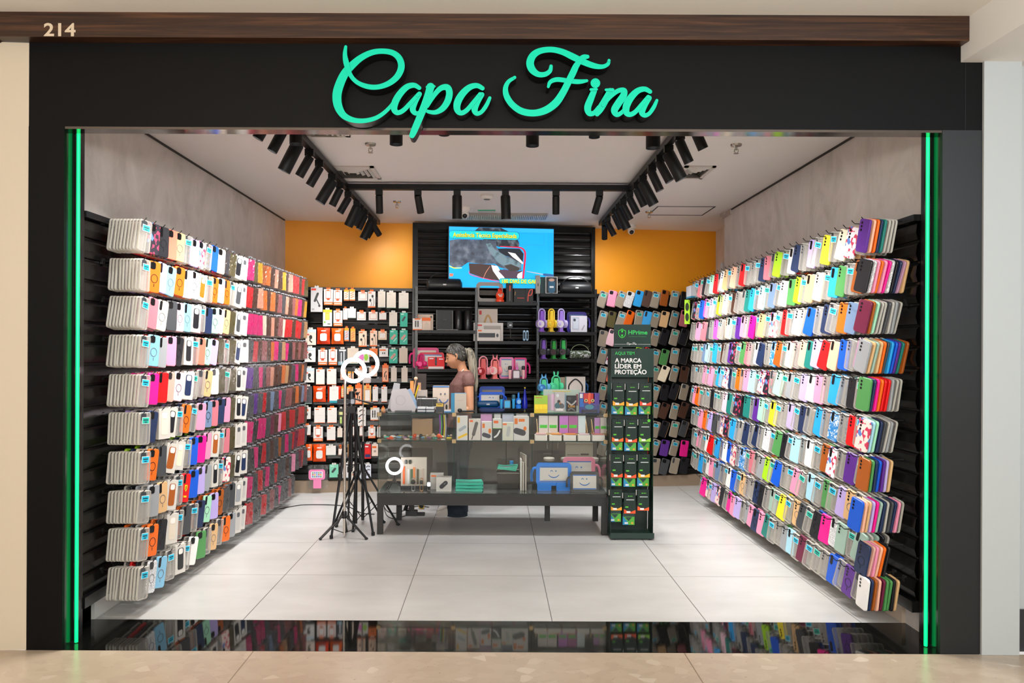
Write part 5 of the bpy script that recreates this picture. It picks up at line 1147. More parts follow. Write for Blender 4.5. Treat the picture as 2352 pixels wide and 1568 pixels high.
cbox('dark and white box showing a white usb lead, fourth in the middle of the counter', 1132, 1153, 962, Zs, Ys, 'd6d6cf', .05, multi(band('dark_half', 0, 0, 1, .55, '2c2c2a'), band('green_line', 0, .55, 1, .57, '6ab83c', .002), line('lead_picture', [(.2, .15), (.5, .25), (.75, .45)], .09, 'e9e9e9', .003), band('orange_words', .1, .8, .6, .92, OR_)), group=PB_)
cbox('pale green box with a slim white adapter pictured, fifth in the middle', 1154, 1179, 970, Zs, Ys, 'd5d6c6', .05, multi(band('orange_words', .04, .86, .4, .95, OR_), line('adapter_picture', [(.5, .3), (.6, .7)], .16, 'b9bcbc')), group=PB_)
cbox('large white power bank box with orange badge, end of the middle row', 1180, 1215, 956, Zs, Ys, 'd9d7d4', .05, multi(band('orange_badge', .05, .68, .26, .92, PO), line('bank_picture', [(.18, .4), (.6, .32)], .2, '34343c'), ell('orange_dot', .74, .5, .1, .09, PO), band('orange_words', .32, .78, .72, .9, PO)), group=PB_)
for i, (a, b) in enumerate(((1104, 1130), (1135, 1150), (1154, 1180), (1186, 1212))):
    cbox('pale box lying in the back row behind the power bank boxes, %s of four' % ordn(i), a, b, 950, Zs, YF + .2, ['d9a0d0', 'dcdcdc', 'cfd6e8', 'e0d8d8'][i], .06, group='boxes behind the power banks')
t = None
for i, (a, b, c, lb) in enumerate(((1238, 1259, 'dcd4d4', 'white'), (1260, 1281, 'd9d2d0', 'white'), (1285, 1305, 'c478d0', 'violet'), (1306, 1327, 'b0609c', 'plum'), (1328, 1345, 'd6e6ea', 'pale blue'), (1366, 1378, 'c290cc', 'violet'), (1379, 1393, 'd4ccc8', 'white'))):
    cbox('%s card pack with %s, %s in the wooden trays of the counter' % (lb, 'a green price strip' if i != 4 else 'no strip', ordn(i)), a, b, 955 if i < 5 else 960, ZSH + .055, YF + .12, c, .03,
         None if i == 4 else band('price_strip', .1, .3, .9, .48, '46c832', .002), name='card_pack', group='card packs in the wooden trays')
for i, (a, b) in enumerate(((1234, 1350), (1362, 1394))):
    loc, w_, h_ = onc(a, b, 988, ZSH + .04, YF + .09); t = thing('wooden_tray', 'pale wooden tray holding card packs, %s' % ('the wider one' if i == 0 else 'the narrow one at the case end'), 'tray', loc)
    MB().box(-w_ / 2, w_ / 2, 0, .16, 0, .012).build('base', mat('c9a56f', .5), t)
    for s in (-1, 1): MB().add([(s * w_ / 2 * .97, 0, 0), (s * w_ / 2, 0, .03), (s * w_ / 2, .14, .13), (s * w_ / 2 * .97, .14, 0), (s * w_ / 2 * .97 - s * .005, 0, 0), (s * w_ / 2 - s * .005, 0, .03), (s * w_ / 2 - s * .005, .14, .13), (s * w_ / 2 * .97 - s * .005, .14, 0)], [(0, 1, 2, 3), (7, 6, 5, 4), (0, 4, 5, 1), (1, 5, 6, 2), (2, 6, 7, 3), (3, 7, 4, 0)]).build('side', mat('c9a56f', .5), t)
for i in range(5):
    a = 1229 + i * 33; cbox('low white carton at the front of the counter shelf, %s in the row of five' % ordn(i), a, min(a + 28, 1392), 999, Zs, YF + .02, 'e9e3da', .1, None, group='low white cartons', name='carton_tray')
    loc, w_, h_ = onc(a, min(a + 28, 1392), 997, Zs + .052, YF + .03); t = thing('sticker_pack', 'flat printed packet lying on low white carton, %s in the row' % ordn(i), 'packet', loc, random.uniform(-.3, .3), 'flat printed packets')
    MB().box(-.045, .045, 0, .07, 0, .006, 0, .003).build('packet', mat(['e0b0b0', 'ee9a40', 'e88a20', 'dcc0c8', 'd88078'][i], .4), t)
# charms and small clutter on the first section of the shelf
CH = ['b8a890', 'd9cfc4', '8a6a8c', 'e05a2a', 'e8d040', '50b0a0', '3a3a40', 'c8b49a', 'e9e4de', '9a8470', 'd03838', '7ab0d0']
for i in range(34):
    px = 884 + i * 4.6; Yc = YF + random.uniform(.03, .3); X, _ = P(px, 1000, Yc); c = CH[(i * 5) % 12]; k = i % 3
    m = MB()
    t = thing('keychain', '%s on the counter shelf, %s from its outer end' % (['small bead charm', 'small padded charm', 'small ring charm'][k], ordn(i)), 'keychain', (X, Yc, ZSH), random.uniform(0, 6), 'small charms on the counter shelf')
    s = random.uniform(.011, .02)
    if k == 0: m.ball((0, 0, s), s, 10).ball((s * 1.2, 0, s * .6), s * .6, 8)
    elif k == 1: m.ball((0, 0, s * .5), (s * 1.6, s * 1.1, s * .5), 10)
    else: m.tube([(s * 1.3 * math.cos(a * .63), s * 1.3 * math.sin(a * .63), .005) for a in range(10)], .004, 6, closed=True)
    m.build('charm', mat(c, .35), t, True); MB().tube([(s, 0, .004), (s + .02, .006, .004), (s + .03, 0, .004)], .0016, 5).build('chain', METAL, t)
loc, w_, h_ = onc(1010, 1026, 952, ZSH, YF + .22)
t = thing('strap_display', 'hanging bunch of violet and green phone straps in the counter', 'straps', loc)
for k, c in enumerate(('9a50c0', '58b060', '2a2230', 'e0d040', 'c0b8c8')): MB().tube([(-w_ / 2 + k * w_ / 5, .01 * (k % 2), h_), (-w_ / 2 + k * w_ / 5 + .006, 0, h_ * .5), (-w_ / 2 + k * w_ / 5, .01, 0)], .006, 6).build('strap', mat(c, .4), t, True)
cbox('brown cardboard carton at the back of the counter shelf', 947, 993, 963, Zs, YF + .4, '9a7a58', .1, name='cardboard_carton')
# lower level
Zl = ZTB + .0005
def ringlight(t, c, r, tk, e=7, gap=None, rz=0):
    n = 36; a0, a1 = (0, 2 * math.pi) if not gap else gap
    pts = [(c[0] + r * math.cos(a0 + (a1 - a0) * k / (n - (0 if not gap else 1))), c[1] + .25 * r * math.cos(a0 + (a1 - a0) * k / (n - (0 if not gap else 1))) * rz, c[2] + r * math.sin(a0 + (a1 - a0) * k / (n - (0 if not gap else 1)))) for k in range(n)]
    MB().tube(pts, tk, 10, closed=not gap).build('ring_lamp', mat('fff4f8', .4, emit=e), t, True)
X, Z = P(906, 1070, YF + .08)
t = thing('ring_light', 'small glowing ring light on a mini tripod inside the counter', 'ring light', (X, YF + .08, Zl))
ringlight(t, (0, 0, Z - Zl), 17.5 / F * YF, .0115, 5); MB().tube([(0, 0, .09), (0, 0, Z - Zl - .075)], .008, 8).box(-.016, .016, -.012, .012, .07, .1).build('stem', BLK, t)
for a in (-.6, 2.1, 3.9): MB().tube([(0, 0, .085), (.05 * math.cos(a), .05 * math.sin(a), .06), (.11 * math.cos(a), .045 * math.sin(a), .004)], .004, 6).build('leg', BLK, t)
t = cbox('tall open watch gift box with straps, leaning behind the ring light', 921, 980, 1050, Zl + .02, YF + .2, 'cfc8ba', .03, None, rz=0, name='watch_box')
w_, h_ = 59 * (YF + .2) / F, 70 * (YF + .2) / F
m = [('watch_face', '2c332f', .2, .8, .05), ('watch_face', '343c36', .36, .8, .05)]
for nm, c, u, v, r_ in m: MB().prism(rrect(.026, .036, .008, 3, (u - .5) * w_, v * h_), -.012, 0).build(nm, mat(c, .15), t)
for u, c in ((.12, 'ee6420'), (.3, 'dfe2e0'), (.42, '4a6a4a'), (.52, 'e88a4a'), (.66, '55503c'), (.86, 'c9b4a8')): MB().box((u - .5) * w_ - .009, (u - .5) * w_ + .009, -.01, 0, .02, h_ * random.uniform(.55, .68), 0, .006).build('watch_strap', mat(c, .5), t)
MB().box(-w_ / 2, w_ / 2, -.02, .03, -.02, .004).build('tray_edge', mat('22242a', .4), t)
for i, (px, f, st) in enumerate(((949, '26282a', 'a9abad'), (968, '3a3a38', 'c08a4a'), (985, 'e8eef4', '2a2a2e'))):
    loc, w_, h_ = onc(px - 6, px + 6, 1098 if i < 2 else 1105, Zl, YF + .06); t = thing('smart_watch', '%s watch standing upright before the gift box' % ['round dark', 'square dark with tan strap', 'small bright glowing'][i], 'watch', loc, 0, 'watches standing in the counter')
    MB().ring(rrect(.03, h_, .013, 4, 0, h_ / 2), rrect(.024, h_ * .9, .01, 4, 0, h_ / 2), .004, .024).build('strap', mat(st, .3), t)
    (MB().prism(circ(.02, 16, 0, h_ * .72), -.004, .006) if i == 0 else MB().prism(rrect(.028, .034, .008, 3, 0, h_ * .7), -.004, .006)).build('watch_face', mat(f, .15, emit=3 if i == 2 else 0), t)
cbox('grey box with orange words behind the mouse box', 988, 1018, 1088, Zl, YF + .16, 'bdb9b4', .08, band('orange_words', .08, .82, .45, .92, OR_))
cbox('white box with a dark computer mouse pictured, inside the counter', 1002, 1037, 1096, Zl, YF + .05, 'd6d3ce', .09, multi(line('mouse_picture', [(.35, .35), (.62, .62)], .14, '25272b'), line('wheel_picture', [(.52, .52), (.6, .6)], .02, '8a8c90', .003)))
for i in range(3):
    loc, w_, h_ = onc(1045 + i, 1110, 1108, Zl + .028 * i, YF + .05); t = thing('folded_bag', 'turquoise printed bag folded flat, %s of the pile in the counter' % ['lowest', 'middle', 'topmost'][i], 'bag', loc, .03 * i, 'pile of turquoise bags')
    w_ = 65 * YF / F; MB().prism([(-w_ / 2, .002), (w_ / 2 - .01, 0), (w_ / 2, .012), (w_ / 2 - .012, .026), (0, .022), (-w_ / 2 + .006, .027)], 0, .16).build('bag', mat('27bfa2', .35, kind='crumple'), t)
loc, w_, h_ = onc(1141, 1194, 1085, Zl, YF + .2)
t = thing('wire_basket', 'dark woven basket with turquoise bags sticking out of it', 'basket', loc); BK_ = mat('3a3630', .6)
m = MB(); hb = h_ * .95
for z0, z1, f0, f1 in ((0, hb, .42, .5),):
    V = [(sx * w_ * f, sy * .1 * f / .5 + .1, z) for z, f in ((0, .42), (hb, .5)) for sx, sy in ((-1, -1), (1, -1), (1, 1), (-1, 1))]
    m.add(V, [(3, 2, 1, 0)] + [(i, (i + 1) % 4, 4 + (i + 1) % 4, 4 + i) for i in range(4)])
m.build('basket_wall', BK_, t); MB().tube([(-w_ * .5, 0, hb), (w_ * .5, 0, hb), (w_ * .5, .2, hb), (-w_ * .5, .2, hb)], .006, 6, closed=True).build('rim', mat('5a544a', .5), t)
loc, w_, h_ = onc(1142, 1190, 1070, Zl + .17, YF + .24)
t = thing('shopping_bag', 'turquoise and lilac bag sticking out of the woven basket', 'bag', loc)
MB().prism([(-w_ * .5, 0), (w_ * .4, -.02), (w_ * .5, .03), (-w_ * .1, h_ * .75), (-w_ * .45, h_)], 0, .1).build('bag', mat('30c0a0', .35, kind='crumple'), t); MB().prism([(-w_ * .4, .02), (w_ * .2, .02), (0, h_ * .6), (-w_ * .4, h_ * .8)], -.006, 0).build('lilac_panel', mat('b8a4d0', .4), t)
loc, w_, h_ = onc(1166, 1184, 1058, Zl, YF + .42)
t = thing('water_bottle', 'clear plastic water bottle with a blue cap behind the basket', 'bottle', loc)
MB().lathe([(w_ * .45, 0), (w_ * .5, .01), (w_ * .48, h_ * .6), (w_ * .3, h_ * .82), (w_ * .22, h_ * .86)], 16).build('bottle', GLASS, t, True); MB().lathe([(w_ * .25, h_ * .86), (w_ * .25, h_)], 14).build('cap', mat('1c8ac8', .4), t)
for i, (px, py, c) in enumerate(((1197, 1055, 'e6e2da'), (1202, 1062, 'c8c0b4'), (1208, 1045, 'b8b0a4'))):
    loc, w_, h_ = onc(px - 3, px + 3, py, Zl, YF + .12); t = thing('paper_folder', '%s upright paper folder beside the basket' % ['white', 'grey', 'transparent'][i], 'folder', loc, .1 * i, 'papers standing by the basket'); MB().box(-.006, .006, 0, .2, 0, h_).build('sheets', mat(c, .5), t)
S = (YF + .12) / F
tablet('large blue bumper tablet with winking smile, legs and handle, in the counter', 0, 0, 0, 0, '1a82e6', legs=True, handles='left', tilt=.0001, W=81 * S, H=64 * S, loc=(P(1272, 1100, YF + .12)[0], YF + .12, Zl), lines=True)
S = (YF + .3) / F
tablet('pink bumper tablet with winking smile behind the blue and black ones', 0, 0, 0, 0, 'e0809c', handles='right', tilt=.0001, W=74 * S, H=66 * S, loc=(P(1330, 1100, YF + .3)[0], YF + .3, Zl + .01))
S = (YF + .05) / F
tablet('black bumper tablet with winking smile and two handles, in front of the pink one', 0, 0, 0, 0, '3c3a38', handles='both', tilt=.0001, W=66 * S, H=47 * S, loc=(P(1343, 1100, YF + .05)[0], YF + .05, Zl))
for i, px in enumerate((1261, 1301, 1336, 1362)):
    loc, w_, h_ = onc(px - 13, px + 13, 1048, 1.571 - (1057 - 806) / F * (YF + .42), YF + .42)
    t = thing('plastic_lid', 'flat white round lid behind the tablets, %s of four' % ordn(i), 'lid', loc, 0, 'round lids at the back of the case'); MB().lathe([(w_ * .46, 0), (w_ * .5, .008), (w_ * .5, .024), (w_ * .4, .03)], 20).build('lid', mat('b9b2a6', .4), t, True)
    MB().lathe([(w_ * .4, -(loc[2] - Zl)), (w_ * .44, 0)], 20).build('tub', GLASS, t, True)
cbox('beige carton with dark print lines at the back of the case', 1299, 1362, 1017, Zl + .0, YF + .5, '8d8676', .05, multi(band('dark_print', .55, .7, .85, .74, '2e2a26'), band('dark_print', .55, .5, .8, .54, '2e2a26'), band('thin_print', .06, .7, .5, .72, '5a5448')), name='cardboard_carton')
# on top of the case
ZT0 = ZTOP + .0005
X, _ = P(928, 900, YF + .15)
t = thing('card_terminal', 'grey triangular stand seen from behind, on the counter top', 'terminal', (X, YF + .15, ZT0)); S = (YF + .15) / F
GT = mat('c2bec2', .4)
MB().prism([(-28 * S, 0), (25 * S, 0), (28 * S, 8 * S), (8 * S, 50 * S), (4 * S, 53 * S), (-26 * S, 50 * S), (-29 * S, 46 * S), (-31 * S, 5 * S)], 0, .02).build('back_shell', GT, t)
MB().ring(circ(.042, 24, -8 * S, 26 * S), circ(.039, 24, -8 * S, 26 * S), -.002, 0).build('round_mark', mat('a9a5aa', .5), t)
MB().add([(8 * S, .01, 50 * S), (12 * S, .09, 52 * S), (32 * S, .09, 10 * S), (28 * S, .01, 6 * S), (8 * S, .03, 50 * S), (12 * S, .11, 52 * S), (32 * S, .11, 10 * S), (28 * S, .03, 6 * S)], [(0, 1, 2, 3), (7, 6, 5, 4), (0, 4, 5, 1), (2, 6, 7, 3), (0, 3, 7, 4), (1, 5, 6, 2)]).build('screen_side', mat('9fb6d0', .2), t)
MB().box(-20 * S, 18 * S, -.03, .12, 0, .01, 0, .003).build('foot', mat('4a4c4e', .4), t)
X, _ = P(905, 900, YF + .32)
t = thing('tilted_screen', 'thin silver screen leaning behind the grey triangular stand', 'screen', (X, YF + .32, ZT0)); MB().prism([(-16 * S, 0), (10 * S, 0), (14 * S, 62 * S), (0, 64 * S)], 0, .012).build('panel', mat('b4b6ba', .25), t); MB().box(-.05, .05, -.03, .08, 0, .012).build('foot', BLK, t)
loc, w_, h_ = onc(958, 1003, 912, ZT0, YF + .2)
t = thing('receipt_printer', 'black desk stand with thin steel wires on the counter top', 'printer', loc)
MB().box(-w_ / 2, w_ / 2, 0, .1, h_ * .35, h_ * .95, 0, .006).build('body', mat('131416', .3), t)
MB().box(-w_ / 2, w_ / 2, -.01, .11, 0, h_ * .08).build('foot', mat('202226', .4), t)
m = MB()
for s in (-.32, .32): m.tube([(s * w_, -.006, 0), (s * w_, -.006, h_ * .95)], .0025, 6)
m.tube([(-w_ / 2, -.006, h_ * .9), (w_ / 2, -.006, h_ * .9)], .0025, 6).tube([(-w_ / 2, -.006, h_ * .3), (w_ / 2, -.006, h_ * .3)], .0025, 6).build('wire_frame', METAL, t)
for i, (px, pz) in enumerate(((968, 0), (988, 0), (968, 1), (988, 1))):
    loc, w_, h_ = onc(px - 9, px + 9, 935, ZT0 + .022 * pz, YF + .06); t = thing('card_box', 'small white and navy box, %s, in front of the black desk stand' % ['lower outer', 'lower inner', 'upper outer', 'upper inner'][i], 'box', loc, 0, 'small white and navy boxes'); MB().box(-w_ / 2, w_ / 2, 0, .08, 0, .02).build('carton', mat('d5d9de', .4), t); MB().box(-w_ / 2 - .001, w_ / 2 + .001, -.001, .08, 0, .007).build('navy_band', mat('1c2a44', .4), t)
loc, w_, h_ = onc(1001, 1019, 925, ZT0, YF + .05)
t = thing('card_reader', 'dark card reader with a yellow label on the counter top', 'card reader', loc); MB().box(-w_ / 2, w_ / 2, 0, .06, 0, h_, 0, .004).build('body', mat('1f2430', .35), t); MB().box(-w_ * .45, w_ * .45, -.002, .0, h_ * .62, h_ * .95).build('yellow_label', mat('e0bc4a', .5), t); MB().box(-w_ * .3, w_ * .3, -.003, -.002, h_ * .8, h_ * .86).build('label_print', mat('4a3a14', .5), t)
loc, w_, h_ = onc(1036, 1071, 903, ZT0, YF + .08)
t = thing('tablet_box', 'white box with a bright blue side, standing in front of the woman', 'box', loc); MB().box(-w_ * .26, w_ / 2, 0, .05, 0, h_).build('white_face', mat('c9c0b4', .5), t); MB().box(-w_ / 2, -w_ * .26, -.001, .052, 0, h_ * 1.0).box(-w_ * .26, w_ / 2, .001, .051, h_, h_ * 1.012).build('blue_side', mat('0f86b4', .4), t); MB().box(-w_ * .12, w_ * .3, -.001, 0, h_ * .62, h_ * .63).build('thin_print', mat('9a948a', .5), t)
loc, w_, h_ = onc(1050, 1078, 932, ZT0, YF + .03)
t = thing('hair_clip', 'dark round knob and black wand lying before the blue-sided box', 'tool', loc); MB().ball((-.03, 0, .02), .02, 12).tube([(-.03, 0, .012), (.1, .02, .014)], .008, 8).build('body', BLK, t, True)
cbox('flat blue and white pack lying on the counter top beside the card reader', 1020, 1036, 942, ZT0, YF + .06, 'cfd6dc', .08, band('blue_band', 0, 0, 1, .5, '1a78b8'))
# pencil pot with yellow highlighter and brush
loc, w_, h_ = onc(940, 952, 905, ZT0, YF + .36)
t = thing('pen_pot', 'dark pen pot on the counter top behind the terminal', 'pot', loc); MB().lathe([(w_ / 2, 0), (w_ / 2, h_)], 14).build('cup', mat('26282c', .4), t)
for nm, lb, c, dx, top in (('marker', 'long yellow marker standing in the pen pot', 'ecc81e', .06, .2), ('paint_brush', 'brush with a pale round tip standing in the pen pot', 'd8b090', .035, .26), ('ruler', 'flat orange ruler standing in the pen pot', 'ee9a50', -.02, .24)):
    t = thing(nm, lb, nm.replace('_', ' '), (loc[0], loc[1], ZT0 + .02)); 
    if nm == 'ruler': MB().box(-.016, .016, 0, .003, 0, top).build('blade', mat(c, .5), t)
    else: MB().tube([(0, .006, 0), (dx, .006, top)], .007, 8).build('barrel', mat(c, .4), t, True)
    if nm == 'paint_brush': MB().ball((dx, .006, top), .018, 10).build('tip', mat('ddb898', .7), t, True)
cbox('dark brown frame standing on end behind the pen pot', 955, 979, 858, ZT0, YF + .45, '2a1c18', .03, multi(band('pale_shape', .2, .3, .5, .75, 'c09070'), band('pale_label', .1, .02, .9, .12, 'd8cfc8')), name='picture_frame')
cbox('grey ribbed box on the counter top behind the desk stand', 957, 981, 896, ZT0, YF + .4, 'b8aca4', .06, band('dark_band', .1, .5, .9, .7, '4a4642'))
cbox('white box with a blue smile and two black earbuds, behind the card reader', 994, 1031, 886, ZT0, YF + .42, 'd2c0b0', .08, multi(band('blue_top', 0, .94, 1, 1, '2a6cb0'), line('smile', [(.42, .42), (.55, .3), (.7, .27), (.85, .32), (.95, .42)], .03, '1c5ca8'), ell('eye', .5, .66, .05, .03, '2a3a5a'), ell('eye', .76, .66, .04, .04, '2a3a5a'), ell('earbud_picture', .62, .1, .06, .12, '141416'), ell('earbud_picture', .86, .1, .06, .12, '141416')))
# right end: acrylic displays
S = (YF + .1) / F
t = cbox('lime and yellow counter card with small pictures', 1227, 1258, 908, ZT0, YF + .05, '9cc63c', .012, multi(band('yellow_panel', .02, .0, .98, .5, 'f0cc1c'), band('picture', .08, .22, .34, .46, 'f8e020', .003), band('picture', .37, .22, .63, .46, 'f8e020', .003), band('picture', .66, .22, .94, .46, 'f8e020', .003), band('red_words', .08, .86, .6, .9, 'c05a40')), name='counter_card')
t = cbox('grey-green display board with four phone case prints on the counter top', 1248, 1331, 894, ZT0, YF + .12, 'a9bcb0', .015, multi(band('gold_title', .25, .9, .75, .94, 'c8b25a'), band('mosaic_print', .1, .1, .2, .8, 'b8a0b0'), band('pink_print', .22, .1, .34, .8, 'd8b4d0'), band('blue_print', .58, .12, .64, .8, '8fb0c0'), band('red_print', .9, .3, .96, .8, '8a4a5a')), name='display_board')
t = cbox('pale phone case printed with an embracing couple, on the display board', 1274, 1297, 900, ZT0 + .01, YF + .095, 'b6b2b4', .012, multi(ell('camera_cutout', .3, .82, .14, .09, 'cfd4d8'), ell('dark_hair', .42, .5, .16, .1, '2a1a16'), ell('face', .55, .42, .1, .07, 'b07a5a', .004), ell('teal_shirt', .3, .3, .3, .16, '35606a', .0035), ell('grey_shirt', .72, .28, .24, .14, '55585a', .004), band('white_caption', .15, .04, .85, .16, 'e4e0dc', .005)), name='printed_phone_case', group='printed cases on the display board')
t = cbox('dark phone case printed with a grey wing shape and gold word', 1301, 1324, 908, ZT0 + .01, YF + .095, '17171b', .012, multi(ell('camera_cutout', .3, .8, .2, .1, '2c2f36'), line('wing_shape', [(.08, .62), (.3, .5), (.5, .42), (.75, .52), (.94, .66)], .07, 'a9a6a6'), line('wing_shape', [(.2, .1), (.5, .2), (.85, .05)], .07, '6a6560')), name='printed_phone_case', group='printed cases on the display board')
loc, w_, h_ = onc(1301, 1324, 908, ZT0 + .01, YF + .09); m = MB(); put_text(m, 'One', .035, 0, h_ * .34, -.004, 0, .001, w_ * .7); o = m.build('gold_word', mat('c08a2a', .4), t)
t = cbox('colourful tablet case with a painted face pattern on the counter top', 1331, 1377, 902, ZT0, YF + .08, '3a3f86', .02, multi(band('red_patch', .2, .5, .75, .98, 'c42a28'), band('violet_patch', .7, .4, .98, .98, '5a3a9a'), band('blue_patch', .02, .3, .22, .7, '2a6ac0'), ell('eye', .33, .62, .09, .08, 'd0b870', .004), ell('eye', .66, .62, .09, .08, 'd0b870', .004), ell('pupil', .33, .62, .04, .04, '1a1a1c', .005), ell('pupil', .66, .62, .04, .04, '1a1a1c', .005), ell('muzzle', .5, .3, .22, .12, '3a8a9c', .004), band('dark_foot', .1, .02, .9, .16, '2a2230'), line('orange_streak', [(.5, .95), (.48, .7), (.5, .5)], .06, 'ee5a1e', .003), band('white_label', .02, .74, .16, .96, 'ddd8dc', .004)), name='tablet_case')
t = cbox('clear acrylic brochure holder in front of the colourful tablet case', 1340, 1378, 927, ZT0, YF + .03, 'dfe8ea', .002, None, name='acrylic_holder')
for o in t.children: o.data.materials[0] = GLASS
# ---------------------------------------------------------------- green product stand
GS = mat('08291f', .35); GS2 = mat('092a21', .45, spec=.3); YG = 6.42
sx0, sx1 = P(1402, 1100, YG)[0], P(1501, 1100, YG)[0]; scx = (sx0 + sx1) / 2; sw = sx1 - sx0
st = thing('product_stand', 'tall dark green stand with screen protector packs and white slogan', 'display stand', (scx, YG, 0))
zb = lambda py, Y=YG: P(1450, py, Y)[1]
MB().box(-sw / 2 - .005, sw / 2, -.04, .3, .012, .035, 0, .003).box(-sw / 2 - .005, sw / 2, -.04, -.035, .035, .06).build('base', GS, st)
MB().box(-sw / 2 + .01, sw / 2 - .01, .2, .215, .035, zb(803)).build('back_panel', mat('0a231d', .4), st)
for s in (-1, 1):
    o = MB().prism([(0, .035), (.004, .035), (.004, zb(800)), (0, zb(800))], -.0, .2).build('side_panel', GS, st); o.location = (s * (sw / 2 - .004) - (.002), 0, 0)
for s in (-1, 1):
    for y in (-.02, .28): MB().lathe([(.012, 0), (.012, .012)], 10, c=(s * (sw / 2 - .03), y, 0)).build('foot', BLK, st)
m = MB().box(-sw / 2 + .004, sw / 2 - .008, -.002, .02, zb(866), zb(800)); m.build('slogan_board', GS2, st)
GR = mat('17b04a', .5); WT = mat('e8e6e4', .5)
fx = lambda px, Y=YG: P(px, 850, Y)[0] - scx
def wr(s, px0, px1, py, size, m_, bold=0, parent=st, y=-.0026, cap=True):
    V, Fc = text(s, size, bold, 'LEFT'); x0 = min(v[0] for v in V); ww = max(v[0] for v in V) - x0; k = (fx(px1) - fx(px0)) / ww; zc = zb(py)
    mn, mx_ = min(v[1] for v in V), max(v[1] for v in V)
    MB().add([(fx(px0) + (v[0] - x0) * k, y, zc + v[1]) for v in V], Fc).build('lettering', m_, parent)
wr('AQUI TEM', 1412, 1457, 811.5, .038, GR, .0006)
wr('A MARCA', 1412, 1473, 828, .05, WT, .0013); wr('LÍDER EM', 1412, 1473, 841.5, .05, WT, .0013); wr('PROTEÇÃO', 1412, 1485, 854.5, .05, WT, .0013)
hb = thing('header_sign', 'dark green sign board with a shield emblem, above the product stand', 'sign', (scx, YG + .2, 0)); yh = YG + .2
fx2 = lambda px: P(px, 770, yh)[0] - scx
MB().box(fx2(1410), fx2(1495), 0, .006, zb(797, yh), zb(745, yh)).build('board', GS2, hb)
MB().box(fx2(1425), fx2(1430), .002, .008, zb(812, yh), zb(796, yh)).box(fx2(1475), fx2(1480), .002, .008, zb(812, yh), zb(796, yh)).build('post', mat('0a231d', .4), hb)
def wr2(s, px0, px1, py, size, m_, bold=0):
    V, Fc = text(s, size, bold, 'LEFT'); x0 = min(v[0] for v in V); ww = max(v[0] for v in V) - x0; k = (fx2(px1) - fx2(px0)) / ww
    MB().add([(fx2(px0) + (v[0] - x0) * k, -.0008, zb(py, yh) + v[1]) for v in V], Fc).build('lettering', m_, hb)
wr2('HPrime', 1443, 1487, 763.5, .05, GR, .0014); wr2('Technical Protect', 1443, 1484, 772.5, .014, mat('12803a', .5))
def shield(k): return [(fx2(1428.8 + a * k), zb(765.5 + b * k, yh)) for a, b in ((0, 11), (-5, 8.5), (-8, 4), (-8.6, 0), (-8.6, -6.5), (-4, -8.2), (0, -11), (4, -8.2), (8.6, -6.5), (8.6, 0), (8, 4), (5, 8.5))]
m = MB(); m.ring(shield(1.0), shield(.84), -.0012, -.0002)
for (a, b) in ((-7, -2.5), (2.5, 7)): m.box(fx2(1427), fx2(1430.8), -.0012, -.0002, zb(765.5 + b, yh), zb(765.5 + a, yh))
m.build('shield_emblem', mat('14d030', .5), hb)
m = MB(); m.box(fx2(1411), fx2(1438), -.001, -.0002, zb(790.8, yh), zb(790.3, yh)).box(fx2(1465), fx2(1494), -.001, -.0002, zb(790.8, yh), zb(790.3, yh))
def TS2(x, y, w_):
    X, Z = P(1440.5 + (x - 155) * .0108, 786 + (y - 80) * .0115, yh); return X - scx, Z, w_ * .0125 * yh / F
for k, S_ in SCR.items():
    for s_ in S_: stroke(m, s_, TS2, -.001, -.0002, 0, 0, 3)
m.build('small_script', WT, hb)
EDGES = ['f0a81c', 'f0a81c', 'e8401c', 'f06a20', 'e8501c', '8cc83c', 'e8501c', 'e8501c', 'f0a81c', 'f0a020', 'e8501c', 'e8581c']
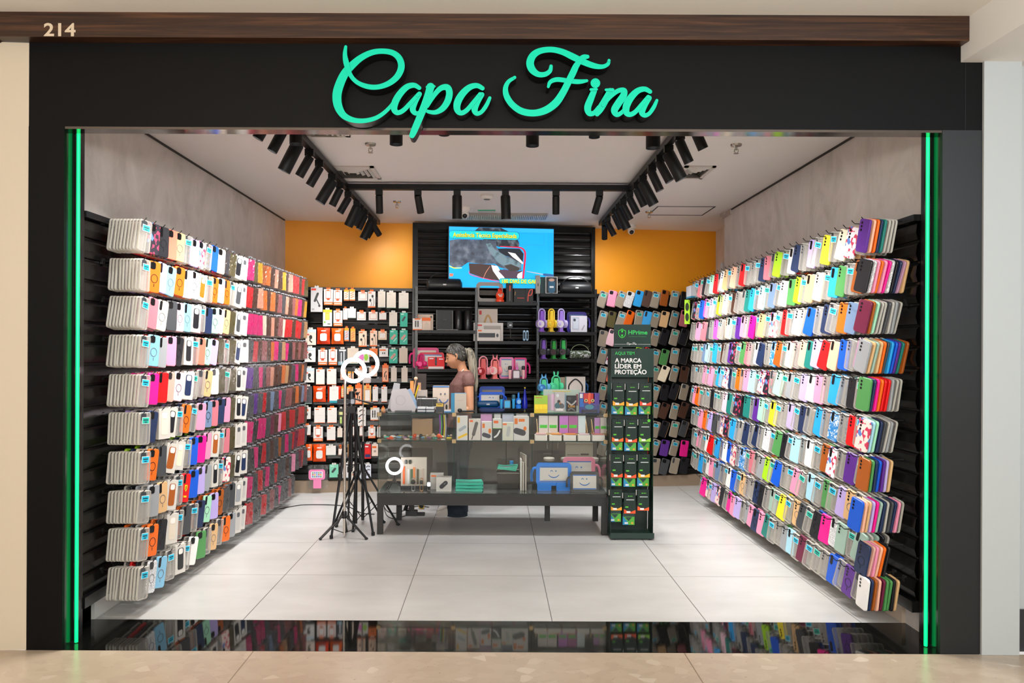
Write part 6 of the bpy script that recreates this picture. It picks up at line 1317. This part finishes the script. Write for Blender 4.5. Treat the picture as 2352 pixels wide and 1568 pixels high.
for r, (top, bot, low) in enumerate(((879, 931, 951), (962, 1014, 1034), (1043, 1096, 1116), (1124, 1172, 1198))):
    for c in range(3):
        pxc = 1420.5 - r * 1.8 + c * 31.2; i = r * 3 + c
        where = '%s row, %s column, green stand' % (['top', 'second', 'third', 'bottom'][r], ['outer', 'middle', 'inner'][c])
        dy = (c == 1) * 1.5
        if r == 3: dy = (0, 7, 0)[c]
        if not (r == 3 and c == 2):
            X, Y = P(pxc - 4, low, YG + .1)[0], YG + .07
            t = thing('screen_protector_pack', 'blue and green pack below a dark one, %s' % where, 'pack', (X, Y, zb(low + dy, Y)), 0, 'screen protector packs, blue and green')
            w_, h_ = 27 * Y / F, 52 * Y / F; mats = []; m = MB()
            mats = [mat('163c36', .4), mat('58b53a', .45), mat('1f8fc4', .45), mat('e6ecec', .5), mat('e8b030', .5)]
            m.box(-w_ / 2, w_ / 2, 0, .012, 0, h_, 0); m.quad(-w_ / 2, w_ / 2, 0, h_ * .36, -.0004, 1)
            m.add([(-w_ / 2, -.0008, 0), (0, -.0008, 0), (-w_ * .1, -.0008, h_ * .14), (-w_ / 2, -.0008, h_ * .4)], [(0, 1, 2, 3)], 2)
            m.add([(-w_ * .3, -.0012, h_ * .34), (0, -.0012, h_ * .16), (w_ * .3, -.0012, h_ * .34)], [(0, 1, 2)], 0)
            m.quad(-w_ * .34, -w_ * .05, h_ * .04, h_ * .12, -.0014, 3); m.quad(w_ * .22, w_ * .4, h_ * .04, h_ * .12, -.0014, 4); m.build('carton', mats, t)
        Y = YG + .03; X = P(pxc, bot, Y)[0]
        t = thing('screen_protector_pack', 'dark green pack with bright foot, %s' % where, 'pack', (X, Y, zb(bot + dy, Y)), random.uniform(-.04, .04), 'screen protector packs, dark green')
        w_, h_ = 26.5 * Y / F, (bot - top) * Y / F
        mats = [mat('182b24', .45, spec=.3), mat(EDGES[i], .45), mat('d8dcdc', .5), mat('e8e4e0', .5), mat('55c02c', .5), mat('19302a', .3)]
        m = MB(); m.box(-w_ / 2, w_ / 2, 0, .02, 0, h_, 0)
        m.add([(-w_ / 2, -.0004, 0), (w_ / 2, -.0004, 0), (w_ / 2, -.0004, h_ * .17), (w_ * .1, -.0004, h_ * .08), (-w_ * .2, -.0004, h_ * .12), (-w_ / 2, -.0004, h_ * .21)], [(0, 1, 2, 3, 4, 5)], 1)
        m.quad(-w_ * .3, w_ * .38, h_ * .64, h_ * .67, -.0004, 2); m.quad(-w_ * .28, w_ * .06, h_ * .03, h_ * .12, -.0012, 3); m.quad(-w_ * .38, -w_ * .12, h_ * .28, h_ * .34, -.0006, 4)
        m.ring(rrect(w_ * .5, h_ * .42, .006, 2, w_ * .15, h_ * .38), rrect(w_ * .47, h_ * .41, .006, 2, w_ * .15, h_ * .38), -.0005, 0, 5)
        m.prism(circ(w_ * .05, 8, -w_ * .1, h_ * .83), -.0008, 0, 4); m.quad(-w_ * .02, w_ * .24, h_ * .818, h_ * .842, -.0006, 4)
        if i == 5: m.prism(circ(w_ * .13, 12, w_ * .34, h_ * .93), -.0015, 0, 4)
        m.build('carton', mats, t)
        MB().tube([(0, .19, h_ - .008), (0, -.008, h_ - .008), (0, -.014, h_ + .004)], .002, 6).build('hook', mat('2a3a34', .3), t)
        MB().box(-w_ / 2 - .012, -w_ / 2 - .006, .01, .012, h_ * .72, h_ * .98).build('price_strip', mat('c9c6c0', .4), t)
# ---------------------------------------------------------------- stands and tripods
def PX(px, py, Y): X, Z = P(px, py, Y); return Vector((X, Y, Z))
def light_stand(label, px, Y, hub, feet, polem, ptop, pr=.011, hubm=BLK, name='light_stand', brace=True):
    X = P(px, 1200, Y)[0]; t = thing(name, label, 'stand', (X, Y, 0)); o0 = Vector((X, Y, 0))
    MB().tube([(0, 0, .02), (0, 0, ptop)], pr, 12).build('pole', polem, t, True)
    MB().lathe([(pr + .008, hub - .03), (pr + .01, hub - .02), (pr + .01, hub + .02), (pr + .006, hub + .03)], 14).build('collar', BLK, t, True)
    for (fx_, fy_) in feet:
        v = Vector((fx_, fy_, .008))
        l = MB().tube([(v[0] * .03, v[1] * .03, hub), tuple(v)], .0095, 8).build('leg', BLK, t, True)
        MB().tube([tuple(v * .96 + Vector((0, 0, hub * .02))), (v[0] * 1.03, v[1] * 1.03, .004)], .013, 8).build('rubber_foot', mat('1a1a1a', .8), l, True)
        if brace: MB().tube([(0, 0, .035), (v[0] * .55, v[1] * .55, hub * .45)], .004, 6).build('brace', mat('222222', .4), l)
    return t
CH_ = mat('cdc3b8', .28, .85)
t = light_stand('chrome pole light stand with low black legs, nearest the entrance', 791, 6.44, .19, [(-.18, -.1), (.2, -.08), (-.02, .2)], CH_, 1.36)
X = P(791, 850, 6.44)[0]
v = PX(812, 850, 6.44) - Vector((X, 6.44, 0))
MB().tube([(0, 0, 1.3), (v.x, 0, 1.3), (v.x, 0, v.z - .095)], .006, 8).build('goose_neck', BLK, t, True); ringlight(t, (v.x, -.02, v.z), 25 / F * 6.44, .0165, 8)
m = MB().box(v.x - .06, v.x + .01, -.03, .0, v.z - .01, v.z + .02, 0, .004).tube([(v.x - .02, -.01, v.z - .08), (v.x - .02, -.01, v.z)], .005, 6); m.build('phone_clamp', BLK, t)
t = light_stand('black light stand with a second ring light, behind the camera tripod', 833, 7.0, .5, [(.34, -.12), (-.2, -.2), (-.06, .34)], BLK, .74, .014)
X = P(833, 850, 7.0)[0]; v = PX(838, 835, 7.0) - Vector((X, 7.0, 0))
MB().tube([(0, 0, .7), (0, 0, v.z - .13)], .006, 8).build('upper_pole', CH_, t, True); ringlight(t, (v.x, 0, v.z), 27.5 / F * 7.0, .0165, 8, gap=(math.radians(-150), math.radians(170)))
MB().box(v.x - .02, v.x + .05, -.02, .03, v.z - .175, v.z - .125, 0, .012).build('ring_joint', mat('c2b8b4', .4), t)
t = light_stand('plain black light stand without a lamp, behind the camera tripod', 817, 6.87, .46, [(-.19, -.02), (.24, .1), (.02, -.24)], BLK, 1.0, .014, brace=True)
# camera tripod
Yt = 6.72; X = P(806, 1200, Yt)[0]
t = thing('camera_tripod', 'large black camera tripod with pan handle in front of the slatwall', 'tripod', (X, Yt, 0)); hz = P(806, 948, Yt)[1]
for i, (px, py, Yl) in enumerate(((761, 1240, 6.38), (857, 1229, 6.5), (800, 1190, 7.12))):
    f = Vector((P(px, py, Yl)[0] - X, Yl - Yt, .01)); top = Vector((f.x * .12, f.y * .12, hz))
    mid = top.lerp(f, .52)
    l = MB().tube([tuple(top), tuple(mid)], [.018, .015], 8).build('leg', BLK, t, True)
    MB().tube([tuple(mid), tuple(f)], [.011, .010], 8).build('lower_leg', BLK, l, True); MB().tube([tuple(mid + Vector((0, 0, .02))), tuple(mid - Vector((0, 0, .03)))], .021, 8).build('leg_clamp', mat('202022', .5), l, True)
    MB().tube([tuple(f + Vector((0, 0, .02))), tuple(f - Vector((0, 0, .006)))], .015, 8).build('rubber_foot', mat('1a1a1a', .8), l, True)
    MB().tube([(0, 0, hz * .55), tuple(top.lerp(f, .42))], .005, 6).build('brace', BLK, l, True)
MB().tube([(0, 0, hz * .5), (0, 0, hz + .06)], .014, 10).build('centre_column', BLK, t, True)
MB().box(-.07, .04, -.04, .04, hz + .0, hz + .06, 0, .012).build('shoulder', mat('1c1c20', .35), t)
MB().box(-.12, .0, -.03, .03, hz + .085, hz + .12, 0, .006).build('phone_plate', mat('2c2e34', .3), t); MB().box(0.0, .03, -.032, .032, hz + .082, hz + .123, 0, .008).build('light_grey_end', mat('a9adb6', .3), t)
MB().lathe([(.03, hz + .05), (.026, hz + .1), (.03, hz + .15), (.02, hz + .19)], 12).build('pan_head', BLK, t, True)
MB().tube([(.02, -.03, hz + .13), (.1, -.05, hz + .11), (.2, -.06, hz + .085)], [.006, .007, .013], 8).build('pan_handle', BLK, t, True)
MB().ball((.05, 0, hz + .17), .016, 8).ball((.035, 0, hz + .2), .013, 8).build('knob', BLK, t, True)
def wire(label, pts, r=.004, c='161616', name='power_cable', group='cables on the floor'):
    V = []
    for px, py in pts: 
        Y = HC * F / (py - VY); X, _ = P(px, py, Y); V.append((X, Y, r + .001))
    o = MB().tube([p[:3] for p in catm(V, 6)], r, 6).build(name, mat(c, .5), None, True); tag(o, label, 'cable', group); return o
wire('thin black cable on the floor from the left rack to the stands', [(640, 1172), (670, 1166), (700, 1162), (760, 1162), (800, 1166), (830, 1180), (860, 1183)])
wire('black cable looping under the front of the counter table', [(882, 1165), (888, 1185), (905, 1193), (925, 1188), (950, 1180)])
wire('second black cable loop beneath the counter table', [(880, 1160), (890, 1176), (912, 1180), (935, 1170), (960, 1164), (985, 1166)])
t = thing('power_strip', 'dark heap of plugs and adapters on the floor under the counter', 'power strip', (P(948, 1183, 7.35)[0], 7.3, 0))
MB().box(-.06, .05, -.03, .04, 0, .05, 0, .01).build('strip', BLK, t); MB().box(-.03, .02, -.02, .02, .05, .13, 0, .008).build('adapter', BLK, t); MB().tube([(-.07, 0, .05), (-.05, 0, .1), (.0, 0, .16)], .018, 8).build('plug', mat('1a1a1c', .5), t, True); MB().box(.05, .12, -.02, .02, 0, .03, 0, .006).build('connector', mat('161616', .5), t)
t = thing('cable_reel', 'small dark reel with a yellow rim under the counter', 'reel', (P(966, 1167, 7.5)[0], 7.6, 0)); MB().lathe([(.03, -.012), (.03, .012)], 16, axis='y', c=(0, 0, .031)).build('drum', BLK, t, True); MB().tube([(.026 * math.cos(k * .52), -.013, .031 + .026 * math.sin(k * .52)) for k in range(12)], .004, 6, closed=True).build('yellow_rim', mat('c9a63a', .4), t, True)
# ---------------------------------------------------------------- the woman behind the counter
YP = 7.40; K_ = YP / F
def W(px, py, dy=0.0): X, Z = P(px, py, YP); return Vector((X, YP + dy, Z))
def headpt(u, v, off=0.0):
    """u: polar 0..1 from the crown down, v: 0..1 round, 0 = face; local x forward, y to her left, z up"""
    th, ph = u * math.pi, v * 2 * math.pi
    sx, sy, sz = math.sin(th) * math.cos(ph), math.sin(th) * math.sin(ph), math.cos(th)
    x, y, z = .094 * sx, .074 * sy, .116 * sz
    if z < -.01:
        k = min(1, (-z - .01) / .1); y *= 1 - .34 * k * k
        if x < 0: x *= 1 - .45 * k
        else: x = x * (1 + .12 * k) + .012 * k * math.sin(th)
    if x < 0 and z > -.02: x *= 1.1
    if sx > .1:
        G = lambda a, s: math.exp(-(a / s) ** 2)
        x -= .006 * G(y, .05) * G(z - .01, .05)
        x += .012 * G(y, .009) * G(z - .004, .022) + .024 * G(y, .013) * G(z + .022, .014)
        x += .005 * G(z - .034, .012) * G(abs(y) - .025, .025)
        x -= .009 * (G(y - .031, .014) + G(y + .031, .014)) * G(z - .012, .011)
        x += .008 * G(y, .02) * G(z + .052, .006) + .007 * G(y, .017) * G(z + .066, .006) - .004 * G(y, .02) * G(z + .0595, .003)
        x += .008 * G(y, .02) * G(z + .092, .014)
        x += .004 * (G(y - .04, .016) + G(y + .04, .016)) * G(z + .02, .02)
    p = Vector((x, y, z)); 
    return p + p.normalized() * off
HM = Matrix.Translation(W(1047.5, 819)) @ Matrix.Rotation(math.pi, 4, 'Z') @ Matrix.Rotation(math.radians(15), 4, 'Y')
def loft(mb, rings, n=20, mi=0):
    V = []; Fc = []
    for c, rx, ry in rings:
        for k in range(n): a = 2 * math.pi * k / n; V.append((c[0] + rx * math.cos(a), c[1] + ry * math.sin(a), c[2]))
    for i in range(len(rings) - 1): Fc += [(i * n + k, i * n + (k + 1) % n, (i + 1) * n + (k + 1) % n, (i + 1) * n + k) for k in range(n)]
    Fc += [tuple(range(n - 1, -1, -1)), tuple(range((len(rings) - 1) * n, len(rings) * n))]
    return mb.add(V, Fc, mi)
def limb(mb, pts, rad, n=12):
    S = catm([tuple(p) + (r,) for p, r in zip(pts, rad)], 5); mb.tube([s[:3] for s in S], [s[3] for s in S], n)
    for s in (S[0], S[-1]): mb.ball(s[:3], s[3], n)
def remesh(o, vox, sm=4):
    r = o.modifiers.new('r', 'REMESH'); r.mode = 'VOXEL'; r.voxel_size = vox; r.use_smooth_shade = True
    s = o.modifiers.new('s', 'SMOOTH'); s.iterations = sm; s.factor = .5
    dg = bpy.context.evaluated_depsgraph_get(); me = bpy.data.meshes.new_from_object(o.evaluated_get(dg)); o.modifiers.clear(); old = o.data; o.data = me; bpy.data.meshes.remove(old); return o
wo = thing('person', 'woman in brown t-shirt with ponytail, looking down behind the glass counter', 'person', (W(1055, 1000).x, YP, 0)); WI = Matrix.Translation(-wo.location)
SKIN = mat('bd8765', .5)
b = MB(); nU, nV = 48, 64; V = [tuple(HM @ headpt((i + .001) / nU, j / nV)) for i in range(nU + 1) for j in range(nV)]
b.add(V, [(i * nV + j, (i + 1) * nV + j, (i + 1) * nV + (j + 1) % nV, i * nV + (j + 1) % nV) for i in range(nU) for j in range(nV)])
limb(b, [W(1057, 832), W(1062, 848), W(1067, 862)], [.05, .047, .056])
loft(b, [(W(1068, 850), .05, .06), (W(1068, 860), .075, .12), (W(1066, 870), .085, .155), (W(1060, 892), .098, .15), (W(1056, 915), .09, .135), (W(1054, 940), .085, .13), (W(1055, 965), .1, .155), (W(1056, 990), .1, .16)])
for s in (-1, 1): limb(b, [W(1056, 985, s * .08), W(1051, 1080, s * .085), W(1053, 1165, s * .09)], [.08, .055, .036])
def hand(mb, wr_, tip, side, curl=.35):
    d = (tip - wr_).normalized(); up = Vector((0, 0, 1)); lat = d.cross(up).normalized() * side; dn = -(lat.cross(d)).normalized() * side; dn = Vector((0, 0, -1)) - d * d.z * -1
    dn = (Vector((0, 0, -1)) - d * Vector((0, 0, -1)).dot(d)).normalized()
    palm = wr_ + d * .045
    limb(mb, [wr_, palm - lat * .012, wr_ + d * .08 - lat * .016], [.022, .022, .014]); limb(mb, [wr_, palm + lat * .014, wr_ + d * .08 + lat * .02], [.022, .02, .013])
    for k, (o_, ln) in enumerate(((-.028, .062), (-.009, .074), (.01, .07), (.028, .055))):
        a = wr_ + d * .085 + lat * o_; p1 = a + d * ln * .45 + dn * ln * .12; p2 = p1 + d * ln * .3 + dn * ln * .3; p3 = p2 + d * ln * .12 + dn * ln * .3
        limb(mb, [a, p1, p2, p3], [.0095, .009, .008, .0065], 8)
    a = wr_ + d * .03 - lat * .024; limb(mb, [a, a + d * .03 - lat * .02 + dn * .01, a + d * .055 - lat * .022 + dn * .028], [.012, .0105, .008], 8)
sh1, el1, wr1 = W(1077, 869, -.15), W(1081, 936, -.19), W(1046, 942, -.2)
sh2, el2, wr2_ = W(1074, 869, .15), W(1062, 932, .17), W(1040, 938, .02)
for sh, el, wr_ , sd in ((sh1, el1, wr1, 1), (sh2, el2, wr2_, -1)):
    limb(b, [sh, sh.lerp(el, .5), el], [.05, .044, .036]); limb(b, [el, el.lerp(wr_, .4), wr_], [.036, .035, .023])
    hand(b, wr_, W(1022, 936, -.2 if sd > 0 else -.06), sd)
for s in (-1, 1):
    e = HM @ Vector((-.004, s * .073, .0)); limb(b, [HM @ Vector((.004, s * .076, .026)), HM @ Vector((-.014, s * .083, .02)), HM @ Vector((-.014, s * .083, -.002)), HM @ Vector((.0, s * .077, -.024))], [.007, .008, .008, .007], 8)
b.X = WI; bb = MB(); bb.v = [tuple(WI @ Vector(p)) for p in b.v]; bb.f = b.f; bb.m = b.m
body = remesh(bb.build('body', SKIN, wo, True), .0042, 3)
def child(mb, name, m_, smooth=True, rm=0, sm=3):
    k = MB(); k.v = [tuple(WI @ Vector(p)) for p in mb.v]; k.f = mb.f; k.m = mb.m; o = k.build(name, m_, wo, smooth)
    return remesh(o, rm, sm) if rm else o
# t-shirt
m = MB(); loft(m, [(W(1068.5, 851), .058, .075), (W(1069, 856), .078, .12), (W(1068, 865), .096, .165), (W(1061, 882), .117, .168), (W(1056, 910), .104, .15), (W(1055, 935), .1, .145), (W(1056, 962), .12, .17), (W(1056, 985), .125, .18)], 28)
for sh, el in ((sh1, el1), (sh2, el2)): limb(m, [sh + Vector((0, 0, .005)), sh.lerp(el, .06), sh.lerp(el, .12)], [.06, .06, .062])
child(m, 'tshirt', mat('6b4a44', .75, kind='cloth'), True, .007, 3)
m = MB(); limb(m, [W(1066, 847, -.055), W(1056, 858, -.08), W(1047, 870, -.075), W(1038, 886, -.03)], [.004, .004, .004, .003], 6); child(m, 'necklace', mat('cfc6bc', .4))
# trousers
m = MB(); loft(m, [(W(1056, 978), .13, .185), (W(1056, 1000), .135, .19), (W(1055, 1030), .12, .18)], 24)
for s in (-1, 1): loft(m, [(W(1055, 1010, s * .085), .12, .095), (W(1052, 1080, s * .088), .095, .08), (W(1051, 1130, s * .09), .088, .08), (W(1051, 1168, s * .092), .1, .085), (W(1050, 1190, s * .092), .105, .088)], 20)
o = child(m, 'trousers', mat('14222e', .8, kind='cloth'), True, .009, 3)
o.location.z = .0
for s in (-1, 1):
    m = MB(); c = W(1030, 1170, s * .092); c.z = 0
    loft(m, [(Vector((c.x + .02, c.y, .0)), .135, .042), (Vector((c.x + .02, c.y, .02)), .138, .045), (Vector((c.x + .03, c.y, .045)), .12, .04), (Vector((c.x + .06, c.y, .075)), .08, .035)], 20); child(m, 'shoe', mat('b9b2aa', .6))
# hair: fitted cap, ponytail strands
def keep(p):
    T = [(-.2, -.062), (-.1, -.058), (-.045, -.05), (-.015, -.028), (.0, .012), (.03, .036), (.07, .056), (.2, .075)]
    for (a, za), (b_, zb_) in zip(T, T[1:]):
        if a <= p.x <= b_: return p.z > za + (zb_ - za) * (p.x - a) / (b_ - a)
    return False
m = MB(); V = []; idx = {}; Fc = []
for i in range(nU + 1):
    for j in range(nV): 
        rr = .011 + .003 * math.sin(j * 2.4 + i * .3); V.append(tuple(HM @ headpt((i + .001) / nU, j / nV, rr)))
for i in range(nU):
    for j in range(nV):
        if keep(headpt((i + .5) / nU, (j + .5) / nV)): Fc.append((i * nV + j, (i + 1) * nV + j, (i + 1) * nV + (j + 1) % nV, i * nV + (j + 1) % nV))
m.add(V, Fc); o = child(m, 'hair', mat('3b3832', .5, kind='hair')); so = o.modifiers.new('s', 'SOLIDIFY'); so.thickness = .012; so.offset = -1
m = MB()
base = [(1069.5, 803), (1075, 803), (1081, 815), (1085, 835), (1089, 860), (1092, 882), (1093, 898)]
for k in range(13):
    a = k / 13 * 6.283; sp_ = [.012, .024, .032, .033, .028, .02, .009]
    pts = [W(px, py, math.sin(a) * s_ * 1.0 + .0) + Vector((math.cos(a) * s_ * .8, 0, math.cos(a * 2) * .004)) for (px, py), s_ in zip(base, sp_)]
    if k % 3 == 0: pts = pts[:-1]
    limb(m, pts, [.009, .015, .018, .018, .015, .012, .005][:len(pts)], 8)
child(m, 'ponytail', mat('948b79', .45, kind='hair')); m = MB(); c = W(1070, 802); m.lathe([(.02, -.006), (.02, .006)], 12, axis='x', c=tuple(c)); child(m, 'hair_tie', BLK)
for s in (-1, 1):
    m = MB(); p = HM @ Vector((.079, s * .031, .008)); m.ball(tuple(p), .0105, 12); child(m, 'eye', mat('9a6c52', .5)); 
    m = MB(); limb(m, [HM @ Vector((.081, s * .02, .006)), HM @ Vector((.086, s * .031, .004)), HM @ Vector((.077, s * .044, .005))], [.003, .004, .003], 6); child(m, 'eyelashes', mat('1a1412', .6))
    m = MB(); limb(m, [HM @ Vector((.088, s * .016, .032)), HM @ Vector((.087, s * .032, .037)), HM @ Vector((.074, s * .05, .033))], [.002, .003, .0018], 6); child(m, 'eyebrow', mat('2c2019', .7))
m = MB()
lp = headpt(.645, 0)
limb(m, [HM @ Vector((.083, -.02, -.057)), HM @ Vector((lp.x + .001, -.005, -.054)), HM @ Vector((lp.x + .001, .005, -.054)), HM @ Vector((.083, .02, -.057))], [.002, .0045, .0045, .002], 8)
limb(m, [HM @ Vector((.083, -.018, -.061)), HM @ Vector((lp.x, 0, -.065)), HM @ Vector((.083, .018, -.061))], [.002, .005, .002], 8); child(m, 'lips', mat('a8504c', .45))
